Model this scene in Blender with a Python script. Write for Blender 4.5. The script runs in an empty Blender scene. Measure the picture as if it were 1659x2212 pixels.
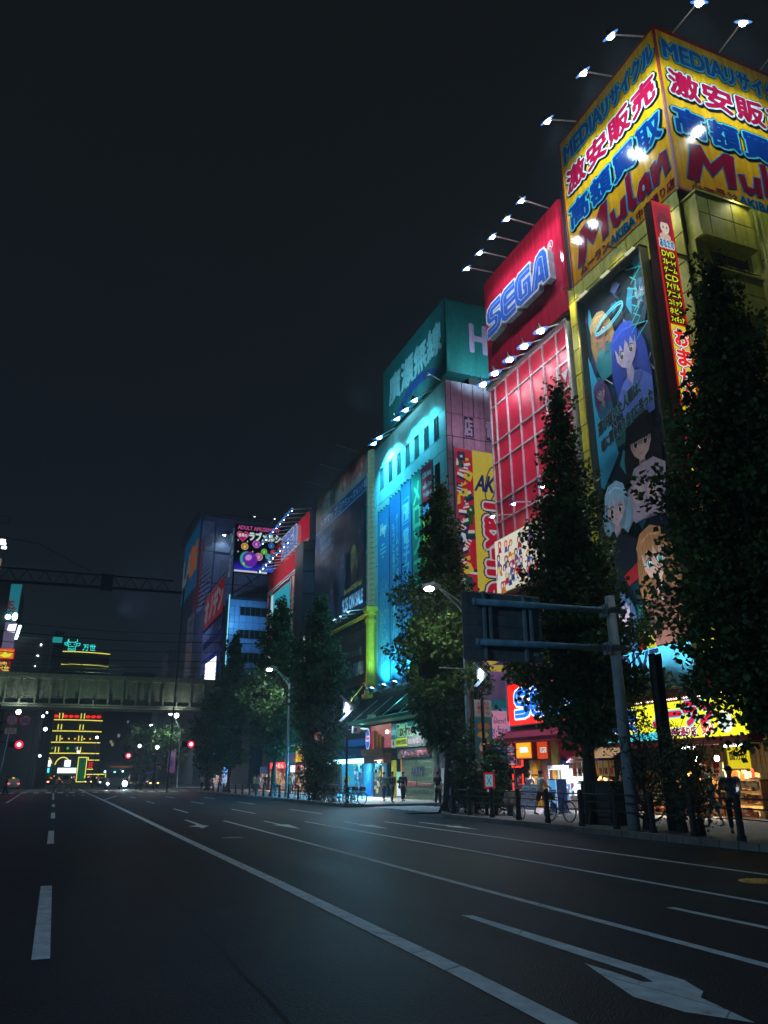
import bpy, math, random
import numpy as np
from mathutils import Vector

SC = bpy.context.scene
COL = SC.collection
rnd = random.Random(7)

# ------------------------------------------------------------------ camera, world, exposure
def look_basis(az, pitch, roll):
    fw = Vector((math.sin(az)*math.cos(pitch), math.cos(az)*math.cos(pitch), math.sin(pitch)))
    rt = Vector((math.cos(az), -math.sin(az), 0.0)); up = rt.cross(fw)
    r2 = rt*math.cos(roll) - up*math.sin(roll); u2 = up*math.cos(roll) + rt*math.sin(roll)
    return fw, r2, u2
cam_data = bpy.data.cameras.new('camera')
cam = bpy.data.objects.new('camera', cam_data); COL.objects.link(cam)
fw, rt, up = look_basis(math.radians(21.95), math.radians(18.9), math.radians(0.3))
from mathutils import Matrix
m = Matrix.Identity(4)
for i in range(3):
    m[i][0] = rt[i]; m[i][1] = up[i]; m[i][2] = -fw[i]
m[0][3], m[1][3], m[2][3] = 0.0, 0.0, 1.7
cam.matrix_world = m
cam_data.sensor_fit = 'VERTICAL'; cam_data.sensor_height = 36.0
cam_data.lens = 1660.0/2212.0*36.0
cam_data.clip_start = 0.1; cam_data.clip_end = 2000.0
SC.camera = cam
world = bpy.data.worlds.new('World'); SC.world = world; world.use_nodes = True
wn, wl = world.node_tree.nodes, world.node_tree.links
wn.clear()
wo = wn.new('ShaderNodeOutputWorld'); bg = wn.new('ShaderNodeBackground')
tc = wn.new('ShaderNodeTexCoord'); sep = wn.new('ShaderNodeSeparateXYZ'); ramp = wn.new('ShaderNodeValToRGB')
wl.new(tc.outputs['Generated'], sep.inputs[0]); wl.new(sep.outputs['Z'], ramp.inputs[0])
ramp.color_ramp.elements[0].position = 0.0; ramp.color_ramp.elements[0].color = (0.0062, 0.0098, 0.0155, 1)
ramp.color_ramp.elements[1].position = 0.75; ramp.color_ramp.elements[1].color = (0.0058, 0.0076, 0.0092, 1)
wl.new(ramp.outputs[0], bg.inputs['Color']); bg.inputs['Strength'].default_value = 1.0
wl.new(bg.outputs[0], wo.inputs[0])
SC.view_settings.view_transform = 'Standard'; SC.view_settings.look = 'None'
SC.view_settings.gamma = 1.0; SC.view_settings.use_curve_mapping = False
SC.view_settings.exposure = 0.0
SC.cycles.sample_clamp_indirect = 4.0
SC.cycles.max_bounces = 6
SC.cycles.caustics_reflective = False; SC.cycles.caustics_refractive = False

# ------------------------------------------------------------------ materials
MATS = {}
def _mat(name, rough=0.6, metal=0.0, noise=6.0, var=0.15, bump=0.0, coat=0.0, spec=0.5, emit=0.0, bscale=None, extra=None):
    m = bpy.data.materials.new(name); m.use_nodes = True
    n, l = m.node_tree.nodes, m.node_tree.links
    b = n['Principled BSDF']
    at = n.new('ShaderNodeAttribute'); at.attribute_name = 'Col'
    geo = n.new('ShaderNodeNewGeometry')
    tx = n.new('ShaderNodeTexNoise'); tx.inputs['Scale'].default_value = noise; tx.inputs['Detail'].default_value = 6
    l.new(geo.outputs['Position'], tx.inputs['Vector'])
    mr = n.new('ShaderNodeMapRange'); mr.inputs[1].default_value = 0.3; mr.inputs[2].default_value = 0.7
    mr.inputs[3].default_value = 1.0-var; mr.inputs[4].default_value = 1.0+var*0.5
    l.new(tx.outputs['Fac'], mr.inputs[0])
    mx = n.new('ShaderNodeVectorMath'); mx.operation = 'SCALE'
    l.new(at.outputs['Color'], mx.inputs[0]); l.new(mr.outputs[0], mx.inputs['Scale'])
    if emit > 0:
        b.inputs['Base Color'].default_value = (0.02, 0.02, 0.02, 1)
        l.new(mx.outputs[0], b.inputs['Emission Color']); b.inputs['Emission Strength'].default_value = emit
    else:
        l.new(mx.outputs[0], b.inputs['Base Color'])
    b.inputs['Roughness'].default_value = rough; b.inputs['Metallic'].default_value = metal
    b.inputs['Specular IOR Level'].default_value = spec
    if coat: b.inputs['Coat Weight'].default_value = coat; b.inputs['Coat Roughness'].default_value = 0.08
    if bump:
        bp = n.new('ShaderNodeBump'); bp.inputs['Strength'].default_value = bump; bp.inputs['Distance'].default_value = 0.02
        t2 = n.new('ShaderNodeTexNoise'); t2.inputs['Scale'].default_value = bscale or noise*4; t2.inputs['Detail'].default_value = 8
        l.new(geo.outputs['Position'], t2.inputs['Vector']); l.new(t2.outputs['Fac'], bp.inputs['Height'])
        l.new(bp.outputs[0], b.inputs['Normal'])
    if extra: extra(m, n, l, b, geo, at, mx)
    return m
def _asphalt(m, n, l, b, geo, at, mx):
    # worn tracks, tar patches and aggregate grain
    big = n.new('ShaderNodeTexNoise'); big.inputs['Scale'].default_value = 0.35; big.inputs['Detail'].default_value = 5
    mp = n.new('ShaderNodeMapping'); mp.inputs['Scale'].default_value = (1.6, 0.25, 1)
    l.new(geo.outputs['Position'], mp.inputs[0]); l.new(mp.outputs[0], big.inputs['Vector'])
    fine = n.new('ShaderNodeTexVoronoi'); fine.inputs['Scale'].default_value = 55.0
    l.new(geo.outputs['Position'], fine.inputs['Vector'])
    f2 = n.new('ShaderNodeTexNoise'); f2.inputs['Scale'].default_value = 28.0; f2.inputs['Detail'].default_value = 10
    l.new(geo.outputs['Position'], f2.inputs['Vector'])
    r1 = n.new('ShaderNodeMapRange'); r1.inputs[1].default_value = .3; r1.inputs[2].default_value = .7; r1.inputs[3].default_value = .68; r1.inputs[4].default_value = 1.25
    l.new(big.outputs['Fac'], r1.inputs[0])
    r2 = n.new('ShaderNodeMapRange'); r2.inputs[1].default_value = .3; r2.inputs[2].default_value = .7; r2.inputs[3].default_value = .6; r2.inputs[4].default_value = 1.5
    l.new(f2.outputs['Fac'], r2.inputs[0])
    mu = n.new('ShaderNodeMath'); mu.operation = 'MULTIPLY'; l.new(r1.outputs[0], mu.inputs[0]); l.new(r2.outputs[0], mu.inputs[1])
    sc = n.new('ShaderNodeVectorMath'); sc.operation = 'SCALE'; l.new(mx.outputs[0], sc.inputs[0]); l.new(mu.outputs[0], sc.inputs['Scale'])
    l.new(sc.outputs[0], b.inputs['Base Color'])
    bp = n.new('ShaderNodeBump'); bp.inputs['Strength'].default_value = .55; bp.inputs['Distance'].default_value = .012
    ad = n.new('ShaderNodeMath'); ad.operation = 'ADD'; l.new(fine.outputs['Distance'], ad.inputs[0]); l.new(f2.outputs['Fac'], ad.inputs[1])
    l.new(ad.outputs[0], bp.inputs['Height']); l.new(bp.outputs[0], b.inputs['Normal'])
    rr = n.new('ShaderNodeMapRange'); rr.inputs[3].default_value = .5; rr.inputs[4].default_value = .75
    l.new(big.outputs['Fac'], rr.inputs[0]); l.new(rr.outputs[0], b.inputs['Roughness'])
def _line(m, n, l, b, geo, at, mx):
    # worn road paint: asphalt shows through cracks and scuffs
    t = n.new('ShaderNodeTexNoise'); t.inputs['Scale'].default_value = 9; t.inputs['Detail'].default_value = 12; t.inputs['Roughness'].default_value = .7
    l.new(geo.outputs['Position'], t.inputs['Vector'])
    r = n.new('ShaderNodeMapRange'); r.inputs[1].default_value = .60; r.inputs[2].default_value = .70
    l.new(t.outputs['Fac'], r.inputs[0])
    v = n.new('ShaderNodeTexVoronoi'); v.feature = 'DISTANCE_TO_EDGE'; v.inputs['Scale'].default_value = .35; v.inputs['Randomness'].default_value = 1.0
    l.new(geo.outputs['Position'], v.inputs['Vector'])
    r3 = n.new('ShaderNodeMapRange'); r3.inputs[1].default_value = .0015; r3.inputs[2].default_value = .004; r3.inputs[3].default_value = .6; r3.inputs[4].default_value = 0
    l.new(v.outputs['Distance'], r3.inputs[0])
    mxx = n.new('ShaderNodeMath'); mxx.operation = 'MAXIMUM'; l.new(r.outputs[0], mxx.inputs[0]); l.new(r3.outputs[0], mxx.inputs[1])
    mi = n.new('ShaderNodeMix'); mi.data_type = 'RGBA'; l.new(mxx.outputs[0], mi.inputs['Factor'])
    l.new(mx.outputs[0], mi.inputs['A']); mi.inputs['B'].default_value = (.06, .06, .065, 1)
    l.new(mi.outputs['Result'], b.inputs['Base Color'])
def _tiles(m, n, l, b, geo, at, mx):
    br = n.new('ShaderNodeTexBrick'); br.inputs['Scale'].default_value = 3.3; br.inputs['Mortar Size'].default_value = .02
    br.inputs['Color1'].default_value = (1, 1, 1, 1); br.inputs['Color2'].default_value = (.72, .72, .75, 1); br.inputs['Mortar'].default_value = (.4, .4, .4, 1)
    l.new(geo.outputs['Position'], br.inputs['Vector'])
    mu = n.new('ShaderNodeVectorMath'); mu.operation = 'MULTIPLY'; l.new(mx.outputs[0], mu.inputs[0]); l.new(br.outputs['Color'], mu.inputs[1])
    l.new(mu.outputs[0], b.inputs['Base Color'])
def _leaf(m, n, l, b, geo, at, mx):
    b.inputs['Transmission Weight'].default_value = 0.0
    tr = n.new('ShaderNodeBsdfTranslucent'); ms = n.new('ShaderNodeMixShader'); ms.inputs[0].default_value = .3
    l.new(mx.outputs[0], tr.inputs['Color']); out = n['Material Output']
    l.new(b.outputs[0], ms.inputs[1]); l.new(tr.outputs[0], ms.inputs[2]); l.new(ms.outputs[0], out.inputs[0])
def _streak(m, n, l, b, geo, at, mx):
    # rain streaks down a painted metal skin
    mp = n.new('ShaderNodeMapping'); mp.inputs['Scale'].default_value = (2.2, 2.2, .12)
    l.new(geo.outputs['Position'], mp.inputs[0])
    t = n.new('ShaderNodeTexNoise'); t.inputs['Scale'].default_value = 2.0; t.inputs['Detail'].default_value = 8
    l.new(mp.outputs[0], t.inputs['Vector'])
    r = n.new('ShaderNodeMapRange'); r.inputs[1].default_value = .35; r.inputs[2].default_value = .7; r.inputs[3].default_value = .72; r.inputs[4].default_value = 1.08
    l.new(t.outputs['Fac'], r.inputs[0])
    sc = n.new('ShaderNodeVectorMath'); sc.operation = 'SCALE'; l.new(mx.outputs[0], sc.inputs[0]); l.new(r.outputs[0], sc.inputs['Scale'])
    l.new(sc.outputs[0], b.inputs['Base Color'])
    rr = n.new('ShaderNodeMapRange'); rr.inputs[3].default_value = b.inputs['Roughness'].default_value*.7; rr.inputs[4].default_value = b.inputs['Roughness'].default_value*1.5
    l.new(t.outputs['Fac'], rr.inputs[0]); l.new(rr.outputs[0], b.inputs['Roughness'])
SPEC = dict(
    paint=dict(rough=.55, var=.2, noise=3, extra=_streak), matte=dict(rough=.9, var=.3, noise=4, bump=.2),
    gloss=dict(rough=.10, var=.12, noise=2, extra=_streak), vinyl=dict(rough=.38, var=.12, noise=3, bump=.06, bscale=1.5),
    metal=dict(rough=.38, metal=.9, var=.25, noise=8), galv=dict(rough=.45, metal=.6, var=.3, noise=14),
    glass=dict(rough=.07, var=.1, spec=.8), fabric=dict(rough=.95, var=.2, noise=25, bump=.3),
    skin=dict(rough=.6, var=.06), hair=dict(rough=.5, var=.3, noise=40), leaf=dict(rough=.55, var=.35, noise=2.5, extra=_leaf),
    bark=dict(rough=.95, var=.4, noise=12, bump=.8), asphalt=dict(rough=.85, spec=.12, var=.18, noise=1.1, extra=_asphalt),
    line=dict(rough=.75, spec=.2, var=.25, noise=5, bump=.2, extra=_line), tiles=dict(rough=.7, var=.3, noise=1.5, extra=_tiles),
    concrete=dict(rough=.9, var=.35, noise=1.2, bump=.3, bscale=12), rubber=dict(rough=.85, var=.1),
    car=dict(rough=.25, var=.04, coat=.8),
)
def mat(name):
    if name in MATS: return MATS[name]
    if name.startswith('glow'):
        m = _mat('light_%s' % name[4:], emit=float(name[4:]), var=.1, noise=5)
    elif name.startswith('lens'):
        m = _mat('lamp_lens_%s' % name[4:], emit=float(name[4:]), var=0.0)
    else:
        m = _mat(name, **SPEC[name])
    MATS[name] = m
    return m

# ------------------------------------------------------------------ mesh builder
def V3(a): return np.array(a, dtype=float)
class MB:
    def __init__(s, mat='paint', col=(.5, .5, .5)):
        s.v = []; s.f = []; s.c = []; s.m = []; s.mat = mat; s.col = col
    def face(s, pts, col=None, mat=None):
        k = len(s.v); s.v.extend([tuple(p) for p in pts]); s.f.append(tuple(range(k, k+len(pts))))
        s.c.append(col or s.col); s.m.append(mat or s.mat)
        return s
    def mesh(s, pts, faces, col=None, mat=None):
        k = len(s.v); s.v.extend([tuple(p) for p in pts])
        for f in faces:
            s.f.append(tuple(i+k for i in f)); s.c.append(col or s.col); s.m.append(mat or s.mat)
        return s
    def box(s, x0, x1, y0, y1, z0, z1, col=None, mat=None):
        x0, x1 = sorted((x0, x1)); y0, y1 = sorted((y0, y1)); z0, z1 = sorted((z0, z1))
        p = [(x0,y0,z0),(x1,y0,z0),(x1,y1,z0),(x0,y1,z0),(x0,y0,z1),(x1,y0,z1),(x1,y1,z1),(x0,y1,z1)]
        return s.mesh(p, [(0,3,2,1),(4,5,6,7),(0,1,5,4),(1,2,6,5),(2,3,7,6),(3,0,4,7)], col, mat)
    def tube(s, pts, r, n=6, col=None, mat=None, cap=True, r1=None):
        pts = [V3(p) for p in pts]; N = len(pts); rings = []
        for i, p in enumerate(pts):
            t = pts[min(i+1, N-1)] - pts[max(i-1, 0)]; t = t/(np.linalg.norm(t)+1e-9)
            a = np.cross(t, (0, 0, 1.0))
            if np.linalg.norm(a) < .05: a = np.cross(t, (0, 1.0, 0))
            a /= np.linalg.norm(a); b = np.cross(t, a)
            rr = r if r1 is None else r + (r1-r)*i/max(1, N-1)
            if isinstance(r, (list, tuple)): rr = r[i]
            rings.append([p + rr*(math.cos(q)*a + math.sin(q)*b) for q in [2*math.pi*j/n for j in range(n)]])
        P = [q for g in rings for q in g]; F = []
        for i in range(N-1):
            for j in range(n):
                F.append((i*n+j, i*n+(j+1) % n, (i+1)*n+(j+1) % n, (i+1)*n+j))
        if cap: F.append(tuple(range(n-1, -1, -1))); F.append(tuple((N-1)*n+j for j in range(n)))
        return s.mesh(P, F, col, mat)
    def cyl(s, x, y, z0, z1, r, n=12, col=None, mat=None, r1=None):
        return s.tube([(x, y, z0), (x, y, z1)], r, n, col, mat, r1=r1)
    def ball(s, c, r, n=8, k=6, col=None, mat=None, sc=(1, 1, 1)):
        P = [(c[0], c[1], c[2]+r*sc[2])]
        for i in range(1, k):
            a = math.pi*i/k
            for j in range(n):
                b = 2*math.pi*j/n
                P.append((c[0]+r*sc[0]*math.sin(a)*math.cos(b), c[1]+r*sc[1]*math.sin(a)*math.sin(b), c[2]+r*sc[2]*math.cos(a)))
        P.append((c[0], c[1], c[2]-r*sc[2])); F = []
        for j in range(n): F.append((0, 1+j, 1+(j+1) % n))
        for i in range(k-2):
            for j in range(n): F.append((1+i*n+j, 1+(i+1)*n+j, 1+(i+1)*n+(j+1) % n, 1+i*n+(j+1) % n))
        L = len(P)-1; o = 1+(k-2)*n
        for j in range(n): F.append((L, o+(j+1) % n, o+j))
        return s.mesh(P, F, col, mat)
def build(name, mb, parent=None, base=None, smooth=False):
    """links the builder's mesh (world coordinates) as one object; as a part it sits at its thing's origin"""
    v = np.array(mb.v, dtype=np.float64).reshape(-1, 3)
    if parent is not None:
        o = Vector((0, 0, 0)); q = parent
        while q is not None: o += q.location; q = q.parent
        org = np.array(o)
    elif base is not None: org = np.array(base, dtype=float)
    else:
        org = np.array([(v[:,0].min()+v[:,0].max())/2, (v[:,1].min()+v[:,1].max())/2, v[:,2].min()])
    me = bpy.data.meshes.new(name)
    me.from_pydata((v-org).tolist(), [], mb.f)
    names = []
    for x in mb.m:
        if x not in names: names.append(x)
    for x in names: me.materials.append(mat(x))
    if len(names) > 1: me.polygons.foreach_set('material_index', [names.index(x) for x in mb.m])
    lt = [len(f) for f in mb.f]
    c = np.ones((len(mb.f), 4), dtype=np.float32); c[:, :3] = np.array(mb.c, dtype=np.float32)
    at = me.color_attributes.new('Col', 'FLOAT_COLOR', 'CORNER')
    at.data.foreach_set('color', np.repeat(c, lt, axis=0).ravel())
    if smooth: me.polygons.foreach_set('use_smooth', [True]*len(mb.f))
    me.update()
    ob = bpy.data.objects.new(name, me); COL.objects.link(ob)
    if parent is not None: ob.parent = parent
    else: ob.location = org.tolist()
    return ob
def tag(o, label=None, cat=None, group=None, kind=None):
    if label: o['label'] = label
    if cat: o['category'] = cat
    if group: o['group'] = group
    if kind: o['kind'] = kind
    return o
def thing(name, loc, label, cat, group=None):
    o = bpy.data.objects.new(name, None); COL.objects.link(o); o.location = loc; o.empty_display_size = .3
    return tag(o, label, cat, group)
def dup(root, loc, label=None, rotz=None):
    r = root.copy(); COL.objects.link(r); r.location = loc
    if label: r['label'] = label
    if rotz is not None: r.rotation_euler = (0, 0, rotz)
    for ch in list(root.children):
        c = ch.copy(); COL.objects.link(c); c.parent = r
        for g in list(ch.children):
            d = g.copy(); COL.objects.link(d); d.parent = c
    return r
def struct(name, mb, parent=None, label=None):
    o = build(name, mb, parent, base=None if parent else (0, 0, 0))
    if parent is None: tag(o, label, 'setting', kind='structure')
    return o

# ------------------------------------------------------------------ text
_tc = {}
_tcurve = bpy.data.curves.new('lettering', 'FONT'); _tcurve.dimensions = '2D'; _tcurve.fill_mode = 'FRONT'
_tob = bpy.data.objects.new('lettering', _tcurve)
def glyphs(s, bold=0.0, res=2):
    k = (s, round(bold, 4), res)
    if k in _tc: return _tc[k]
    _tcurve.body = s; _tcurve.offset = bold; _tcurve.resolution_u = res; _tcurve.align_x = 'LEFT'
    me = _tob.to_mesh()
    n = len(me.vertices); a = np.empty(n*3); me.vertices.foreach_get('co', a); a = a.reshape(-1, 3)[:, :2].copy()
    f = [tuple(p.vertices) for p in me.polygons]
    _tob.to_mesh_clear()
    _tc[k] = (a, f); return _tc[k]

class Fr:
    """a flat frame in space: origin, right, up and outward normal; u, v are metres on it and d metres off it"""
    def __init__(s, mb, o, r, u=(0, 0, 1), n=None):
        s.mb = mb; s.o = V3(o); s.r = V3(r)/np.linalg.norm(r); s.u = V3(u)/np.linalg.norm(u)
        s.n = V3(n) if n is not None else np.cross(s.r, s.u)
    def p(s, u, v, d=0): return s.o + s.r*u + s.u*v + s.n*d
    def rect(s, u0, v0, u1, v1, col, d=0, mat=None):
        s.mb.face([s.p(u0, v0, d), s.p(u1, v0, d), s.p(u1, v1, d), s.p(u0, v1, d)], col, mat); return s
    def poly(s, pts, col, d=0, mat=None):
        s.mb.face([s.p(a, b, d) for a, b in pts], col, mat); return s
    def ell(s, cu, cv, a, b, col, d=0, mat=None, n=16, rot=0, a0=0, a1=2*math.pi):
        P = []
        full = abs(a1-a0-2*math.pi) < 1e-6
        for i in range(n + (0 if full else 1)):
            t = a0+(a1-a0)*i/n; x, y = a*math.cos(t), b*math.sin(t)
            P.append((cu+x*math.cos(rot)-y*math.sin(rot), cv+x*math.sin(rot)+y*math.cos(rot)))
        return s.poly(P, col, d, mat)
    def box(s, u0, v0, u1, v1, d0, d1, col, mat=None):
        P = [s.p(u, v, d) for d in (d0, d1) for u, v in ((u0, v0), (u1, v0), (u1, v1), (u0, v1))]
        s.mb.mesh(P, [(3,2,1,0),(4,5,6,7),(0,1,5,4),(1,2,6,5),(2,3,7,6),(3,0,4,7)], col, mat); return s
    def prism(s, pts, d0, d1, col, side=None, mat=None):
        n = len(pts); P = [s.p(a, b, d0) for a, b in pts]+[s.p(a, b, d1) for a, b in pts]
        s.mb.mesh(P, [tuple(range(n, 2*n))], col, mat)
        s.mb.mesh(P, [(i, (i+1) % n, n+(i+1) % n, n+i) for i in range(n)], side or col, mat); return s
    def line(s, pts, w, col, d=0, mat=None, closed=False):
        pts = [np.array(p, float) for p in pts]
        if closed: pts = pts+[pts[0]]
        for i in range(len(pts)-1):
            a, b = pts[i], pts[i+1]; t = b-a; L = np.linalg.norm(t)
            if L < 1e-6: continue
            t /= L; q = np.array([-t[1], t[0]])*w/2; a2, b2 = a-t*w*.3, b+t*w*.3; e = d+(i % 3)*.0006
            s.poly([a2-q, b2-q, b2+q, a2+q], col, e, mat)
        return s
    def tube(s, pts, w, col, mat=None, n=5):
        s.mb.tube([s.p(*q) for q in pts], w, n, col, mat); return s
    def text(s, t, u0, v0, u1, v1, col, d=.004, mat=None, bold=.0, outline=None, slant=0, vert=False, res=2, shear_v=0, gap=0.0):
        """outline: list of (width in metres, colour), outermost last"""
        if vert:
            chars = [c for c in t]; h = (v1-v0)/len(chars)
            for i, c in enumerate(chars):
                if c == ' ': continue
                a = v1-(i+1)*h
                if c == 'ー':
                    s.rect((u0+u1)/2-(u1-u0)*.07, a+h*.08, (u0+u1)/2+(u1-u0)*.07, a+h*.92, col, d, mat); continue
                s.text(c, u0, a+h*.06, u1, a+h*.94, col, d, mat, bold, outline, 0, False, res)
            return s
        base, _ = glyphs(t, 0.0, res)
        if len(base) == 0: return s
        lo, hi = base.min(0), base.max(0); sp = np.maximum(hi-lo, 1e-4)
        G, F_ = glyphs(t, 0.0, res); Q_ = (G-lo)/sp
        def put(dx, dy, c, dd, m):
            uu = u0+Q_[:, 0]*(u1-u0)+dx; vv = v0+Q_[:, 1]*(v1-v0)+dy
            uu = uu+slant*(vv-v0); vv = vv+shear_v*(uu-u0)
            P = s.o+np.outer(uu, s.r)+np.outer(vv, s.u)+s.n*dd
            s.mb.mesh(P.tolist(), F_, c, m)
        bw = max(0.0, bold)*(v1-v0)*1.05
        if outline:
            L = len(outline)
            for k in range(L-1, -1, -1):
                w, c = outline[k]; w += bw; N = 12
                for j in range(N):
                    q = 2*math.pi*j/N
                    put(w*math.cos(q), w*math.sin(q), c, d+.014*(L-1-k)+.0009*j, mat)
            d = d+.014*L
        if bw > 0:
            for j in range(8):
                q = 2*math.pi*j/8; put(bw*math.cos(q), bw*math.sin(q), col, d+.0009*j, mat)
            d += .008
        put(0, 0, col, d, mat)
        return s
def FX(mb, y_left, z0, x=23.0): return Fr(mb, (x, y_left, z0), (0, -1, 0), n=(-1, 0, 0))
def FY(mb, x_left, z0, y): return Fr(mb, (x_left, y, z0), (1, 0, 0), n=(0, -1, 0))
def FXL(mb, y_left, z0, x): return Fr(mb, (x, y_left, z0), (0, 1, 0), n=(1, 0, 0))

def spot(name, parent, loc, target, power, col=(1, 1, 1), angle=110, size=.15, blend=.6):
    d = bpy.data.lights.new(name, 'SPOT'); d.energy = power; d.color = col; d.spot_size = math.radians(angle)
    d.spot_blend = blend; d.shadow_soft_size = size
    o = bpy.data.objects.new(name, d); COL.objects.link(o)
    v = Vector(target)-Vector(loc); o.rotation_euler = v.to_track_quat('-Z', 'Y').to_euler()
    if parent is not None:
        q = parent; w = Vector((0, 0, 0))
        while q is not None: w += q.location; q = q.parent
        o.parent = parent; o.location = Vector(loc)-w
    else: o.location = loc
    return o
# ------------------------------------------------------------------ the setting: ground, road, pavements
def H(h):
    h = h.lstrip('#'); return tuple(((int(h[i:i+2], 16)/255)**2.2) for i in (0, 2, 4))
FXX = 23.0   # plane of the right-hand facades
KX = 15.2    # right-hand kerb
g = MB('concrete', (.05, .05, .055)); g.face([(-400, -80, -.06), (400, -80, -.06), (400, 700, -.06), (-400, 700, -.06)])
struct('ground', g)
g = MB('asphalt', (.015, .022, .036)); g.box(-14.5, KX, -30, 330, -.05, 0)
g.box(KX, 60, 35.6, 43.6, -.05, -.004); g.box(-60, -14.5, 104, 116, -.05, -.004); g.box(KX, 60, 104, 118, -.05, -.004)
road = struct('road', g)
g = MB('asphalt', (.018, .026, .042)); g.box(-14, 9, 3, 29.2, 0, .003)
struct('asphalt_patch', g, road)
def outline_slab(name, pts, z, col, mt, kerbcol=(.16, .16, .155)):
    g = MB(mt, col); n = len(pts)
    g.face([(a, b, z) for a, b in pts]); g.mesh([(a, b, q) for q in (-.05, z) for a, b in pts], [(i, (i+1) % n, n+(i+1) % n, n+i) for i in range(n)], kerbcol, 'concrete')
    return struct(name, g)
A = [(KX, -30), (60, -30), (60, 35.6), (22, 35.6), (19, 35.0), (17, 33.9), (15.9, 32.6), (KX, 31)]
swA = outline_slab('pavement', A, .13, (.20, .20, .21), 'tiles')
B = [(KX, 45.5), (15.5, 44.4), (16.3, 43.8), (60, 43.6), (60, 104), (20, 104), (17, 102), (15.6, 99), (KX, 96)]
swB = outline_slab('pavement', B, .13, (.26, .26, .27), 'tiles')
outline_slab('pavement', [(KX, 122), (17, 119), (60, 118), (60, 330), (KX, 330)], .13, (.18, .18, .19), 'tiles')
outline_slab('pavement', [(-14.5, -30), (-14.5, 96), (-17, 103), (-60, 104), (-60, -30)], .13, (.18, .18, .19), 'tiles')
outline_slab('pavement', [(-14.5, 122), (-14.5, 330), (-60, 330), (-60, 117), (-17, 117)], .13, (.18, .18, .19), 'tiles')
# kerb stones along the near pavement, one by one
def kerb_run(parent, pts, col):
    kmesh = None
    for (a, b) in zip(pts[:-1], pts[1:]):
        a = V3(a); b = V3(b); L = np.linalg.norm(b-a); n = max(1, int(L/.6)); t = (b-a)/L
        for i in range(n):
            p = a+t*(i+.5)*L/n
            if kmesh is None:
                k = MB('concrete', col); k.box(-.09, .09, -.29, .29, -.02, .165); k.face([(-.094, -.27, .165), (-.06, -.27, .172), (-.06, .27, .172), (-.094, .27, .165)])
                o = build('kerb_stone', k, None, base=(0, 0, 0)); kmesh = o.data
            else:
                o = bpy.data.objects.new('kerb_stone', kmesh); COL.objects.link(o)
            o.parent = parent; o.location = (p[0], p[1], rnd.uniform(-.004, .004)); o.rotation_euler = (0, 0, math.atan2(-t[0], t[1]))
kerb_run(swA, [(KX-.05, 6), (KX-.05, 31), (15.85, 32.6), (16.95, 33.95), (19, 35.05)], (.22, .215, .2))
kerb_run(swB, [(16.3, 43.7), (15.45, 44.35), (KX-.05, 45.5), (KX-.05, 70)], (.22, .22, .21))
# painted markings
WH = (.66, .76, .82)
def mark(name, pts, z=.0075, col=WH):
    g = MB('line', col); g.face([(a, b, z) for a, b in pts]); return struct(name, g, road)
def strip(name, pts, w, z=.0075, col=WH):
    g = MB('line', col); L = []; R = []
    for i, p in enumerate(pts):
        a = V3(pts[max(i-1, 0)]); b = V3(pts[min(i+1, len(pts)-1)]); t = (b-a)/np.linalg.norm(b-a); q = np.array([t[1], -t[0]])*w/2
        L.append(V3(p)-q); R.append(V3(p)+q)
    for i in range(len(pts)-1):
        g.face([(*L[i], z), (*R[i], z), (*R[i+1], z), (*L[i+1], z)])
    return struct(name, g, road)
for y0, y1, x0, x1 in ((9.2, 15.0, .05, .03), (24, 29.7, .02, 0), (38.4, 44.3, 0, -.02), (52.5, 58, -.05, -.07), (69, 96.5, -.15, -.25)):
    strip('lane_line', [(x0, y0), (x1, y1)], .17)
strip('lane_line', [(3.45, 3), (3.56, 5.5), (3.60, 7), (3.61, 10.6), (3.62, 14.1), (3.58, 20), (3.55, 26.6), (3.52, 37.5), (3.45, 58), (3.3, 80), (3.05, 125)], .22)
strip('lane_line', [(6.32, 3), (6.33, 8), (6.34, 13), (6.36, 18), (6.36, 33.1)], .14)
strip('lane_line', [(9.25, 3), (9.25, 14), (9.2, 22), (9.12, 31)], .13)
strip('lane_line', [(11.78, 3), (11.8, 14), (11.85, 29.5)], .13)
for x, y0, y1 in ((6.1, 41.1, 46.3), (8.9, 53.4, 58.7), (8.87, 38.5, 44.1), (11.7, 51, 56.7), (11.62, 36.8, 42.5), (11.65, 64.7, 70.3), (9.05, 68.6, 74.6), (6.1, 56, 61), (6.1, 70, 76)):
    strip('lane_line', [(x, y0), (x, y1)], .13)
strip('lane_line', [(3.42, 66), (5.3, 80)], .15); strip('lane_line', [(3.3, 100), (8, 84)], .12)
strip('lane_line', [(-3.45, 96), (-3.1, 62)], .16)
strip('lane_line', [(7.82, 3), (7.82, 7.6), (7.8, 9.2)], .12)
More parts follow.
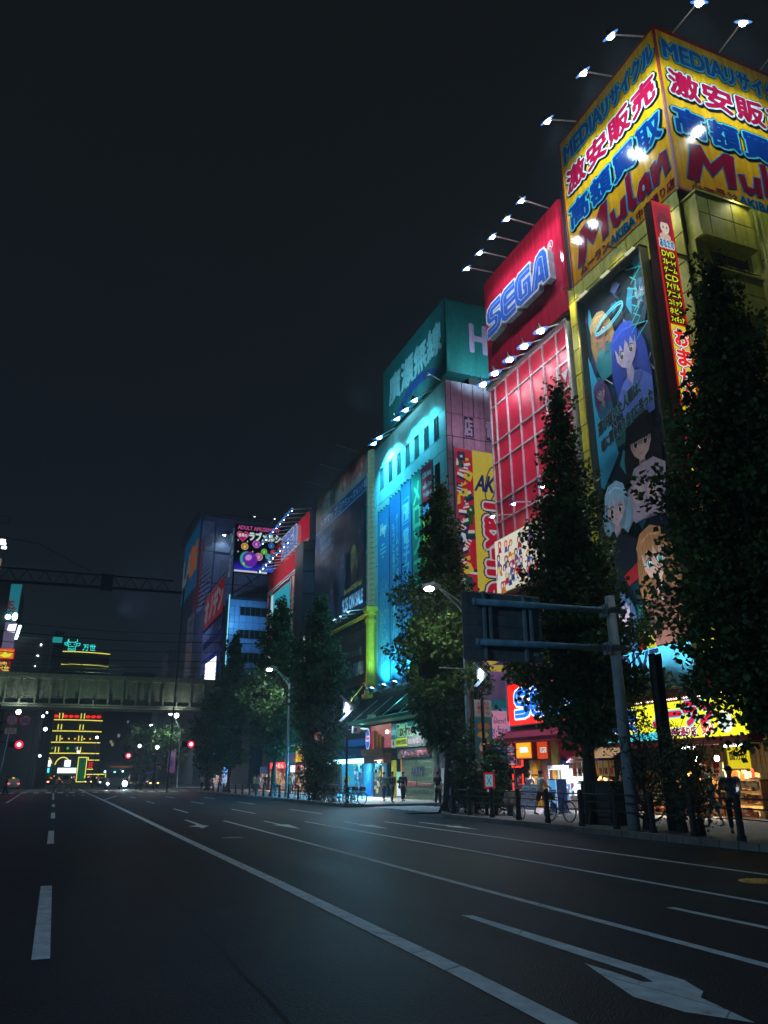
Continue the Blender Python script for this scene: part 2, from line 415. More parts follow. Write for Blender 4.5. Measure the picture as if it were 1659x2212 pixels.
# tar seams and repair patches in the asphalt
def seam(x0, y0, x1, y1, w_=.035, seed=0):
    q = random.Random(seed); n = max(4, int(abs(y1-y0)+abs(x1-x0))); P = [(x0+(x1-x0)*i/n+q.uniform(-.03, .03), y0+(y1-y0)*i/n+q.uniform(-.03, .03)) for i in range(n+1)]
    g = MB('rubber', (.008, .009, .011))
    for a, b in zip(P[:-1], P[1:]):
        t_ = V3(b)-V3(a); t_ /= np.linalg.norm(t_)+1e-9; c_ = np.array([t_[1], -t_[0]])*w_*q.uniform(.3, .6)
        g.face([(*(V3(a)-c_), .0055), (*(V3(a)+c_), .0055), (*(V3(b)+c_), .0055), (*(V3(b)-c_), .0055)])
    return struct('tar_seam', g, road)
for k, (a, b, c, d_) in enumerate(((1.75, 4, 1.8, 29), (5.75, 12, 5.7, 29), (8.6, 6, 8.5, 24), (-2.2, 5, -2.0, 28), (2.2, 11.8, 3.3, 12.4), (6.5, 15, 9.0, 15.3), (10.4, 12, 13.6, 12.6))): seam(a, b, c, d_, .03, k)
def patch(pts, c_=(.008, .014, .024), z=.0042):
    g = MB('asphalt', c_); g.face([(a, b, z) for a, b in pts]); return struct('repair_patch', g, road)
patch([(12.1, 13.5), (14.4, 13.6), (14.3, 20), (12.2, 19.8)]); patch([(.5, 16), (2.6, 16.1), (2.5, 19.6), (.6, 19.5)], (.016, .030, .048)); patch([(6.7, 20.5), (8.8, 20.6), (8.7, 26.5), (6.8, 26.4)], (.009, .018, .031)); patch([(4.0, 8.7), (4.7, 8.7), (4.7, 12.5), (4.0, 12.4)], (.010, .019, .033))
# turn arrows
mark('turn_arrow', [(4.97, 9.77), (5.1, 9.72), (5.17, 8.05), (5.21, 6.9), (5.24, 6.1), (5.12, 5.75), (4.97, 5.62), (4.84, 4.95), (4.57, 5.36), (4.49, 5.84), (4.83, 6.97), (4.86, 6.55), (4.87, 6.2), (4.95, 6.15), (5.02, 6.4), (4.99, 7.16), (4.97, 8.21)])
mark('turn_arrow', [(4.98, 34.5), (5.12, 34.5), (5.12, 30.4), (5.25, 30.0), (4.80, 28.7), (4.80, 29.5), (4.5, 30.0), (4.88, 30.6), (4.95, 31.2)])
mark('turn_arrow', [(7.70, 32.1), (7.82, 32.1), (7.82, 29.6), (8.05, 29.5), (7.76, 26.9), (7.46, 29.5), (7.70, 29.6)])
mark('turn_arrow', [(10.35, 30.1), (10.47, 30.1), (10.47, 28), (10.68, 27.9), (10.42, 25.6), (10.15, 27.9), (10.35, 28)])
mark('turn_arrow', [(12.85, 28.6), (12.97, 28.6), (12.97, 26), (13.15, 25.9), (12.92, 23.8), (12.68, 25.9), (12.85, 26)])
for i in range(22):
    x = -13.6+i*1.25
    mark('crosswalk_stripe', [(x, 97.2), (x+.55, 97.2), (x+.55, 102.6), (x, 102.6)])
for i in range(8):
    y = 36.2+i*.95
    mark('crosswalk_stripe', [(16.7, y), (19.9, y), (19.9, y+.48), (16.7, y+.48)])
mark('stop_line', [(.4, 93.6), (3.2, 93.6), (3.2, 94.0), (.4, 94.0)])
strip('lettering', [(1.0, 82), (1.0, 86)], .12); strip('lettering', [(1.6, 82), (1.6, 86)], .12); strip('lettering', [(2.2, 82), (2.6, 86)], .12)
g = MB('metal', (.35, .22, .12)); g.cyl(11.0, 10.7, .001, .010, .34, 28); g.cyl(11.0, 10.7, .010, .014, .27, 24, (.28, .18, .10))
for i in range(-2, 3):
    for j in range(-2, 3):
        if i*i+j*j < 6: g.box(11+i*.1-.03, 11+i*.1+.03, 10.7+j*.1-.03, 10.7+j*.1+.03, .014, .019, (.4, .26, .14))
tag(build('manhole_cover', g), 'rust brown round manhole cover set in the near lane by the kerb', 'manhole cover')

# ------------------------------------------------------------------ lamps used on the signs
def lens_disc(mb, c, n, r, matn, col=(.75, .92, 1.0), k=12):
    n = V3(n)/np.linalg.norm(n); a = np.cross(n, (0, 0, 1.0))
    if np.linalg.norm(a) < .05: a = np.array([1.0, 0, 0])
    a /= np.linalg.norm(a); b = np.cross(n, a)
    mb.face([V3(c)+r*(math.cos(2*math.pi*i/k)*a+math.sin(2*math.pi*i/k)*b) for i in range(k)], col, matn)
def floodlight(parent, head, root, target, power, col=(.62, .85, 1.0), r=.2, strength='60', angle=110, shade='dome', lightsize=.12):
    """arm + reflector housing + glowing lens + added halo disc; its light leaves the lens"""
    h = V3(head); t = V3(target)-h; t /= np.linalg.norm(t)
    g = MB('paint', (.55, .58, .6)); rt_ = V3(root)
    g.tube([rt_, (rt_*.15+h*.85)+np.array([0, 0, .10]), h-t*.12], .042, 5)
    arm = build('lamp_arm', g, parent)
    g = MB('metal', (.25, .27, .3))
    if shade == 'dome': g.tube([h-t*.34, h-t*.22, h-t*.02], [.06, r*.75, r*1.05], 12, cap=True)
    else: g.tube([h-t*.5, h-t*.3, h-t*.02], [.05, r*.3, r*1.25], 12, cap=True)
    hd = build('lamp_head', g, arm)
    g = MB('lens'+strength, col); lens_disc(g, h+t*.0, t, r, 'lens'+strength, tuple(min(1, c+.25) for c in col))
    kd = float(strength)
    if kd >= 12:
        lens_disc(g, h-t*.03, t, r*2.0, 'glow1.0', (.05*col[0], .32*col[1], 1.0), 16); g.tube([h-t*.05, h-t*.03], r*2.02, 14, (.3, .32, .35), 'paint', cap=False)  # wide blue glowing disc drawn in as the halo round the lamp
    # a bulb that bulges out of the housing so that it is seen from the side
    g.ball(h+t*.02, r*.8, 10, 6, tuple(min(1, c+.25) for c in col), 'lens'+strength, (1, 1, .55))
    build('lens', g, arm)
    if power: spot('lamp_light', arm, h+t*(r*.95), target, power, col, angle, lightsize)
    return arm

# ------------------------------------------------------------------ panelled walls
def panel_wall(parent, fr_o, r, n, us, vs, col, matn='paint', skip=None, gap=.05, th=.06, name='wall_panel', cols=None):
    """one object per panel, copies share mesh data by size; frame origin/right/normal as in Fr; 'us','vs' joint positions"""
    cache = {}
    base = Vector((0, 0, 0)); q = parent
    while q is not None: base += q.location; q = q.parent
    r = V3(r); n = V3(n); o0 = V3(fr_o)
    for i in range(len(us)-1):
        for j in range(len(vs)-1):
            u0, u1, v0, v1 = us[i], us[i+1], vs[j], vs[j+1]
            if skip and skip((u0+u1)/2, (v0+v1)/2): continue
            c = cols((u0+u1)/2, (v0+v1)/2) if cols else col
            key = (round(u1-u0, 3), round(v1-v0, 3), c)
            if key not in cache:
                k = MB(matn, c); f = Fr(k, (0, 0, 0), r, n=n); w, h = u1-u0-gap, v1-v0-gap
                P = [(-w/2, 0), (w/2, 0), (w/2, h), (-w/2, h)]; e = .012
                Q = [(-w/2+e, e), (w/2-e, e), (w/2-e, h-e), (-w/2+e, h-e)]
                pts = [f.p(a, b, 0) for a, b in P]+[f.p(a, b, th-.01) for a, b in P]+[f.p(a, b, th) for a, b in Q]
                k.mesh(pts, [(8,9,10,11)]+[(a, (a+1) % 4, 4+(a+1) % 4, 4+a) for a in range(4)]+[(4+a, 4+(a+1) % 4, 8+(a+1) % 4, 8+a) for a in range(4)])
                ob = build(name, k, None, base=(0, 0, 0)); cache[key] = ob.data
            else:
                ob = bpy.data.objects.new(name, cache[key]); COL.objects.link(ob)
            ob.parent = parent
            P = o0+r*((u0+u1)/2)+np.array([0, 0, v0+gap/2])
            ob.location = tuple(P-np.array(base))


for x, y, r_, lab in ((13.3, 26.5, .3, 'small dark manhole cover near the kerb before the seated woman'), (4.9, 24.0, .32, 'dark manhole cover between two lane lines in mid road')):
    g = MB('metal', (.06, .065, .07)); g.cyl(x, y, .005, .012, r_, 24); g.cyl(x, y, .012, .015, r_*.82, 20, (.04, .045, .05)); tag(build('manhole_cover', g), lab, 'manhole cover')
# ------------------------------------------------------------------ yellow corner building with the big billboard
YEL = H('#c4bc28')
yb = thing('corner_building', (30, 25, 0), 'yellow panelled corner building under a huge wraparound billboard', 'building')
g = MB('matte', (.006, .006, .004)); g.box(23.075, 45, 21.24, 29.72, 3.05, 34); g.box(26.35, 45, 21.24, 29.72, 0, 3.05)
tag(build('wall', g, yb), kind='structure') if False else build('wall', g, yb)
us = [0, .55, 1.35, 3.1, 4.9, 6.6, 8.5]; vs = [4.9]+[5.5+1.46*i for i in range(15)]+[26.85]
def poster_skip(u, v): return (1.4 < u < 6.2) and v < 25.2
def win_skip(u, v): return .5 < u < 1.4 and any(a < v < b for a, b in ((22.6, 24.9), (19.0, 21.3), (15.4, 17.6), (11.8, 14.0), (8.2, 10.2)))
panel_wall(yb, (23.0, 29.72, 0), (0, -1, 0), (-1, 0, 0), us, vs, YEL, skip=lambda u, v: poster_skip(u, v) or win_skip(u, v))
for z in (22.6, 19.0, 15.4, 11.8, 8.2):
    g = MB('metal', YEL); f = FX(g, 29.14, z, 23.0)
    for a, b, c, d in ((0, 0, .7, .06), (0, 2.0, .7, 2.06), (0, 0, .06, 2.06), (.64, 0, .7, 2.06)): f.box(a, b, c, d, -.1, .07, YEL)
    w = build('window', g, yb)
    g = MB('glass', (.02, .02, .015)); FX(g, 29.08, z+.06, 22.99).rect(0, 0, .58, 1.94, (.02, .02, .015)); build('pane', g, w)
# camera-facing side: stacked bays with parapets, loggias with dark windows, pipes
def bay(z0, z1, x0, x1, d, col=YEL):
    g = MB('paint', col); f = FY(g, x0, z0, 21.2); f.box(0, 0, x1-x0, z1-z0, 0, d, col)
    o = build('parapet', g, yb)
    xs = [0, .62, 2.0, x1-x0-.0]
    panel_wall(yb, (x0, 21.2-d, 0), (1, 0, 0), (0, -1, 0), xs, [z0, (z0+z1)/2, z1], col, gap=.03, th=.04)
    g = MB('paint', col); g.box(x0-.04, x1+.05, 21.2-d-.1, 21.2, z1, z1+.09); build('coping', g, yb); g = MB('paint', col)
    g.box(x0-.04, x1+.05, 21.2-d-.1, 21.2, z0-.1, z0); build('coping', g, yb)
    g = MB('metal', col)
    for x in np.arange(x0+.1, x1, .75): g.tube([(x, 21.2-d+.05, z1+.09), (x, 21.2-d+.05, z1+.35)], .02, 5)
    g.tube([(x0, 21.2-d+.05, z1+.35), (x1, 21.2-d+.05, z1+.35)], .025, 5)
    build('rail', g, yb); return o
for k, z in enumerate((23.9, 20.3, 16.7, 13.1, 9.5, 5.9)): bay(z, z+(2.2 if k == 0 else 1.9), 23.15, 26.3, .75)
us2 = [0, .75, 1.0, 3.1, 5.0, 7.0, 9.0, 11.0, 13]
g = MB('paint', YEL); g.box(26.6, 45, 21.02, 21.24, 4.4, 26.9); build('wall', g, yb)
for z in (22.2, 18.6, 15.0, 11.4, 7.8):
    g = MB('paint', YEL); g.box(23.1, 23.9, 20.8, 21.24, z-.5, z+1.6); build('column', g, yb)
    g = MB('glass', (.015, .015, .02)); FY(g, 24.0, z, 21.2).rect(0, 0, 2.4, 1.55, (.015, .015, .02)); w = build('window', g, yb)
    g = MB('metal', (.2, .19, .08))
    f = FY(g, 24.0, z, 21.2)
    for u in (0, 1.2, 2.36): f.box(u, 0, u+.05, 1.55, 0, .05, (.2, .19, .08))
    f.box(0, 0, 2.4, .05, 0, .05, (.2, .19, .08)); build('frame', g, w)
g = MB('paint', YEL)
for x, z0, z1 in ((27.2, 23.9, 26.6), (27.55, 23.9, 26.7), (28.6, 5, 26.6)):
    g.tube([(x, 20.9, z0), (x, 20.9, z1)], .07, 7)
g.tube([(26.45, 20.7, 5), (26.45, 20.7, 21.9)], .05, 6); g.tube([(26.45, 20.7, 21.9), (23.2, 20.5, 21.9)], .04, 6)
for z in np.arange(6, 22, 2.6): g.tube([(26.45, 20.7, z), (26.6, 21.0, z)], .03, 5)
build('pipe', g, yb)

# huge billboard, two faces
bb = thing('billboard', (23, 21.2, 26.85), 'huge yellow wraparound rooftop billboard lettered in blue and red', 'billboard')
Y1, Y0 = H('#f2c21c'), H('#e09a20')
g = MB('paint', (.04, .035, .02)); g.box(23.05, 34.5, 21.22, 29.2, 26.9, 36.6)
build('frame', g, bb)
BLU, RED, CY, WHT, BLK, DBL = H('#1468c8'), H('#a0123c'), H('#58c8dc'), H('#c8dcdc'), (.01, .012, .015), H('#0d3f8c')
def mulan_face(f, W, Hh, front):
    # upper yellow field sliding to orange at the foot
    n = 8
    for i in range(n):
        t = i/(n-1); c = tuple(Y0[k]*(1-t)+Y1[k]*t for k in range(3))
        f.rect(0, Hh*i/n, W, Hh*(i+1)/n, c, 0)
    L = [(.10, WHT)]
    s = W/8.0
    f.text('MEDIA', .35*s, 8.05, 3.75*s, 9.15, BLU, .01, bold=.045, outline=[(.10, CY), (.14, BLK)], res=3)
    f.text('リサイクル', 3.85*s, 8.0, 7.75*s, 9.1, BLU, .01, bold=.045, outline=[(.10, CY), (.14, BLK)], res=3)
    for i, ch in enumerate('激安販売'):
        a = (.4+i*1.86)*s
        f.text(ch, a+.1, 5.7, a+1.58*s+.1, 7.2, BLK, .004, bold=.03, outline=[(.15, BLK)])
        f.text(ch, a, 5.8, a+1.58*s, 7.3, RED, .03, bold=.045, outline=[(.10, WHT), (.15, BLK)])
    for i, ch in enumerate('高額買取'):
        a = (.35+i*1.88)*s
        f.text(ch, a+.1, 3.35, a+1.6*s+.1, 4.85, BLK, .004, bold=.03, outline=[(.15, BLK)])
        f.text(ch, a, 3.45, a+1.6*s, 4.95, DBL, .03, bold=.045, outline=[(.10, CY), (.15, BLK)])
    # brush-lettered name: tall slanted capital M then u l a n, hand drawn strokes
    def stroke(P, c, d): f.poly([(p[0]*s, p[1]) for p in P], c, d)
    Mp = [(.55, .95), (1.15, .9), (1.55, 2.35), (1.95, 1.55), (2.65, 2.55), (2.75, 1.1), (3.2, 1.25), (3.35, 3.45), (2.85, 3.5), (1.95, 2.35), (1.55, 3.45), (1.0, 3.3)]
    up_ = [(3.45, 2.3), (3.8, 2.4), (3.85, 1.6), (4.2, 1.6), (4.35, 2.45), (4.7, 2.5), (4.65, 1.2), (4.35, 1.15), (4.3, 1.4), (3.95, 1.1), (3.6, 1.3)]
    lp = [(4.85, 3.55), (5.2, 3.65), (5.2, 1.75), (5.45, 1.6), (5.45, 1.2), (5.05, 1.1), (4.82, 1.4)]
    ap = [(5.5, 1.7), (5.75, 2.35), (6.2, 2.55), (6.45, 2.35), (6.5, 1.15), (6.15, 1.1), (6.15, 1.4), (5.85, 1.1), (5.55, 1.25)]
    np_ = [(6.55, 2.55), (6.9, 2.65), (6.95, 2.2), (7.25, 2.75), (7.65, 2.6), (7.75, 1.3), (7.4, 1.15), (7.3, 2.0), (7.05, 1.7), (6.95, 1.1), (6.6, 1.15)]
    for P in (Mp, up_, lp, ap, np_):
        P = [(a, .72+(b-.9)*.88+.03*a) for a, b in P]
        cx = sum(p[0] for p in P)/len(P); cy = sum(p[1] for p in P)/len(P)
        def grow(k): return [(p[0]+k*np.sign(p[0]-cx)*min(1, abs(p[0]-cx)*4), p[1]+k*np.sign(p[1]-cy)*min(1, abs(p[1]-cy)*3)) for p in P]
        Q = [(p[0]*s, p[1]) for p in P]
        f.line(Q, .14, H('#5f94b0'), .012, closed=True); stroke(P, H('#8a1230'), .03)
        f.line(Q, .03, H('#30407a'), .034, closed=True)
    for cx, cy in ((5.98, 1.75),): f.ell(cx*s, .72+(cy-.9)*.88+.18, .09, .18, H('#7fb4c8'), .036)
    f.text('ムーラン', .75*s, .22, 3.1*s, .72, H('#7a1038'), .01, bold=.05, outline=[(.05, H('#c08830'))])
    f.text('AKIBA', 3.25*s, .25, 5.1*s, .75, H('#10507c'), .01, bold=.05, outline=[(.04, H('#58a0b0'))])
    f.text('中央通り店', 5.25*s, .2, 7.85*s, .75, H('#7a1038'), .01, bold=.03)
g = MB('gloss', Y1); f = FX(g, 29.2, 26.85, 23.0); mulan_face(f, 8.03, 9.75, False); build('sign_face', g, bb)
g = MB('gloss', Y1); f = FY(g, 23.03, 26.85, 21.17); mulan_face(f, 9.1, 9.75, True); build('sign_face', g, bb)
g = MB('paint', H('#8c1420'))
g.box(22.95, 23.07, 21.12, 21.22, 26.8, 36.66); g.box(22.95, 23.05, 29.19, 29.27, 26.8, 36.66)
g.box(22.94, 23.06, 21.1, 29.27, 36.6, 36.72); g.box(22.94, 23.06, 21.1, 29.27, 26.74, 26.85); g.box(23, 32.5, 21.08, 21.18, 36.6, 36.72); g.box(23, 32.5, 21.08, 21.2, 26.74, 26.85)
build('edge_trim', g, bb)
LC = (.66, .88, 1.0)
for y, ry in ((20.9, 22.4), (23.05, 24.9), (26.2, 28.1)):
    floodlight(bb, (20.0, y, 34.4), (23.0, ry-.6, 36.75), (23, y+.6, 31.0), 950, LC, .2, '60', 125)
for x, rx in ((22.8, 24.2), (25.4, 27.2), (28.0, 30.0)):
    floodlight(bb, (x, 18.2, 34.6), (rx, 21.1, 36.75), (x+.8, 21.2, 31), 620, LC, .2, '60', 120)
# red pylon sign on the corner
py = thing('pylon_sign', (21.6, 21.2, 11.5), 'tall narrow red pylon sign listing goods in yellow on black', 'sign')
g = MB('paint', H('#7c1416')); g.box(21.1, 22.12, 21.0, 21.47, 11.5, 25.4); build('casing', g, py)
g = MB('glow0.8'); f = FY(g, 21.1, 11.5, 20.985)
Yb, Rr, Bk = H('#e8f028'), H('#ff2a28'), H('#0c0804')
f.rect(.0, 0, 1.02, 13.9, H('#c81c1c'), 0)
f.rect(.1, .1, .92, 7.7, H('#e8d82c'), .004)
f.rect(.1, 12.0, .92, 13.7, H('#a01838'), .004); f.rect(.1, 11.5, .92, 12.0, H('#c89030'), .006)
# generic drawn face with bobbed red hair
f.ell(.52, 12.75, .36, .62, H('#7a2030'), .008); f.ell(.54, 12.6, .24, .36, H('#e8d0c0'), .012); f.poly([(.22, 12.85), (.84, 12.85), (.72, 13.2), (.36, 13.2)], H('#7a2030'), .016)
f.ell(.45, 12.6, .035, .07, Bk, .02); f.ell(.64, 12.6, .035, .07, Bk, .02); f.ell(.5, 12.1, .3, .22, H('#d8b8a0'), .01)
f.text('あなたの', .14, 11.52, .9, 11.95, H('#1060a8'), .012, bold=.03, outline=[(.04, H('#c8e4e8'))])
for i, t in enumerate(('DVD', 'ブルーレイ', 'ゲーム', 'CD', 'アイドル', 'アニメ', 'コミック', 'ホビー', 'フィギュア')):
    z = 11.4-i*.405
    f.rect(.1, z-.38, .92, z, Bk, .006); f.text(t, .17, z-.335, .86, z-.05, Yb, .012, bold=.035)
for i, ch in enumerate('おまかせください'):
    z = 7.55-i*.93
    if i < 8: f.text(ch, .2, z-.82, .86, z-.06, Rr, .012, bold=.05, outline=[(.045, H('#ffffff')), (.07, Bk)])
build('sign_face', g, py)
g = MB('metal', (.15, .12, .1))
for z in (13, 18, 23): g.box(22.1, 23.0, 21.15, 21.3, z, z+.12)
build('bracket', g, py)

# tall banner on the yellow facade: generic illustrated figures
def figure_art(f, cu, cv, s, hair, skin, dress, d, eyes=H('#205050'), tilt=0.0, longh=1.0):
    """a generic drawn head and shoulders, original"""
    T = lambda x, y: (cu+s*(x*math.cos(tilt)-y*math.sin(tilt)), cv+s*(x*math.sin(tilt)+y*math.cos(tilt)))
    dk = tuple(c*.55 for c in hair); lt = tuple(min(1, c*1.5+.02) for c in hair)
    body = [T(-.55, -2.4), (T(-.75, -1.35)), T(-.4, -.95), T(-.14, -.8), T(.14, -.8), T(.42, -.95), T(.78, -1.4), T(.62, -2.4)]
    back = [T(-.62, .35), T(-.78, -.4*longh), T(-.72, -1.5*longh), T(-.45, -1.9*longh), T(-.3, -.8), T(.3, -.8), T(.5, -2.0*longh), T(.8, -1.3*longh), T(.8, -.2), T(.6, .4), T(.3, .78), T(-.3, .78)]
    f.poly(back, dk, d)
    for i in range(4):
        x = -.66+i*.08; f.line([T(x, .1), T(x-.05, -.7*longh), T(x+.1, -1.6*longh)], .025*s, hair, d+.003+.0003*i)
        x = .68-i*.07; f.line([T(x, .2), T(x+.06, -.6*longh), T(x-.1, -1.6*longh)], .03*s, hair, d+.003+.0003*i)
    f.poly(body, dress, d+.008)
    f.poly([T(-.12, -.5), T(.12, -.5), T(.16, -.85), T(.0, -1.25), T(-.16, -.85)], tuple(c*.8 for c in skin), d+.012)
    f.poly([T(-.16, -.86), T(-.5, -1.05), T(-.22, -1.35), T(0, -1.2)], tuple(min(1, c*1.3) for c in dress), d+.016)
    f.poly([T(.16, -.86), T(.5, -1.05), T(.22, -1.35), T(0, -1.2)], tuple(c*.7 for c in dress), d+.016)
    face = [T(-.46, .25), T(-.44, -.15), T(-.3, -.42), T(0, -.66), T(.3, -.42), T(.44, -.15), T(.46, .25), T(.25, .5), T(-.25, .5)]
    f.poly(face, skin, d+.02)
    for sx in (-1, 1):
        a, b = T(.21*sx, -.08); f.ell(a, b, .105*s, .13*s, (.75, .78, .8), d+.024, rot=tilt, n=10)
        f.ell(a, b-.005*s, .075*s, .115*s, eyes, d+.028, rot=tilt, n=10); f.ell(a+.02*s, b+.05*s, .025*s, .03*s, (.9, .9, .9), d+.032, n=6)
        f.line([T(.11*sx, .04), T(.2*sx, .08), T(.33*sx, .0)], .03*s, (.03, .02, .02), d+.03)
        f.ell(*T(.28*sx, -.24), .08*s, .04*s, tuple(min(1, c*k) for c, k in zip(skin, (1.15, .75, .75))), d+.024, n=8)
    f.line([T(-.05, -.4), T(.0, -.43), T(.06, -.4)], .022*s, (.35, .08, .08), d+.028)
    f.line([T(-.01, -.2), T(.01, -.24)], .015*s, tuple(c*.6 for c in skin), d+.028)
    bangs = [T(-.55, .1), T(-.6, .5), T(-.35, .85), T(.1, .95), T(.45, .75), T(.6, .4), T(.56, .05), T(.46, .3), T(.38, .02), T(.28, .35), T(.16, .05), T(.05, .38), T(-.1, .04), T(-.2, .35), T(-.34, .03), T(-.42, .3)]
    f.poly(bangs, hair, d+.036)
    f.line([T(-.35, .6), T(0, .72), T(.35, .58)], .07*s, lt, d+.04)
    for i in range(5): f.line([T(-.3+.15*i, .75), T(-.36+.17*i, .3)], .014*s, dk, d+.042)
bn = thing('banner', (22.9, 26, 5.0), 'tall dark blue illustrated cloth banner on the yellow facade', 'banner')
g = MB('vinyl'); W, Hb = 4.85, 20.2; f = FX(g, 28.4, 5.0, 22.88)
f.box(-.06, -.06, W+.06, Hb+.06, -.08, -.01, (.02, .02, .02))
f.rect(0, 0, W, Hb, H('#16343e'), 0)
rr = random.Random(11)
for i in range(95):
    v = rr.uniform(0, Hb); u = rr.uniform(0, W); w = rr.uniform(.3, 1.1); h = rr.uniform(.4, 2.0); c = rr.choice(['#1e7890', '#153a58', '#24605c', '#2a2c40', '#284c60', '#2f8fae', '#484068', '#48a8b8', '#6878a8'])
    P = [(u-w*.5, v), (u-w*.1, v-h*.5), (u+w*.5, v-h*.1), (u+w*.25, v+h*.3), (u-w*.15, v+h*.5)]
    f.poly([(min(max(a, 0), W), min(max(b, 0), Hb)) for a, b in P], H(c), .003+.0006*i)
f.poly([(0.0, 9.5), (1.5, 11), (.9, 14.2), (0, 17)], H('#3aa6cc'), .06); f.poly([(0, 1.5), (1.2, 3.5), (.6, 6.0), (0, 7)], H('#2c92b4'), .06)
figure_art(f, 4.2, 18.3, .7, H('#285c78'), H('#8098a8'), H('#1c4858'), .065, H('#204040'), -.2)
figure_art(f, .7, 14.6, .75, H('#5c4878'), H('#8c7888'), H('#28546c'), .068, H('#302040'), .2)
figure_art(f, 1.15, 17.9, 1.15, H('#b89a68'), H('#a07060'), H('#2a7c84'), .07, H('#8a4030'), .15)
figure_art(f, 2.9, 15.8, 1.6, H('#2c50c0'), H('#b0a4c0'), H('#5068b8'), .12, H('#5a4a38'), .1)
for a in (0, .12): f.line([(2.0+1.1*math.cos(t), 18.0+a+.35*math.sin(t)+.2*math.cos(t)) for t in np.linspace(0, 6.2, 22)], .07, H('#50c8d8'), .17+a*.02)
for k in range(7): f.line([(3.6+.2*math.sin(k*1.7), 19.8-.5*k), (4.3+.3*math.cos(k*2.1), 19.4-.5*k), (3.8+.3*math.sin(k), 18.9-.5*k)], .05, H('#2cb4b4'), .175)
figure_art(f, 3.2, 11.0, 1.55, H('#15161c'), H('#b89890'), H('#7888a8'), .19, H('#101010'), -.03)
f.poly([(2.5, 11.0), (3.95, 11.0), (3.85, 11.9), (3.2, 12.2), (2.55, 11.9)], H('#121218'), .245)
figure_art(f, 1.15, 8.4, 1.35, H('#8cb4cc'), H('#b8a0a8'), H('#182028'), .25, H('#20201c'), -.06, .5)
figure_art(f, 3.3, 5.4, 1.6, H('#a87850'), H('#d0a898'), H('#604038'), .31, H('#1a9c90'), .12, 1.1)
f.poly([(2.2, 7.4), (4.2, 7.2), (4.6, 9.4), (3.9, 9.9), (2.6, 9.8), (2.0, 8.8)], H('#9c8c9c'), .235); f.poly([(.3, 4.8), (2.2, 4.6), (2.3, 6.6), (1.2, 7.1), (.2, 6.4)], H('#141c28'), .29)
for k_, (a_, b_) in enumerate(((2.7, 8.6), (3.7, 8.5))): f.ell(a_, b_, .42, .5, H('#b8a4a8'), .24+.003*k_, n=14)
f.poly([(1.2, 5.1), (2.6, 5.7), (2.4, 4.9), (1.5, 4.6)], H('#8c2028'), .30)
figure_art(f, .9, 3.6, .9, H('#3c5878'), H('#a890a0'), H('#243c5c'), .24, H('#203050'), .1)
for k in range(26):
    a_, b_ = rr.uniform(.1, 4.6), rr.uniform(1.8, 19.6); f.line([(a_, b_), (min(4.8, a_+rr.uniform(-.4, .5)), b_-rr.uniform(.3, .9)), (min(4.8, max(0, a_+rr.uniform(-.6, .6))), max(1.7, b_-rr.uniform(.9, 1.6)))], rr.uniform(.03, .09), H(rr.choice(['#3c9cb4', '#7890b8', '#b8a8c0', '#28606c', '#402838'])), .062+.0004*k)
f.text('選び抜いた人類は、', .6, 12.2, 3.8, 12.9, (.02, .03, .04), .36, bold=.03, outline=[(.04, H('#5090a0'))], shear_v=.28)
f.text('魂に翼を作り出すに至った', .7, 11.3, 4.5, 11.95, (.02, .03, .04), .36, bold=.03, outline=[(.04, H('#5090a0'))], shear_v=.28)
f.rect(0, 0, W, 1.7, H('#3c8ca4'), .365); f.text('DIVE', .3, .75, 2.9, 1.6, H('#10203c'), .37, bold=.04); f.text('20 0', 1.6, .15, 3.6, .6, H('#10203c'), .37, bold=.03)
build('print', g, bn)
g = MB('metal', (.12, .12, .1)); f = FX(g, 28.4, 5.0, 22.88)
for a, b, c, d in ((-.1, -.1, 0, Hb+.1), (W, -.1, W+.1, Hb+.1), (-.1, Hb, W+.1, Hb+.1), (-.1, -.1, W+.1, 0)): f.box(a, b, c, d, -.08, .42, (.1, .1, .08))
f.box(1.7, Hb-.25, 1.78, Hb+.02, 0, .4, (.1, .1, .08)); f.box(3.4, Hb-.25, 3.48, Hb+.02, 0, .4, (.1, .1, .08))
build('frame', g, bn)

for u in (24.0, 25.9, 27.7):
    g = MB('metal', (.1, .1, .08)); g.box(22.3, 22.9, u-.12, u+.12, 25.28, 25.36); ah = build('lamp_arm', g, bn)
    g = MB('lens1', (.6, .6, .35)); g.box(22.28, 22.42, u-.3, u+.3, 25.2, 25.27); build('lens', g, ah)
    spot('lamp_light', ah, (21.0, u, 26.0), (22.9, u, 16.5), 1200, (.85, .92, 1.0), 90, .3, 1.0)
    g = MB('metal', (.1, .1, .08)); g.tube([(22.9, u, 5.1), (21.4, u, 4.9)], .04, 5); ah = build('lamp_arm', g, bn)
    spot('lamp_light', ah, (21.2, u, 5.0), (22.9, u, 12), 1300, (.85, .92, 1.0), 110, .3, 1.0)  # added uplights hidden by the tree, to brighten the lower banner
for y, x, tx, ty, tz, pw in ((22.2, 22.35, 22.9, 22.4, 18.0, 260), (29.3, 22.3, 22.95, 29.2, 17.0, 300), (25.5, 22.4, 22.9, 25.5, 20, 100)):
    g = MB('metal', (.15, .15, .1)); g.tube([(22.95, y, 26.7), (x, y, 26.6)], .04, 5); ah = build('lamp_arm', g, bb)
    spot('lamp_light', ah, (x, y, 26.5), (tx, ty, tz), pw, (1, .97, .7), 120, .3, 1.0)  # added downlights under the billboard, washing the yellow facade
for x in (25.5, 29.5):
    g = MB('metal', (.15, .15, .1)); g.tube([(x, 21.1, 26.7), (x, 20.4, 26.6)], .04, 5); ah = build('lamp_arm', g, bb)
    spot('lamp_light', ah, (x, 20.3, 26.5), (x, 21.0, 16.0), 260, (1, .97, .7), 120, .3, 1.0)  # further added downlights, brightening the side wall
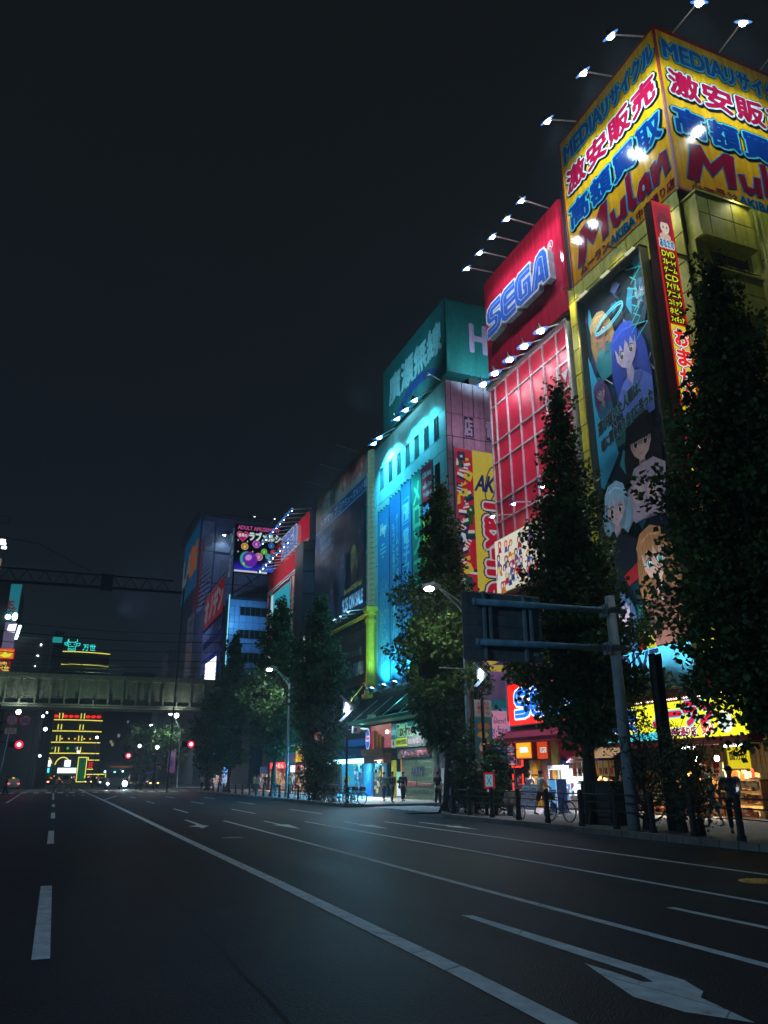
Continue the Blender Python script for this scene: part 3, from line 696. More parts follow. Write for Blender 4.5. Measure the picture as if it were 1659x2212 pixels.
# ------------------------------------------------------------------ red arcade building
SEGR = H('#e02a4c')
def sega_letters(f, u0, v0, w, h, d, thick=.35):
    """four fat slanted capitals: white slab, blue letters with white inline stripes"""
    sl = .0
    wl = w/4.0
    W_, B_ = (.80, .84, .92), H('#0f6ae0')
    def T(i, P): return [(u0+wl*(i+p[0])+sl*p[1], v0+h*p[1]) for p in P]
    S = [(.02, 0), (.62, 0), (.86, .06), (.97, .22), (.97, .42), (.84, .56), (.4, .60), (.4, .78), (.97, .78), (.97, 1), (.34, 1), (.1, .92), (.02, .78), (.02, .58), (.14, .45), (.58, .40), (.58, .24), (.02, .24)]
    E = [(.3, 0), (.97, 0), (.97, .24), (.42, .24), (.42, .39), (.97, .39), (.97, .61), (.42, .61), (.42, .77), (.97, .77), (.97, 1), (.3, 1), (.1, .9), (.02, .72), (.02, .28), (.1, .1)]
    G = [(.3, 0), (.97, 0), (.97, .62), (.55, .62), (.55, .40), (.62, .40), (.62, .24), (.42, .24), (.42, .77), (.97, .77), (.97, 1), (.3, 1), (.1, .9), (.02, .72), (.02, .28), (.1, .1)]
    A = [(.02, 0), (.36, 0), (.52, .62), (.60, .62), (.62, .30), (.5, .30), (.46, .12), (.70, .12), (.72, 0), (1.02, 0), (.98, .8), (.86, .96), (.66, 1), (.46, .94), (.34, .8)]
    for i, P in enumerate((S, E, G, A)):
        Q = T(i, P); cu = u0+wl*(i+.5); cv = v0+h*.5
        f.line(Q, h*.17, W_, d+thick*.0+.02+i*.002, closed=True)
        R = [(cu+(a-cu)*1.12, cv+(b-cv)*1.10) for a, b in Q]
        f.prism(R, 0, d, W_, (.35, .33, .4))
    for i, P in enumerate((S, E, G, A)):
        Q = T(i, P)
        f.poly(Q, B_, d+.035+.001*i); f.line(Q, h*.045, B_, d+.037+.001*i, closed=True)
        pass
    # inline stripes
    lines = [(0, [(.05, .12), (.6, .12), (.78, .2), (.78, .42), (.62, .5), (.3, .53), (.2, .62), (.2, .78), (.34, .89), (.95, .89)]),
             (1, [(.95, .12), (.35, .12), (.2, .26), (.2, .74), (.35, .89), (.95, .89)]), (1, [(.3, .5), (.95, .5)]),
             (2, [(.6, .5), (.8, .5), (.8, .12), (.35, .12), (.2, .26), (.2, .74), (.35, .89), (.95, .89)]),
             (3, [(.16, .0), (.45, .78), (.6, .86), (.78, .8), (.86, 0)])]
    for i, P in lines: f.line(T(i, P), h*.020, (.8, .84, .9), d+.055)
sb = thing('arcade_building', (30, 34, 0), 'red grid-fronted arcade building between yellow and pale pink buildings', 'building')
g = MB('matte', (.05, .04, .045)); g.box(23.12, 45, 30.0, 38.6, 3.45, 25.0); g.box(24.95, 45, 30.0, 38.6, 0, 3.45); g.box(24.0, 44, 30.3, 38.4, 25, 33); build('wall', g, sb)
g = MB('matte', (.12, .12, .13)); g.box(23.2, 40, 38.6, 38.72, 0, 25); build('wall', g, sb)
rus = [0]+[.62+1.36*i for i in range(6)]+[8.55]
rvs = [4.5, 5.9, 7.2, 8.7, 9.95, 12.4, 13.65, 16.1, 17.4, 19.95, 21.3, 23.75, 25.05]
panel_wall(sb, (23.02, 38.55, 0), (0, -1, 0), (-1, 0, 0), rus, rvs, SEGR, 'vinyl', gap=.03, th=.03, name='cladding_panel')
for i, u in enumerate(rus):
    g = MB('paint', (.72, .70, .76)); f = FX(g, 38.55, 0, 23.0); f.box(u-.03, 4.5, u+.03, 25.1, 0, .11, (.72, .70, .76)); build('mullion', g, sb)
for v in rvs[2:]:
    g = MB('paint', (.72, .70, .76)); f = FX(g, 38.55, 0, 23.0); f.box(-.05, v-.028, 8.6, v+.028, 0, .10, (.72, .70, .76)); build('transom', g, sb)
for v in (21.9, 18.2, 14.4):
    g = MB('paint', (.8, .8, .85)); f = FX(g, 31.3, v, 22.98); f.poly([(.35, .5), (.95, .5), (.65, -.15)], (.8, .8, .85), .02); f.line([(0, -.6), (1.15, -.6), (1.15, 1.0), (0, 1.0)], .1, (.8, .8, .85), .06, closed=True); build('emblem', g, sb)
g = MB('metal', (.6, .62, .68)); f = FX(g, 30.02, 0, 23.0); f.box(.0, 4.5, .18, 25.2, -.1, .25, (.6, .62, .68)); f.box(-8.6, 25.06, .18, 25.2, -.1, .3, (.6, .62, .68)); build('edge_trim', g, sb)
sg = thing('billboard', (23, 34.2, 25.8), 'large red rooftop billboard with blue and white four-letter logo', 'billboard')
g = MB('paint', SEGR); g.box(23.05, 23.25, 29.82, 38.62, 25.84, 33.24)
f = FX(g, 38.62, 25.84, 22.99)
build('casing', g, sg)
us = [0, 8.8]
g = MB('gloss', SEGR); f = FX(g, 38.62, 25.84, 23.0); f.rect(0, 0, 8.8, 7.4, SEGR, .03, 'gloss'); build('sign_face', g, sg)
g = MB('matte'); f = FX(g, 38.62, 25.84, 22.96); sega_letters(f, .95, 2.55, 6.9, 2.1, .42); build('lettering', g, sg)
g = MB('vinyl'); f = FX(g, 31.1, 30.45, 22.93); f.ell(.2, .3, .3, .33, (.8, .82, .86), .0); f.ell(.2, .3, .25, .28, SEGR, .006); f.text('R', .07, .1, .36, .5, (.8, .82, .86), .012, bold=.02); build('mark', g, sg)
g = MB('metal', (.12, .12, .13))
for y in (30.3, 33, 36, 38.3):
    g.tube([(23.3, y, 33.0), (25.5, y, 26)], .07, 5); g.tube([(23.3, y, 29), (25.5, y, 26)], .05, 5)
    g.box(23.2, 24.0, y-.05, y+.05, 25.1, 25.9)
build('scaffold', g, sg)
for y in (29.9, 31.5, 33.2, 34.8, 36.5):
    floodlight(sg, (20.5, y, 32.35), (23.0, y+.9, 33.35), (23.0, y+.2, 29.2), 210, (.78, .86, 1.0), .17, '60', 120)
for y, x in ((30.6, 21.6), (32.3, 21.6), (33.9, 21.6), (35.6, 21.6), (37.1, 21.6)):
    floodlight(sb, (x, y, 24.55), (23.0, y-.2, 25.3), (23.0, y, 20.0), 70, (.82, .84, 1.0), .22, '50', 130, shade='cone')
for y in (31.6, 34.3, 37.0): spot('lamp_light', sb, (19.8, y, 23.6), (23.0, y, 14.5), 480, (1.0, .72, .86), 85, .4, 1.0)  # added wash without fixtures, carrying light down the red grid
# illustrated light box high on the left of the red front, and smaller signs
lb = thing('light_box', (22.9, 36.4, 11.5), 'bright light box crowded with small drawn faces on the red grid front', 'sign')
g = MB('paint', (.5, .45, .3)); f = FX(g, 38.5, 11.6, 22.95); f.box(0, 0, 4.6, 3.3, -.05, .3, (.6, .5, .25)); build('casing', g, lb)
g = MB('glow0.8'); f = FX(g, 38.45, 11.65, 22.62); f.rect(0, 0, 4.5, 3.2, H('#e8e4d0'), 0)
rr = random.Random(4)
for i in range(46):
    u, v = rr.uniform(.2, 4.3), rr.uniform(.25, 2.9); c = H(rr.choice(['#d06a2c', '#3458b0', '#8c2870', '#c8a040', '#402830', '#283048', '#b83048', '#50a0b0', '#e0b030']))
    f.ell(u, v, .2, .24, c, .003+.0008*i, n=10); f.ell(u, v-.03, .12, .15, H('#e8c8b0'), .0035+.0008*i, n=8)
    f.poly([(u-.2, v-.5), (u+.2, v-.5), (u+.12, v-.18), (u-.12, v-.18)], H(rr.choice(['#204080', '#a02040', '#604890', '#e0e0e0', '#c07030'])), .0032+.0008*i)
build('sign_face', g, lb)
for u, z in ((31.7, 15.9), (34.6, 15.9), (37.0, 15.9)):
    floodlight(lb, (21.7, u, 15.9), (23.0, u, 16.2), (22.7, u, 13), 0, (.9, .95, 1), .12, '30', 100)

# ------------------------------------------------------------------ pink side, teal front: the radio-parts building
PINK = H('#a088a0')
hb = thing('radio_building', (30, 52, 0), 'tall radio-parts building with teal front and pale pink tiled side', 'building')
g = MB('matte', (.008, .01, .012)); g.box(23.08, 45, 44.96, 59.2, 2.9, 29.2); g.box(23.08, 45, 44.96, 54.0, 0, 2.9); g.box(24.3, 45, 54.0, 59.2, 0, 2.9); build('wall', g, hb)
xs = [0, .42, 1.35, 2.25, 3.15, 4.05, 4.95, 5.85, 6.75]; zs = [4.6, 6.3, 7.3, 9.3, 11.2, 13.2, 15.1, 17.1, 19.0, 21.0, 22.9, 24.7, 26.52, 29.2]
def pinkwin(u, v): return 24.7 < v < 26.52 and (1.35 < u < 2.25 or 3.15 < u < 4.05)
panel_wall(hb, (22.98, 44.96, 0), (1, 0, 0), (0, -1, 0), xs, zs, PINK, 'paint', skip=pinkwin, gap=.05, th=.05)
for x in (24.33, 26.13):
    g = MB('glass', (.03, .035, .06)); f = FY(g, x, 24.75, 44.95); f.rect(0, 0, .9, 1.75, (.03, .035, .06)); w = build('window', g, hb)
    g = MB('paint', PINK); f = FY(g, x, 24.75, 44.94)
    for a, b, c, d in ((0, 0, .06, 1.75), (.84, 0, .9, 1.75), (0, 0, .9, .06), (0, 1.69, .9, 1.75)): f.box(a, b, c, d, 0, .07, PINK)
    build('frame', g, w)
    g = MB('vinyl'); f = FY(g, x, 24.75, 44.93); f.text('店' if x < 25 else '電', .14, .2, .76, 1.6, (.35, .36, .5), 0, bold=.03); build('decal', g, w)
TEAL = H('#5a9aa0'); TW = H('#8ab0b4')
ys = [0, .9]+[.9+1.18*(i+1) for i in range(11)]+[14.2]; zv = [7.6, 9.0, 11, 13, 15, 17, 19, 21, 22.4, 23.8, 24.9, 26.85, 28.0, 29.2]
wy = (57.35, 55.45, 53.6, 51.85, 50.05, 48.25, 46.5)
def tealwin(u, v):
    y = 59.2-u
    return (24.9 < v < 26.85 and any(abs(y-w) < .45 for w in wy))
edges = [0.0]
for w in wy: edges += [59.2-w-.45, 59.2-w+.45]
edges.append(14.2)
def band(u, v): return tealwin(u, v)
panel_wall(hb, (23.0, 59.2, 0), (0, -1, 0), (-1, 0, 0), edges, [24.9, 26.85], TW, 'vinyl', skip=band, gap=.012, th=.05)
panel_wall(hb, (23.0, 59.2, 0), (0, -1, 0), (-1, 0, 0), ys, [7.6, 9.4, 11.2, 13, 14.8, 16.6, 18.4, 20.2, 22.0, 23.72, 24.9], TW, 'vinyl', gap=.035, th=.05)
panel_wall(hb, (23.0, 59.2, 0), (0, -1, 0), (-1, 0, 0), ys, [26.85, 29.2], TW, 'vinyl', gap=.035, th=.05)
for w in wy:
    g = MB('metal', (.2, .3, .32)); f = FX(g, w+.45, 24.9, 23.0)
    for a, b, c, d in ((0, 0, .07, 1.95), (.83, 0, .9, 1.95), (0, 0, .9, .07), (0, 1.88, .9, 1.95), (.42, 0, .47, 1.95)): f.box(a, b, c, d, -.12, .06, (.2, .3, .32))
    wn_ = build('window', g, hb)
    g = MB('glass', (.008, .012, .015)); FX(g, w+.4, 24.95, 23.06).rect(0, 0, .8, 1.85, (.008, .012, .015)); build('pane', g, wn_)
g = MB('glass', (.01, .012, .015)); FX(g, 46.95, 21.0, 22.94).rect(0, 0, .85, 2.1, (.01, .012, .015)); wn_ = build('window', g, hb)
g = MB('metal', (.15, .2, .22)); g.box(22.9, 23.1, 44.9, 59.3, 29.2, 29.32); build('coping', g, hb)
LT = (.06, .70, 1.0)
for y, p in ((46.9, 500), (48.65, 900), (50.3, 1100), (54.1, 2400), (55.4, 6000)):
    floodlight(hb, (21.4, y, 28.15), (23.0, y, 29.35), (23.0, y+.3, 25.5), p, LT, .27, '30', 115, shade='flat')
floodlight(hb, (22.1, 45.9, 29.9), (23.0, 45.6, 29.4), (23.8, 46.2, 31.5), 0, LT, .15, '2', 100)
# green rooftop box with the company name
tb = thing('rooftop_box', (30, 51, 29.4), 'dark green rooftop box with big company characters above teal front', 'billboard')
GRN = H('#1c6468')
g = MB('matte', (.02, .02, .025)); g.box(24.2, 44, 46, 57, 29.2, 29.8); g.box(25, 26.4, 44.97, 46, 29.2, 29.85); build('base', g, tb)
g = MB('paint', GRN); g.box(23.0, 44, 44.6, 57.0, 29.75, 36.0); build('box_panel', g, tb)
g = MB('paint', GRN); f = FX(g, 57.05, 29.2, 22.97); f.rect(.06, .4, 12.4, 6.8, GRN, 0)
f.text('廣瀬無線', 1.55, 2.75, 11.8, 5.35, H('#8cc4d0'), .03, bold=.04, res=3)
for i in range(18):
    t0, t1 = i/18, (i+1)/18
    a = lambda t: (3.2+7.9*t, .9+1.75*math.sin(math.pi*min(1, t*.92+.04))**.7); b = lambda t: (3.2+7.9*t, .7+1.15*math.sin(math.pi*min(1, t*.92+.04))**.9)
    f.poly([b(t0), b(t1), a(t1), a(t0)], H('#1c3c80'), .02)
build('sign_face', g, tb)
g = MB('paint', GRN); f = FY(g, 23.05, 29.4, 44.57); f.rect(0, .4, 20, 6.5, GRN, 0); f.text('HIROSE', 2.0, 2.35, 9.6, 4.75, H('#b890b8'), .03, bold=.04); build('sign_face', g, tb)
spot('lamp_light', tb, (25.5, 41.5, 28.8), (25.8, 44.6, 32), 1300, (.42, .85, .9), 120, .3)
# the duty-free banner on the pink side
db = thing('wall_sign', (25.5, 44.8, 13.5), 'lit wall sign with flags beside yellow duty-free lettering on pink wall', 'sign')
g = MB('paint', (.12, .1, .12)); f = FY(g, 23.42, 4.4, 44.85); f.box(0, 0, 5.2, 19.45, -.03, .06, (.3, .28, .3)); build('frame', g, db)
g = MB('glow0.42'); f = FY(g, 23.5, 4.5, 44.77); Wd = 5.0; Hd = 19.25
f.rect(1.35, 7.2, Wd, Hd, H('#f0d850'), .0); f.rect(0, 7.2, 1.37, Hd, H('#d01c3c'), .002)
rr = random.Random(21)
flags = [('#f0ece8', '#202428', '#c81c3c'), ('#1c5830', '#e8e4e0', '#1c2c60'), ('#202858', '#f0f0f0', '#b82040'), ('#d01c34', '#f0c838', '#f0f0f0'), ('#e8e8ec', '#2050a0', '#c82038'), ('#f0d040', '#1c5830', '#2868b0'), ('#183878', '#c82038', '#e8e8e8')]
for i in range(34):
    v = 7.5+11.5*(i/34)+rr.uniform(-.1, .1); u = .05+(i*0.618 % 1)*1.0; a, b, c = rr.choice(flags); q = rr.uniform(-.5, .5); w, h = rr.uniform(.5, .8), rr.uniform(.55, .85)
    P = lambda x, y: (min(1.36, max(.0, u+x*w*math.cos(q)-y*h*math.sin(q))), min(Hd, max(7.2, v+x*w*math.sin(q)+y*h*math.cos(q))))
    e = .005+.0025*i
    f.poly([P(-.5, -.5), P(.5, -.5), P(.5, .5), P(-.5, .5)], H(a), e)
    k = i % 4
    if k == 0: f.poly([P(-.5, -.5), P(.5, -.5), P(.5, -.15), P(-.5, -.15)], H(c), e+.0006); f.poly([P(-.5, .15), P(.5, .15), P(.5, .5), P(-.5, .5)], H(b), e+.0006)
    elif k == 1:
        cx, cy = P(0, 0); f.ell(cx, cy, .15*w, .17*w, H(c), e+.0006, n=10)
        st = []
        for j in range(10):
            t = 2*math.pi*j/10+math.pi/2+q; r_ = .16 if j % 2 == 0 else .06; st.append((cx+r_*math.cos(t), cy+r_*math.sin(t)))
        if cx > .2 and cx < 1.2: f.poly(st, H(b), e+.0012)
    elif k == 2:
        for j in range(3): f.poly([P(-.5, -.5+.33*j), P(.5, -.5+.33*j), P(.5, -.36+.33*j), P(-.5, -.36+.33*j)], H(c), e+.0006)
        f.poly([P(-.5, 0), P(0, 0), P(0, .5), P(-.5, .5)], H('#203070'), e+.0012)
    else: f.poly([P(-.5, -.5), P(.1, -.2), P(-.2, .5), P(-.5, .5)], H(b), e+.0006)
f.text('AKKY', 1.45, 16.2, 4.4, 17.4, H('#1c2c70'), .02, bold=.035, slant=.25)
P = [(2.75+.42*math.cos(t), 16.8+1.35*math.sin(t)) for t in np.linspace(0, 2*math.pi, 26)]; f.line([(a+.18*(b-16.8), b) for a, b in P], .09, H('#1c2c70'), .05)
Lr, Lw, Ln = H('#d8183c'), H('#e8e4ec'), H('#14183c')
# sideways lettering reading downward
g2 = f; fr2 = Fr(g, f.p(2.0, 15.85, .02), (0, 0, -1), (1, 0, 0), (0, -1, 0))
fr2.text('Tax-free', 0, .15, 8.6, 1.95, Lr, .02, bold=.06, outline=[(.14, Lw), (.24, Ln)], res=3)
f.rect(1.8, 3.6, 4.9, 7.0, H('#e8c838'), .0)
for P in ([(2.0, 5.2), (2.5, 4.6), (3.6, 5.0), (3.1, 5.5), (3.6, 6.2), (3.0, 6.3), (2.7, 5.6)], [(3.9, 5.6), (4.4, 4.8), (5, 5.4), (4.8, 6.0), (4.3, 6.4)], [(2.1, 4.0), (4.9, 4.2), (4.9, 4.6), (3.2, 4.5)]): f.poly(P, H('#182860'), .006)
build('sign_face', g, db)
# cloth banners on the teal front
def long_banner(y0, y1, z0, z1, col, lab, fn, strength='vinyl'):
    t = thing('cloth_banner', (22.85, (y0+y1)/2, z0), lab, 'banner', 'long cloth banners on the teal front')
    g = MB('vinyl', (.02, .04, .06)); f = FX(g, y1, z0, 22.93); f.box(-.05, -.05, y1-y0+.05, z1-z0+.05, -.02, .02, (.02, .04, .06)); build('frame', g, t)
    g = MB(strength); f = FX(g, y1, z0, 22.9); f.rect(0, 0, y1-y0, z1-z0, col, 0); fn(f, y1-y0, z1-z0); build('print', g, t)
    g = MB('metal', (.2, .3, .3)); f = FX(g, y1, z1, 22.9)
    for u in np.arange(.3, y1-y0, .6): f.box(u, .0, u+.05, .15, -.1, .15, (.1, .2, .22))
    build('clip', g, t); return t
B1, CYL = H('#2c88c8'), H('#80dcf0')
def hand_lines(f, ou, ov, s, n=1):
    import math as m_
    C = CYL
    pts = [[(.2, 0), (.1, .9), (.35, 1.7), (.25, 2.6), (.5, 3.2), (.9, 3.3), (1.3, 3.0), (1.5, 2.3), (1.35, 1.6), (1.5, .9), (1.2, 0)],
           [(.45, .2), (.5, 1.2), (.75, 1.6), (1.0, 1.2), (1.1, .3)], [(.3, 2.4), (.6, 2.7), (.9, 2.5), (1.2, 2.75), (1.4, 2.5)],
           [(.5, 3.1), (.6, 2.2), (.8, 1.9)], [(1.2, 3.0), (1.1, 2.3), (.9, 1.9)], [(.75, 1.6), (.55, 2.1), (.75, 2.35), (1.0, 2.1), (.9, 1.7)],
           [(.1, .9), (.45, .7), (.9, .9), (1.5, .9)], [(.2, 0), (.6, .5), (1.2, 0)], [(.6, 2.0), (.7, 1.5), (1.1, 1.5)], [(.3, 1.5), (.15, 1.9), (.25, 2.3)]]
    for P in pts: f.line([(ou+a*s, ov+b*s) for a, b in P], .045, C, .012)
def bn1(f, W, Hh):
    f.text('Hey', .55, Hh-2.4, 1.75, Hh-1.2, H('#d8e8e0'), .01, bold=.05, slant=.1)
    for i, a in enumerate((0, .25, .5)): f.line([(.1+.1*i, Hh-2.3+a), (.45, Hh-2.15+a)], .05, CYL, .01); f.line([(1.85, Hh-1.7+a), (2.2-.1*i, Hh-1.55+a)], .05, CYL, .01)
    for i, (a, b) in enumerate(((.8, 1.5), (.5, 1.9), (.5, 1.7), (.9, 1.3))): f.rect(a, Hh-3.1-.35*i, b, Hh-2.95-.35*i, CYL, .01)
    hand_lines(f, .35, 5.0, 1.1); hand_lines(f, .5, .9, 1.1); hand_lines(f, .2, 2.8, .9)
def bn2(f, W, Hh):
    f.text('ゲームセンターを', 1.35, Hh-8.8, 1.8, Hh-1.6, CYL, .01, bold=.02, vert=True); f.text('もっと遊びやすく！', .6, Hh-9.8, 1.05, Hh-2.2, CYL, .01, bold=.02, vert=True)
    hand_lines(f, .3, 1.6, 1.1); hand_lines(f, .6, 4.0, .7)
def bn3(f, W, Hh):
    f.line([(.3, Hh-3.3), (1.6, Hh-3.3), (1.6, Hh-1.3), (.3, Hh-1.3)], .06, CYL, .01, closed=True); f.text('円', .45, Hh-3.1, .95, Hh-1.7, CYL, .012, bold=.03); f.text('得', 1.0, Hh-3.1, 1.5, Hh-1.7, CYL, .012, bold=.03)
    f.text('電子マネー使える', .45, .6, 1.5, Hh-3.7, H('#7cd0f0'), .01, bold=.04, vert=True)
def bn4(f, W, Hh): f.text('メロンブックス', .35, 1.2, 1.5, Hh-.6, H('#5cc4a0'), .01, bold=.04, vert=True)
def bn5(f, W, Hh):
    f.rect(0, Hh-2.9, W, Hh, H('#a01c34'), .003); f.rect(0, Hh-4.0, W, Hh-2.9, H('#1458a0'), .003); f.rect(0, 0, W, Hh-4.0, H('#c8cc30'), .003)
    for i, t in enumerate(('Cửa hàng', 'miễn thuế', 'Đồ điện tử')): f.text(t, .2, Hh-1.1-.75*i, 1.7, Hh-.5-.75*i, H('#d8c8d0'), .01, bold=.02)
    f.text('日本特産', .15, Hh-3.75, 1.75, Hh-3.15, H('#90c8e8'), .01, bold=.03); f.text('免税店', .3, Hh-8.8, 1.6, Hh-4.3, H('#1c5838'), .01, bold=.04, vert=True)
for y0, y1, z1, c, lab, fn in ((55.75, 58.2, 22.9, B1, 'blue cloth banner with game centre logo and outlined hands', bn1), (53.35, 55.6, 23.3, H('#2c7cc0'), 'narrow blue cloth banner with two vertical lines of writing', bn2), (51.3, 53.2, 23.6, H('#2c80d0'), 'blue cloth banner announcing electronic money vertically', bn3), (49.3, 51.1, 23.65, H('#1c7c70'), 'sea green cloth banner with pale bookshop characters', bn4), (47.3, 49.15, 23.7, H('#802030'), 'red and yellow cloth banner in a foreign language', bn5)):
    long_banner(y0, y1, 8.2, z1, c, lab, fn)
for y in (56.4, 53.9, 51.8):
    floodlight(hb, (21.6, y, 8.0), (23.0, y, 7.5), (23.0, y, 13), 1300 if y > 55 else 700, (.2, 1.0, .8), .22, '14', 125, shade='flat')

# ------------------------------------------------------------------ dark amusement building with the long poster
am = thing('amusement_building', (30, 68, 0), 'dark amusement store building with huge poster and yellow corner pipe', 'building')
g = MB('matte', (.045, .045, .05)); g.box(23.06, 45, 60.35, 76.6, 3.2, 30.5); g.box(24.2, 45, 60.35, 76.6, 0, 3.2); g.box(22.9, 23.3, 60.3, 76.6, 3.9, 7.0); build('wall', g, am)
# glass-block stair column at the corner
g = MB('matte', (.02, .05, .045)); g.cyl(23.3, 59.78, 4, 30, .62, 16)
build('column', g, am)
gb = None
nb = 0
for z in np.arange(6.0, 29.4, .46):
    for a in range(5):
        t = math.radians(125+a*27.5)
        c = (23.3+.66*math.cos(t), 59.78+.66*math.sin(t), z)
        if nb < 280:
            if gb is None:
                k = MB('glow0.16', H('#a8f0cc')); k.box(-.02, .04, -.14, .14, 0, .41); o = build('glass_block', k, None, base=(0, 0, 0)); gb = o.data
            else: o = bpy.data.objects.new('glass_block', gb); COL.objects.link(o)
            o.parent = am; o.location = tuple(np.array(c)-np.array((30, 68, 0))); o.rotation_euler = (0, 0, t); nb += 1
g = MB('metal', (.5, .7, .75)); g.tube([(22.75, 60.45, 8), (22.75, 60.45, 27.5)], .06, 6)
for z in np.arange(9, 27.5, 2.2): g.tube([(22.75, 60.45, z), (22.6, 60.2, z)], .05, 4)
build('pipe', g, am)
g = MB('paint', (.78, .46, .03)); g.tube([(22.5, 58.95, 7.9), (22.5, 58.95, 14.2)], .38, 14)
for z, r in ((7.9, .5), (8.5, .45), (13.6, .45), (14.25, .54)): g.cyl(22.5, 58.95, z, z+.28, r, 14)
g.box(21.95, 23.05, 58.4, 59.5, 7.5, 7.85); g.tube([(22.6, 59.0, 14.5), (22.6, 76, 14.5)], .17, 8); g.box(22.0, 23.05, 58.45, 59.4, 14.53, 14.9)
build('corner_pipe', g, am)
g = MB('metal', (.5, .5, .15)); g.tube([(22.3, 60.2, 8.6), (21.6, 61.8, 7.2)], .07, 5); build('strut', g, am); spot('lamp_light', am, (21.2, 61.6, 7.4), (22.5, 59.2, 11.0), 420, (1, .95, .55), 100, .2)
ps = thing('wall_sign', (22.9, 68, 15), 'huge dark blue poster above a shop name strip on dark building', 'billboard')
g = MB('paint', (.05, .05, .055)); f = FX(g, 76.6, 15.2, 22.98); f.box(0, 0, 16.2, 15.3, -.05, .1, (.06, .06, .07)); build('frame', g, ps)
g = MB('vinyl'); f = FX(g, 76.55, 15.3, 22.86); W = 16.1
f.rect(0, 12.2, W, 15.2, H('#6c6a60'), 0); f.rect(0, 10.9, W, 12.2, H('#10305c'), .0); f.rect(0, 0, W, 10.85, H('#0c1c34'), 0)
f.rect(0, 10.8, W, 10.95, H('#4c90b8'), .01)
f.text('ビックカメラ', 8.6, 12.9, 15.2, 14.8, H('#a83028'), .01, bold=.05); f.text('ラジオ会館', 1.4, 12.6, 6.6, 14.2, H('#3c3c38'), .01, bold=.04)
f.text('ソフマップ', 1.8, 11.1, 7.4, 12.0, H('#78a8c8'), .01, bold=.05); f.ell(8.2, 11.55, .5, .5, H('#78a8c8'), .008); f.ell(8.2, 11.55, .4, .4, H('#10305c'), .012); f.text('4', 8.0, 11.25, 8.4, 11.85, H('#78a8c8'), .016)
f.text('アミューズメント館', 8.9, 11.15, 15.7, 11.95, H('#78a8c8'), .01, bold=.03)
rr = random.Random(5)
for i in range(70):
    u, v = rr.uniform(.3, 15.4), rr.uniform(.3, 10.2); w, h = rr.uniform(.4, 1.6), rr.uniform(.6, 3.0); c = H(rr.choice(['#122c54', '#0c1830', '#163a5c', '#1c2038', '#28182c', '#0e2c40', '#301420', '#141c28']))
    f.poly([(max(.05, u-w*.5), max(.05, v-h*.3)), (min(16, u+w*.1), max(.05, v-h*.5)), (min(16, u+w*.5), v), (u, min(10.7, v+h*.5)), (max(.05, u-w*.3), min(10.7, v+h*.2))], c, .004+.0007*i)
figure_art(f, 12.6, 5.4, 1.15, H('#9a9444'), H('#6c5c58'), H('#301c20'), .07, H('#203040'), .05)
figure_art(f, 9.6, 5.2, 1.25, H('#2c5c8c'), H('#4c5468'), H('#1c2c48'), .13, H('#203040'), -.05)
figure_art(f, 6.6, 3.4, 1.0, H('#3c2438'), H('#4c4450'), H('#182040'), .19, H('#401818'), .1)
figure_art(f, 14.6, 7.2, .9, H('#1c2454'), H('#4c4858'), H('#101830'), .25, H('#203040'), .0)
for i, t in enumerate(('ダンジョンに出会いを', '求めるのは間違って', 'いるだろうか')): f.text(t, 2.6+.3*i, 9.0-.95*i, 7.6-.2*i, 9.8-.95*i, H('#4c8cb0'), .3, bold=.03, shear_v=.06)
f.text('Blu-ray & DVD Vol.1', 10.6, 2.0, 15.4, 2.6, H('#a8a040'), .3, bold=.03); f.text('9.25 ON SALE', 10.2, .5, 15.6, 1.7, H('#88b0c8'), .3, bold=.04)
build('print', g, ps)
for y in (61.6, 63.6, 65.6, 67.6, 69.6, 71.6, 73.6): floodlight(ps, (21.4, y, 14.9), (22.9, y, 15.3), (23, y, 19), 200, (.45, .75, 1.0), .12, '6', 130, shade='flat')
spot('lamp_light', ps, (20.6, 76.2, 27.0), (22.9, 75.2, 19.0), 1100, (.1, .45, 1.0), 115, .3)
for y in (62.5, 67.5, 72.5):
    g = MB('metal', (.2, .2, .22)); g.tube([(22.9, y, 30.4), (20.4, y, 30.8)], .04, 5); ah = build('lamp_arm', g, ps)
    spot('lamp_light', ah, (20.3, y, 30.7), (22.9, y, 22.0), 700, (.3, .68, 1.0), 120, .3, 1.0)  # top arms and spots added to brighten the poster
lp = thing('wall_sign', (22.9, 64, 9.2), 'dark release-date poster under the yellow pipe', 'billboard')
g = MB('paint', (.03, .03, .03)); f = FX(g, 75.5, 8.9, 22.9); f.box(0, 0, 15.6, 4.7, -.05, .1, (.025, .025, .03)); f.line([(7.2, .1), (15.4, .1), (15.4, 4.6), (7.2, 4.6)], .08, (.12, .14, .16), .11, closed=True); build('casing', g, lp)
g = MB('vinyl'); f = FX(g, 75.5, 8.9, 22.78); f.rect(.1, .1, 15.3, 4.6, H('#10141a'), 0); f.rect(.1, .1, 6.8, 4.6, H('#301418'), .004)
for i in range(5): figure_art(f, 1.2+1.2*i, 3.2, .55, H('#281418'), H('#3c2424'), H('#20101a'), .01+.05*i)
f.text('TVアニメ', 7.6, 3.7, 9.4, 4.1, H('#3c5464'), .3); f.text('全国公開中', 10.2, 3.7, 14.4, 4.2, H('#3c5464'), .3)
f.text('Blu-ray & DVD BOX 1巻', 7.6, 2.3, 14.6, 3.1, H('#54788c'), .3, bold=.03); f.text('月 日(水)発売!', 7.8, .6, 14.9, 1.9, H('#6088a0'), .3, bold=.04)
build('print', g, lp)

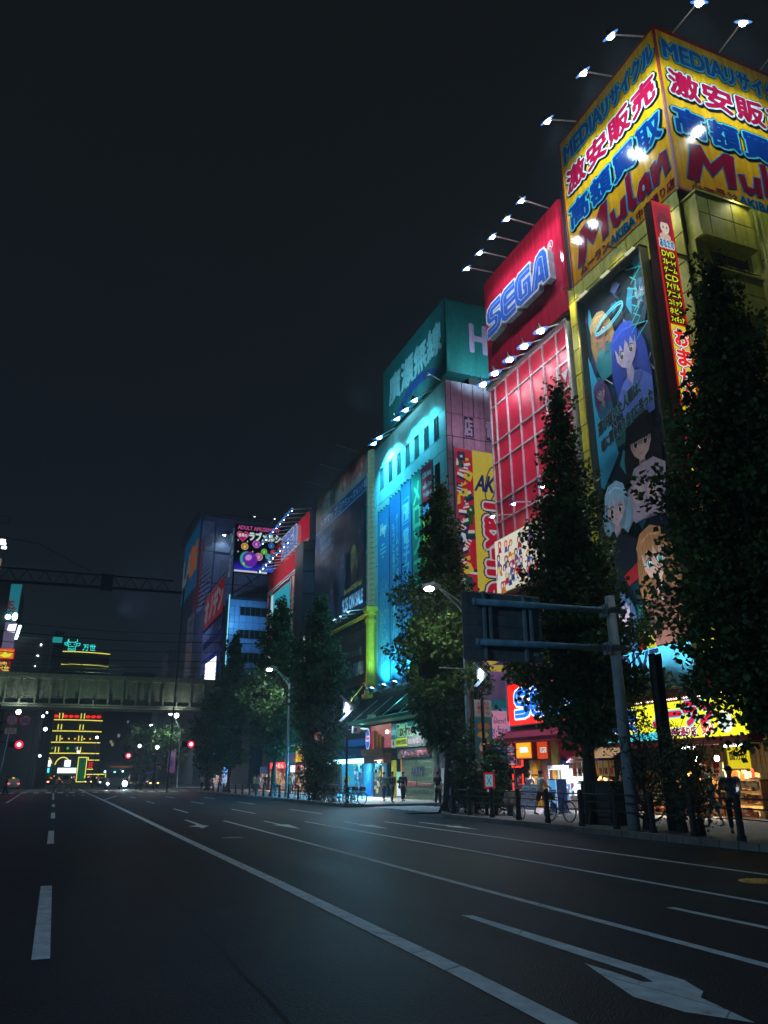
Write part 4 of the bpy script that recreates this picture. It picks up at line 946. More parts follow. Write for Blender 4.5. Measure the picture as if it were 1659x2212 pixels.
spot('lamp_light', tb, (17.5, 50.5, 28.6), (23.0, 51.5, 34.0), 2400, (.35, .85, 1.0), 110, .4)
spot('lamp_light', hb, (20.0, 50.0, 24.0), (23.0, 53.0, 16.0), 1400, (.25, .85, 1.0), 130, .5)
spot('lamp_light', db, (24.5, 41.5, 24.5), (25.5, 44.9, 27.0), 300, (1.0, .62, .85), 130, .3)
spot('lamp_light', db, (25.5, 41.2, 10.0), (25.5, 44.9, 8.0), 300, (.75, .4, 1.0), 130, .3)
# ------------------------------------------------------------------ second red arcade, further up the street
s2 = thing('arcade_building', (30, 88, 0), 'farther red arcade building with slanted light rows above the trees', 'building')
g = MB('matte', (.05, .05, .055)); g.box(23.1, 45, 82.6, 98, 0, 27.0)
g.box(22.3, 23.7, 79.3, 82.5, 12, 26.4, (.05, .05, .055)); build('wall', g, s2)
R2 = H('#d03440')
panel_wall(s2, (23.02, 98, 0), (0, -1, 0), (-1, 0, 0), [0, 3.8, 7.6, 11.4, 15.3], [24.2, 27.0], R2, 'gloss', name='cladding_panel')
panel_wall(s2, (23.02, 98, 0), (0, -1, 0), (-1, 0, 0), [0, 1.8, 11.4, 13.3, 15.3], [14.4, 17.5, 20.8, 24.0], R2, 'gloss', name='cladding_panel')
g = MB('paint', (.8, .74, .78)); f = FX(g, 98, 0, 23.0)
for u in (.05, 1.8, 2.2, 11.2, 12.2, 12.6, 14.2, 15.2): f.box(u, 13, u+.22, 24.1, 0, .12, (.75, .7, .74))
for v in (24.0, 24.35): f.box(0, v, 15.4, v+.16, 0, .18, (.75, .7, .74))
for v in (14.5, 15.2, 17.4, 18.1, 20.6, 21.3): f.box(11.3, v, 15.4, v+.18, 0, .10, (.75, .7, .74)); f.box(0, v, 2.0, v+.18, 0, .10, (.75, .7, .74))
tag(build('frame', g, s2), kind='stuff')
g = MB('matte', H('#8c1820')); f = FX(g, 98, 0, 22.96)
for u in (2.0, 14.2): f.box(u, 24.7, u+.9, 26.7, 0, .1, H('#8c1820'))
build('vent', g, s2)
g = MB('metal', (.10, .10, .11))
for z in (15.5, 18, 20.5, 23, 25.4): g.tube([(22.25, 79.25, z), (23.75, 79.25, z)], .05, 4)
g.tube([(23.95, 79.2, 12), (23.95, 79.2, 27)], .08, 5); g.tube([(23.7, 79.2, 23.8), (24.6, 78.8, 22.2)], .08, 4)
tag(build('rail', g, s2), kind='stuff')
pl = thing('poster_panel', (22.8, 91, 17), 'bright poster of coloured figures on the farther red arcade front', 'billboard')
g = MB('glow0.8'); f = FX(g, 95.8, 14, 22.85); f.rect(0, 0, 9.2, 9.6, H('#28a0b8'), 0); f.poly([(0, 0), (1.6, 0), (1.2, 9.6), (0, 9.6)], H('#b0e8ff'), .005)
for i, (c, dd) in enumerate((('#2858b0', '#c83050'), ('#d8d4e8', '#3048a0'), ('#302838', '#b03060'), ('#e8c860', '#d8d0c8'), ('#38a060', '#206040'))):
    figure_art(f, 1.6+1.6*i, 5.6+.9*(i % 2), 1.35, H(c), H('#e0b8a0'), H(dd), .01+.05*i)
    f.poly([(1.0+1.6*i, 0), (2.2+1.6*i, 0), (2.0+1.6*i, 3.2), (1.2+1.6*i, 3.2)], H(dd), .012+.05*i)
build('print', g, pl)
s3 = thing('billboard', (23, 87, 26.7), 'smaller red rooftop billboard with blue and white logo and lamp rows', 'billboard')
g = MB('paint', R2); g.box(23.0, 24.2, 79.4, 95.4, 26.75, 30.2, (.10, .13, .18)); f = FX(g, 95.4, 26.75, 22.97); f.rect(0, 0, 16, 3.4, H('#cc2038'), 0, 'gloss'); build('sign_face', g, s3)
g = MB('glow0.55'); f = FX(g, 95.4, 26.75, 22.9); sega_letters(f, 4.6, .5, 6.8, 2.6, .12); build('lettering', g, s3)
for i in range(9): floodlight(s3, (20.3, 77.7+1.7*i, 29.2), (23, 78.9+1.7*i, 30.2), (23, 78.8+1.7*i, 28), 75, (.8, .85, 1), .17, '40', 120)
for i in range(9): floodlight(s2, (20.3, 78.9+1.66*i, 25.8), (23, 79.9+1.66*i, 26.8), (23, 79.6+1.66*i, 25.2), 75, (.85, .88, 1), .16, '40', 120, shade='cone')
ws = thing('wall_sign', (22.4, 77.2, 9), 'lit white vertical sign with red heading beside the tree top', 'sign')
g = MB('paint', (.5, .5, .5)); g.box(21.9, 22.9, 76.9, 77.05, 8, 15.4); build('casing', g, ws)
g = MB('glow0.75'); f = FY(g, 21.92, 8, 76.88); f.rect(0, 0, .96, 7.35, H('#dce8d8'), 0); f.rect(.06, 6.3, .9, 7.0, H('#c82838'), .006); f.text('コスプレ', .1, 6.4, .86, 6.9, (.8, .8, .8), .01, bold=.03)
for i in range(5): f.ell(.5, 5.3-1.1*i, .3, .42, H('#c890a0'), .008, n=8); f.ell(.5, 5.2-1.1*i, .16, .2, H('#e8d0c0'), .014, n=8)
build('sign_face', g, ws)

# ------------------------------------------------------------------ block beyond the bridge
ho = thing('office_building', (28, 130, 0), 'pale tiled office block glowing blue and violet behind the bridge', 'building')
TI = H('#8f98b8')
g = MB('matte', (.04, .045, .06)); g.box(23.2, 45, 126.1, 130, 0, 30); build('wall', g, ho)
def owin(u, v): return 1.6 < u and any(a < v < a+1.5 for a in (26.9, 23.1, 19.3, 15.5, 11.7))
zz = []
for a in (11.7, 15.5, 19.3, 23.1, 26.9): zz += [a, a+1.5, a+2.65]
zz = [10.5]+zz
panel_wall(ho, (23.2, 126.1, 0), (1, 0, 0), (0, -1, 0), [0, .8, 1.62]+[1.62+1.15*i for i in range(1, 14)], zz, TI, 'vinyl', skip=owin, gap=.05, th=.05, name='wall_panel')
for a in (11.7, 15.5, 19.3, 23.1, 26.9):
    for i in range(8):
        g = MB('glass', (.01, .012, .016)); f = FY(g, 24.85+1.8*i, a, 126.05)
        f.rect(0, 0, 1.74, 1.5, (.01, .012, .016)); w = build('window', g, ho)
        g = MB('metal', (.35, .4, .45)); f = FY(g, 24.85+1.8*i, a, 126.03)
        for q in ((0, 0, .06, 1.5), (1.7, 0, 1.76, 1.5), (.85, 0, .9, 1.5), (0, 0, 1.76, .06), (0, 1.44, 1.76, 1.5)): f.box(*q, 0, .06, (.35, .4, .45))
        tag(build('frame', g, w), kind='stuff')
g = MB('glow1.2', H('#7fe8ff')); g.box(22.95, 23.1, 126.0, 126.15, 12, 30.3); build('neon_tube', g, ho)
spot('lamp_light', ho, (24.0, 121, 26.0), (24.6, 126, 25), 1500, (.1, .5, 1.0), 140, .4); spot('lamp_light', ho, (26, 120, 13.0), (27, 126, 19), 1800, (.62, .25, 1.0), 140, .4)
g = MB('metal', (.08, .09, .11))
for x in (23.4, 29.5): g.tube([(x, 126, 30), (x, 126, 34)], .16, 5)
for a, b in (((23.4, 126, 30.4), (28, 126, 34)), ((25.5, 126, 33.8), (27.2, 126, 32))): g.tube([a, b], .09, 4)
g.tube([(23.4, 126, 32), (29.5, 126, 32)], .06, 4); g.tube([(23.2, 126, 31), (38, 126, 31)], .05, 4)
tag(build('scaffold', g, ho), kind='stuff')
ab = thing('billboard', (27, 126.2, 34), 'black and violet illustrated billboard with glowing round icons', 'billboard')
g = MB('paint', (.05, .1, .14)); g.box(23.3, 33, 125.95, 126.3, 34.1, 42.8); build('casing', g, ab)
g = MB('glow0.75'); f = FY(g, 23.45, 34.3, 125.9); Wd = 9.4
f.rect(0, 0, Wd, 8.4, H('#06060e'), 0)
for i in range(6): f.rect(0, .3+.35*i, Wd, .65+.35*i, H(['#3c30d0', '#3428b8', '#281c98', '#201478', '#180e50', '#100830'][i]), .003)
f.text('ADULT AMUSEMENT', .25, 7.5, 7.6, 8.2, H('#c85898'), .01, bold=.04)
hp = [(1.15+1.05*math.sin(t)**3, 6.35+.068*(13*math.cos(t)-5*math.cos(2*t)-2*math.cos(3*t)-math.cos(4*t))) for t in np.linspace(0, 2*math.pi, 24)[:-1]]
f.poly(hp, H('#f060a0'), .01); f.poly([(1.15+(a-1.15)*.88, 6.35+(b-6.35)*.88) for a, b in hp], H('#b01868'), .014); f.text('世界の', .4, 6.15, 1.9, 6.75, (.9, .9, .9), .018, bold=.04)
f.text('ラブメルシー', 2.3, 5.75, 8.9, 7.2, H('#d8f8f0'), .01, bold=.06)
for u, v, r, c, c2 in ((1.6, 4.5, .62, '#c88838', '#f0d090'), (3.6, 5.1, .68, '#a030b8', '#e8a0f0'), (5.0, 3.9, .52, '#40b040', '#b0f080'), (4.1, 2.9, .7, '#c070a0', '#f0b8d8'), (5.75, 3.1, .5, '#2890b8', '#80e0f0'), (6.2, 5.1, .5, '#2048a8', '#60a0f0'), (6.6, 3.9, .48, '#a02858', '#f080a0')):
    f.ell(u, v, r, r, H(c2), .01, n=20); f.ell(u, v, r*.88, r*.88, H(c), .014, n=20); f.ell(u, v-.05, r*.35, r*.5, H(c2), .018, n=8)
f.ell(2.2, 2.2, 1.3, 1.5, H('#38b0b0'), .012, rot=.4); f.ell(2.6, 2.3, 1.25, 1.35, H('#7028b8'), .016, rot=.4); f.ell(2.35, 2.6, .62, .5, H('#d8a0f0'), .02, rot=.6); f.poly([(1.3, 1.6), (1.8, 1.7), (1.6, 1.1)], H('#b8e048'), .024)
for u, v in ((.5, 3.5), (3.0, 3.7), (.4, 5.5), (2.0, 5.4), (7.2, 4.8), (4.9, 1.2), (6.4, 2.2)): f.poly([(u-.22, v), (u-.04, v-.04), (u, v-.25), (u+.04, v-.04), (u+.22, v), (u+.04, v+.04), (u, v+.25), (u-.04, v+.04)], (.85, .95, 1), .026)
f.text('Love Merci', 5.0, .4, 9.0, 1.5, H('#3070e0'), .026, bold=.04); f.rect(0, 0, Wd*.6, .3, (.75, .85, .9), .03)
build('sign_face', g, ab)
g = MB('glow0.45'); f = FX(g, 129.8, 34, 23.2)
rr = random.Random(2)
for i in range(46):
    u, v = rr.uniform(.2, 3.0), rr.uniform(.2, 8.0); f.poly([(u-.5, v-.2), (u+.3, v-.5), (u+.5, v+.4), (u-.3, v+.5)], H(rr.choice(['#2c8c98', '#505890', '#a05878', '#206878', '#90a8b0', '#305078', '#78b0a0'])), .002*i)
build('sign_face', g, ab)
for x in (26, 29.5): floodlight(ab, (x, 123.6, 43.6), (x, 126, 43.4), (x, 126, 40), 0, (.5, .9, 1), .16, '8', 100)
on = thing('electronics_building', (28, 141, 0), 'electronics store with dark red katakana sign and striped windows', 'building')
g = MB('paint', H('#2c3c6c')); g.box(23.15, 44, 130.5, 152, 0, 28.6)
build('wall', g, on)
for z in (25.8, 22.4, 19.9):
    for i in range(14):
        g = MB('paint', (.10, .12, .2)); f = FX(g, 151.5-1.45*i, z, 23.1); f.box(0, 0, .5, 2.0, 0, .12, (.30, .34, .5)); f.rect(.5, 0, 1.45, 1.7, (.015, .018, .03), .02, 'glass'); tag(build('window', g, on), kind='stuff')
sc_ = thing('video_screen', (22.9, 139, 15), 'glaring white video screen above the railway bridge', 'screen')
g = MB('paint', H('#123a8c')); f = FX(g, 145.6, 13.4, 23.05); f.box(0, 0, 12.6, 8.6, 0, .2, H('#123a8c')); build('frame', g, sc_)
g = MB('glow2.2'); f = FX(g, 145.0, 13.6, 22.82); f.rect(0, 0, 11, 7.6, (.9, .97, 1.0), 0)
for i in range(9): f.poly([(.8+.4*i, 0), (1.15+.4*i, 0), (1.0+.5*i-.9, 1.6+.5*math.sin(i*2.1))], H('#88c060'), .01+.001*i)
build('display', g, sc_)
os_ = thing('wall_sign', (22.9, 141, 28.6), 'dark red wall sign with pale katakana above striped windows', 'sign')
g = MB('metal', (.08, .08, .1)); f = FX(g, 152.3, 28.3, 22.95); f.line([(-.1, -.1), (21.6, -.1), (21.6, 7.0), (-.1, 7.0)], .2, (.08, .08, .1), .0, closed=True); build('frame', g, os_)
g = MB('glow0.16'); f = FX(g, 151.0, 28.4, 22.85); f.rect(0, 0, 20, 6.2, H('#c82830'), 0); f.text('オノデン', 1.0, .9, 19.2, 5.4, H('#b8bcd0'), .02, bold=.07); build('sign_face', g, os_)
tw = thing('department_store', (35, 176, 0), 'tall grey department store tower with blue and orange sign', 'building')
g = MB('glow0.028', H('#7f98c0')); g.box(23.05, 70, 164, 191, 34.6, 57.2); g.box(24.8, 45, 158, 164, 0, 33.8)
g2 = MB('paint', (.12, .15, .22)); g2.box(23.1, 60, 164, 191, 0, 56); g2.box(23.1, 60, 152.6, 164, 0, 33.8); build('wall', g2, tw)
g = MB('paint', (.20, .25, .36)); f = FY(g, 23.1, 0, 163.9)
f.box(0, 34.6, 2.6, 55, 0, .3, (.22, .27, .38)); f.box(3.0, 34.6, 40, 54.0, 0, .1, (.17, .21, .31))
for v in (41, 48): f.box(0, v, 40, v+.12, .1, .34, (.06, .07, .1))
build('wall_panel', g, tw)
g = MB('metal', (.1, .12, .16)); g.tube([(22, 163, 56.5), (22, 193, 58.5)], .12, 4); g.tube([(22, 163, 56.5), (60, 163, 56.9)], .12, 4)
for i in range(14): g.tube([(22, 163+2.2*i, 56.6+.14*i), (23.2, 163+2.2*i, 54.5)], .07, 4)
tag(build('rail', g, tw), kind='stuff')
spot('lamp_light', tw, (6, 126, 26), (26, 164, 46), 26000, (.40, .55, 1.0), 60, 1.0); spot('lamp_light', on, (14, 138, 12), (23, 141, 26), 6000, (.35, .38, 1.0), 110, .5)  # added spots in mid air, lifting the tower side and electronics front
for nm, y, z0, z1, w in (('wall_sign', 190.5, 41.5, 55.6, 24),):
    t = thing(nm, (22.9, 178, z0), 'blue sign with white and orange letters on the tower side', 'sign')
    g = MB('glow0.2'); f = FX(g, 190.5, 40.8, 22.9); f.rect(0, 0, 25, 15.4, H('#1c70a8'), 0); f.poly([(0, 1), (12, 3), (20, 8), (8, 10.6), (2, 9)], H('#385878'), .02)
    f.text('LABI', 1.5, 4.6, 22.5, 10.6, H('#8ca0b0'), .03, bold=.08); f.text('BI', 13, 4.6, 22.5, 10.6, H('#e07830'), .05, bold=.1); build('sign_face', g, t)
t = thing('wall_sign', (23, 170, 22), 'pale vertical sign with dark blue and orange characters', 'sign')
g = MB('glow0.12'); f = FX(g, 174.5, 21.5, 22.9); f.rect(0, 0, 9.6, 13.5, H('#7880a0'), 0); f.text('デコ', 2.4, 7.4, 8.0, 12.2, H('#28406c'), .02, bold=.06, vert=True); f.text('DX', 2.6, 2.2, 7.6, 6.4, H('#b06848'), .02, bold=.08, vert=True); build('sign_face', g, t)
g = MB('glow0.14'); t = thing('wall_sign', (23, 161, 36), 'hatched dark red sign below the tower cornice', 'sign'); f = FX(g, 169, 34.8, 22.9)
for i in range(16): f.poly([(0, i*.95), (10.5, i*.95+.5), (10.5, i*.95+.9), (0, i*.95+.4)], H('#a03038'), .0)
build('sign_face', g, t)
for (x, y, z, s_) in ((27.6, 163.4, 51.5, 1),):
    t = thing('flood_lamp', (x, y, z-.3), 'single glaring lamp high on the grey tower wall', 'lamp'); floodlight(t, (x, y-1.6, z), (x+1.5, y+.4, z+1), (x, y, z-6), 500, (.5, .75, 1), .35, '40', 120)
t = thing('office_tower', (26, 215, 0), 'slim dim office tower with vertical sign beyond the bridge', 'building')
g = MB('paint', (.10, .12, .17)); g.box(23, 60, 205, 222, 0, 33); build('wall', g, t)
g = MB('glow0.1'); f = FX(g, 222, 19, 22.9); f.rect(1, 0, 14, 13, H('#686c80'), 0); f.text('ビル', 4, 6, 11, 12, H('#283850'), .02, bold=.05, vert=True); build('sign_face', g, t)
# street-level fronts beyond the bridge
low = thing('shop_row', (24, 135, 0), 'street fronts under the bridge with a magenta neon sign', 'building')
g = MB('matte', (.05, .05, .06)); g.box(23.02, 40, 105, 125.5, 0, 10); g.box(22.2, 23.2, 118, 150, 3.2, 3.6, (.25, .22, .25)); build('wall', g, low)
g = MB('glow2.0', H('#e838e8')); g.box(21.9, 22.2, 125, 126.6, 5.3, 9.2); build('neon_sign', g, low)
g = MB('glow1.6', H('#e01c50')); g.box(21.7, 22.2, 128, 129, 5.2, 8.6); build('neon_sign', g, low)
g = MB('glow1.0', H('#2c98f0')); g.box(21.9, 22.2, 124, 125.6, 1.9+1.2, 4.9+.4); build('light_panel', g, low)
g = MB('glow0.25'); f = FX(g, 152, 4.2, 22.98)
rr = random.Random(9)
for i in range(16):
    for j in range(4):
        if rr.random() < .6: f.rect(1.8*i+.2, 1.5*j+.2, 1.8*i+1.5, 1.5*j+1.2, H(rr.choice(['#c8b080', '#807890', '#405878', '#b08050', '#303850'])), .01)
tag(build('window', g, low), kind='stuff')

# ------------------------------------------------------------------ railway bridge, catenary gantry and wires
br = thing('railway_bridge', (7, 110, 10.4), 'steel plate-girder railway bridge crossing above the street', 'bridge')
BC = H('#7f8f84')
g = MB('paint', BC); g.box(-70, 60, 109.9, 110.2, 10.5, 13.6); build('girder', g, br)
g = MB('paint', BC); g.box(-70, 60, 109.2, 110.2, 10.4, 10.58); g.box(-70, 60, 109.35, 110.2, 10.18, 10.3); g.box(-70, 60, 108.9, 110.3, 13.6, 13.75); g.box(-70, 60, 108.6, 108.9, 13.7, 14.25); build('flange', g, br)
g = MB('concrete', (.12, .13, .12)); g.box(-70, 60, 110.2, 121, 10.6, 13.9); build('deck', g, br)
sm = None
for i in range(68):
    x = -62+1.76*i
    if sm is None:
        g = MB('paint', BC); g.mesh([(-.04, 0, .1), (.04, 0, .1), (.04, -.72, .1), (-.04, -.72, .1), (-.04, 0, 3.1), (.04, 0, 3.1), (.04, -1.05, 3.1), (-.04, -1.05, 3.1), (-.04, -.25, 2.1), (.04, -.25, 2.1), (.04, -.22, .5), (-.04, -.22, .5)],
            [(0, 3, 11, 8, 4), (3, 0, 1, 2), (1, 5, 9, 10, 2), (3, 2, 10, 11), (11, 10, 9, 8), (8, 9, 6, 7), (4, 8, 7), (5, 6, 9), (4, 7, 6, 5)])
        g.box(-.09, .09, -.8, -.72, .1, .6); g.box(-.13, .13, -1.1, -1.02, 2.2, 3.1); g.mesh([(-.12, -.26, .5), (.12, -.26, .5), (.12, -.3, 2.2), (-.12, -.3, 2.2)], [(0, 1, 2, 3)])
        o = build('stiffener', g, None, base=(0, 0, 0)); sm = o.data
    else: o = bpy.data.objects.new('stiffener', sm); COL.objects.link(o)
    o.parent = br; o.location = (x-7, -.1, .08)
g = MB('metal', H('#5c8078'))
for z in (14.6, 15.1, 15.6): g.tube([(-70, 108.7, z), (60, 108.7, z)], .035, 5)
build('rail', g, br)
sm = None
for i in range(30):
    if sm is None:
        g = MB('metal', H('#5c8078')); g.tube([(0, 0, 0), (0, 0, 1.45)], .05, 5); o = build('rail_post', g, None, base=(0, 0, 0)); sm = o.data
    else: o = bpy.data.objects.new('rail_post', sm); COL.objects.link(o)
    o.parent = br; o.location = (-60+3.6*i-7, -1.3, 3.8)
for x, y in ((13.7, 108.3), (-5.5, 108.3)):
    t = thing('bridge_lamp', (x, y, 9.0), 'round white lamp under the %s of the railway bridge' % ('tree end' if x > 0 else 'sign end'), 'lamp')
    g = MB('metal', (.3, .3, .3)); g.tube([(x, y, 9.5), (x+1.2, y+.9, 10.3)], .05, 5); build('bracket', g, t)
    g = MB('lens12'); g.ball((x, y, 9.35), .3, 10, 6, (1, .98, .93)); build('globe', g, t)
    spot('lamp_light', t, (x, y-.1, 9.5), (x, y+4, 13), 500, (1, .95, .8), 150, .3)
for x, pw in ((-16, 2600), (24, 2600), (3, 500)): spot('lamp_light', br, (x, 106.0, 7.0), (x*.4+3, 110, 12), pw, (.82, 1, .72), 150, .4)  # added fill lights without fixtures, raking across the girder ribs
ga = thing('truss_gantry', (0, 92, 0), 'dark lattice gantry beam high across the left half', 'gantry')
g = MB('paint', (.05, .06, .07)); y = 90
g.tube([(-25, y, 23.1), (9.8, y, 23.2)], .10, 5); g.tube([(-25, y, 21.5), (10.9, y, 21.85)], .17, 5)
n = 12
for i in range(n): x = -12+1.8*i; g.tube([(x, y, 21.7), (x+.9, y, 23.1)], .045, 4); g.tube([(x+.9, y, 23.1), (x+1.8, y, 21.7)], .045, 4)
g.box(1.9, 3.2, y-.3, y+.3, 21.4, 23.3)
tag(build('truss', g, ga), kind='stuff')
g = MB('paint', (.06, .09, .10)); g.tube([(11, y, 0), (11.1, y, 22.3)], .09, 6); build('post', g, ga)
wr = thing('overhead_wire', (0, 109, 16), 'thin dark overhead wires strung above the bridge', 'wire')
g = MB('rubber', (.02, .04, .045))
for z, r in ((17.3, .05), (18.6, .04), (20.0, .06), (21.2, .04), (16.4, .035)):
    g.tube([(-30+5*i, 112, z+.35*math.sin(i*.7)-.03*i) for i in range(18)], r, 4)
g.tube([(-26, 92, 29), (-5, 91, 26.4), (1, 90, 23.4)], .03, 4)
tag(build('wire', g, wr), kind='stuff')

# ------------------------------------------------------------------ neon-banded building at the end of the street
be = thing('neon_building', (1.4, 200, 0), 'round-fronted restaurant building outlined with yellow neon bands', 'building')
def arc(x0, x1, z, y=200, bulge=1.6, n=10, dy=0): return [(x0+(x1-x0)*i/n, y-bulge*math.sin(math.pi*i/n)-dy, z-.5*((i/n-.5)*2)**2*0) for i in range(n+1)]
g = MB('paint', (.02, .02, .022))
P = arc(-5.3, 8.2, 0)
for i in range(len(P)-1): g.face([P[i], P[i+1], (*P[i+1][:2], 30), (*P[i][:2], 30)])
g.box(-5.3, 8.2, 200, 215, 0, 30); build('wall', g, be)
NY = H('#fcf060')
for z in (29.9, 26.9, 16.6, 14.2, 11.7, 9.2, 6.8):
    g = MB('glow1.3', NY); g.tube(arc(-5.5, 8.3, z, dy=.25), .10, 5); build('neon_band', g, be)
for z in (16.9, 14.5, 12.0, 9.5, 7.0):
    for x in (-1.3, -.6, 3.4, 4.1):
        g = MB('glow1.2', NY); g.tube([(x, 198.2, z), (x, 198.2, z+1.2)], .11, 5); build('neon_tube', g, be)
for i, x in enumerate((-4.2, -3.2, -2.0, .0, 1.2, 2.4, 4.9, 6.1, 7.3)):
    g = MB('glow1.5', H('#f02020')); g.ball((x, 198.4, 15.0), .42, 8, 6, None, None, (1.3, 1, .8)); build('lantern', g, be)
for i, x in enumerate((-3.9, -2.7, -.2, 1.3, 2.6, 4.6, 5.9)):
    g = MB('glow1.0', H('#f8d030')); g.ball((x, 198.4, 10.0), .22, 7, 5); build('lantern', g, be)
for x, c in ((-4.6, '#20d8c0'), (-2, '#406838'), (1.3, '#20d048'), (3.1, '#2860c8')):
    g = MB('glow1.0', H(c)); g.ball((x, 198.4, 7.9), .3, 7, 5); build('lantern', g, be)
for x0, x1 in ((-5.2, -1.6), (-1.0, 2.2)):
    c, r = (x0+x1)/2, (x1-x0)/2
    g = MB('glow1.2', NY); g.tube([(c+r*math.cos(t), 198.0, 4.0+r*1.2*math.sin(t)) for t in np.linspace(.25, math.pi-.15, 10)], .12, 5); build('neon_tube', g, be)
g = MB('glow2.4'); f = FY(g, -5.6, 0, 197.9)
f.rect(0, 4.0, 1.4, 5.3, H('#3080e0')); f.rect(2.4, 3.9, 3.7, 5.3, (.75, .9, 1)); f.rect(6.6, 3.9, 7.9, 5.3, (.75, .9, 1)); f.rect(-.4, 2.6, 3.6, 3.6, H('#40d8e0')); f.rect(5.3, 2.5, 9.4, 3.6, (.7, .95, 1))
build('light_panel', g, be)
g = MB('glow0.2'); f = FY(g, 4.0, 0, 197.7); f.rect(0, .9, 1.7, 5.9, H('#28b068')); f.poly([(.5, 5.2), (1.2, 5.2), (1.0, 4.8), (.7, 4.8)], H('#105030'), .02); build('light_panel', g, be)
g = MB('glow1.6', NY); f = FY(g, 6.0, 0, 197.7); f.line([(-2.1, .6), (-2.1, 5.9), (-.3, 5.9), (-.3, .6)], .14, NY, 0, closed=True); f.line([(0, 5.9), (0, 5.3), (2.4, 5.3)], .15, NY); f.line([(0, 2.2), (4.2, 2.2), (4.2, 1.2)], .15, NY); f.line([(0, 3.3), (1.3, 3.3)], .15, NY); build('neon_tube', g, be)
g = MB('glow1.0'); f = FY(g, 6.0, 3.5, 197.7)
for i in range(2):
    for j in range(3): f.ell(.35+.5*i, .2+.5*j, .22, .22, H('#f02030'), 0, n=8)
rr = random.Random(3)
for i in range(26): f.ell(rr.uniform(-9, 4.5), rr.uniform(-2.6, -1.6), .16, .16, H(rr.choice(['#f8b040', '#f04030', '#ffe8c0', '#f060d0', '#d0f060', '#ff9040'])), .02+.001*i, n=6)
tag(build('string_lights', g, be), kind='stuff')
nn = thing('neon_sign', (1.0, 199, 30), 'cyan neon ox head with two characters on the rooftop', 'sign')
g = MB('glow1.8', H('#38e8e0')); f = FY(g, -2.3, 30.1, 198.5); N_ = H('#38e8e0')
for P in ([(.6, 1.5), (.6, 2.1), (.9, 2.2), (.9, 2.8)], [(.1, 1.9), (.8, 1.75), (1.0, .9), (1.0, .15), (2.6, .15), (2.6, .9), (2.8, 1.75), (3.5, 1.9), (3.5, 1.4), (2.9, 1.2)], [(.1, 1.9), (.2, 1.35), (.8, 1.2)], [(.8, 1.8), (1.3, 2.05), (2.3, 2.05), (2.8, 1.8)], [(.9, 2.8), (.75, 2.3), (1.3, 2.05)], [(2.75, 2.8), (2.9, 2.3), (2.3, 2.05)], [(1.2, 1.0), (2.4, 1.0)], [(1.2, .6), (1.8, .35), (2.4, .6)], [(1.2, 1.5), (1.5, 1.6)], [(2.1, 1.6), (2.4, 1.5)]): f.line(P, .11, N_)
f.text('万世', 4.2, .2, 7.1, 1.75, N_, .01, bold=-.01); build('neon_tube', g, nn)

# ------------------------------------------------------------------ left side of the street, far away
def left_b(x0, x1, y0, y1, h, lab, col=(.06, .07, .08)):
    t = thing('office_building', ((x0+x1)/2, (y0+y1)/2, 0), lab, 'building')
    g = MB('matte', col); g.box(x0, x1, y0, y1, 0, h); build('wall', g, t); return t
t = left_b(-30, -15.2, 146, 160, 41.3, 'dark tower with long cream lit side at the left edge', (.02, .022, .026))
g = MB('glow0.22'); f = FY(g, -17, 0, 145.9); f.rect(1.6, 20, 2.8, 41, H('#e8c0b0')); f.rect(2.3, 36, 3.4, 38, H('#f0d8b0'), .02); f.rect(2.2, 22, 3.0, 34, H('#605868'), .02); build('light_panel', g, t)
for z, dx in ((41.3, 0), (40.7, .15), (40.0, .35)):
    g = MB('lens8'); g.box(-14.3+dx, -13.5+dx, 145.6, 145.9, z-.2, z+.15, (.8, .9, 1)); build('floodlight', g, t)
g = MB('metal', (.06, .07, .09)); f = FY(g, -16, 44.6, 146); f.line([(0, 0), (2.6, 0), (2.6, 1.3), (0, 1.3)], .12, (.08, .1, .12), 0, closed=True); build('frame', g, t)
t = left_b(-20, -10.2, 150, 165, 34.6, 'slim building with cyan upper sign face and orange signs below', (.02, .03, .035))
g = MB('glow0.42'); f = FY(g, -13, 0, 149.9); f.poly([(1.2, 28.0), (2.9, 28.0), (3.0, 34.6), (1.2, 34.5)], H('#30a0b8'), 0); f.text('E', 1.3, 30.0, 2.1, 31.4, H('#801828'), .02, bold=.05); f.ell(2.2, 30.1, .25, .3, H('#801828'), .02); f.ell(1.9, 29.3, .55, .5, H('#0c2028'), .02); f.ell(1.9, 29.3, .22, .2, H('#50d8e0'), .04)
f.rect(1.2, 22.9, 3.1, 27.6, H('#8880a8'), .02); build('light_panel', g, t)
g = MB('lens10'); g.ball((-11.5, 149.5, 28.5), .45, 8, 6, (.6, 1, 1)); build('floodlight', g, t)
g = MB('lens10'); g.ball((-10.4, 149.5, 28.6), .55, 8, 6, (.6, 1, 1), None, (.8, 1, 1.3)); build('floodlight', g, t)
g = MB('glow2.0', (.85, .8, 1)); FY(g, -11.4, 25.8, 149.8).poly([(0, .2), (1.3, 0), (1.5, 1.6), (.2, 1.4)], (.85, .8, 1), .02); build('light_panel', g, t)
g = MB('lens8')
for i in range(8): g.ball((-9.35-.05*i, 149.5, 27.0-.32*i), .18, 7, 5, (.7, .95, 1), None, (1.6, 1, .7))
tag(build('floodlight', g, t), kind='stuff')
g = MB('glow1.0'); f = FY(g, -12.2, 0, 149.7); f.rect(0, 21.1, 2.6, 23.0, H('#e03020')); f.rect(.2, 21.3, 2.4, 22.8, H('#e88828'), .02); f.poly([(.3, 21.7), (.8, 22.0), (1.1, 22.7), (1.5, 22.0), (2.3, 22.2), (1.9, 21.6), (1.2, 21.4)], H('#f0f040'), .04)
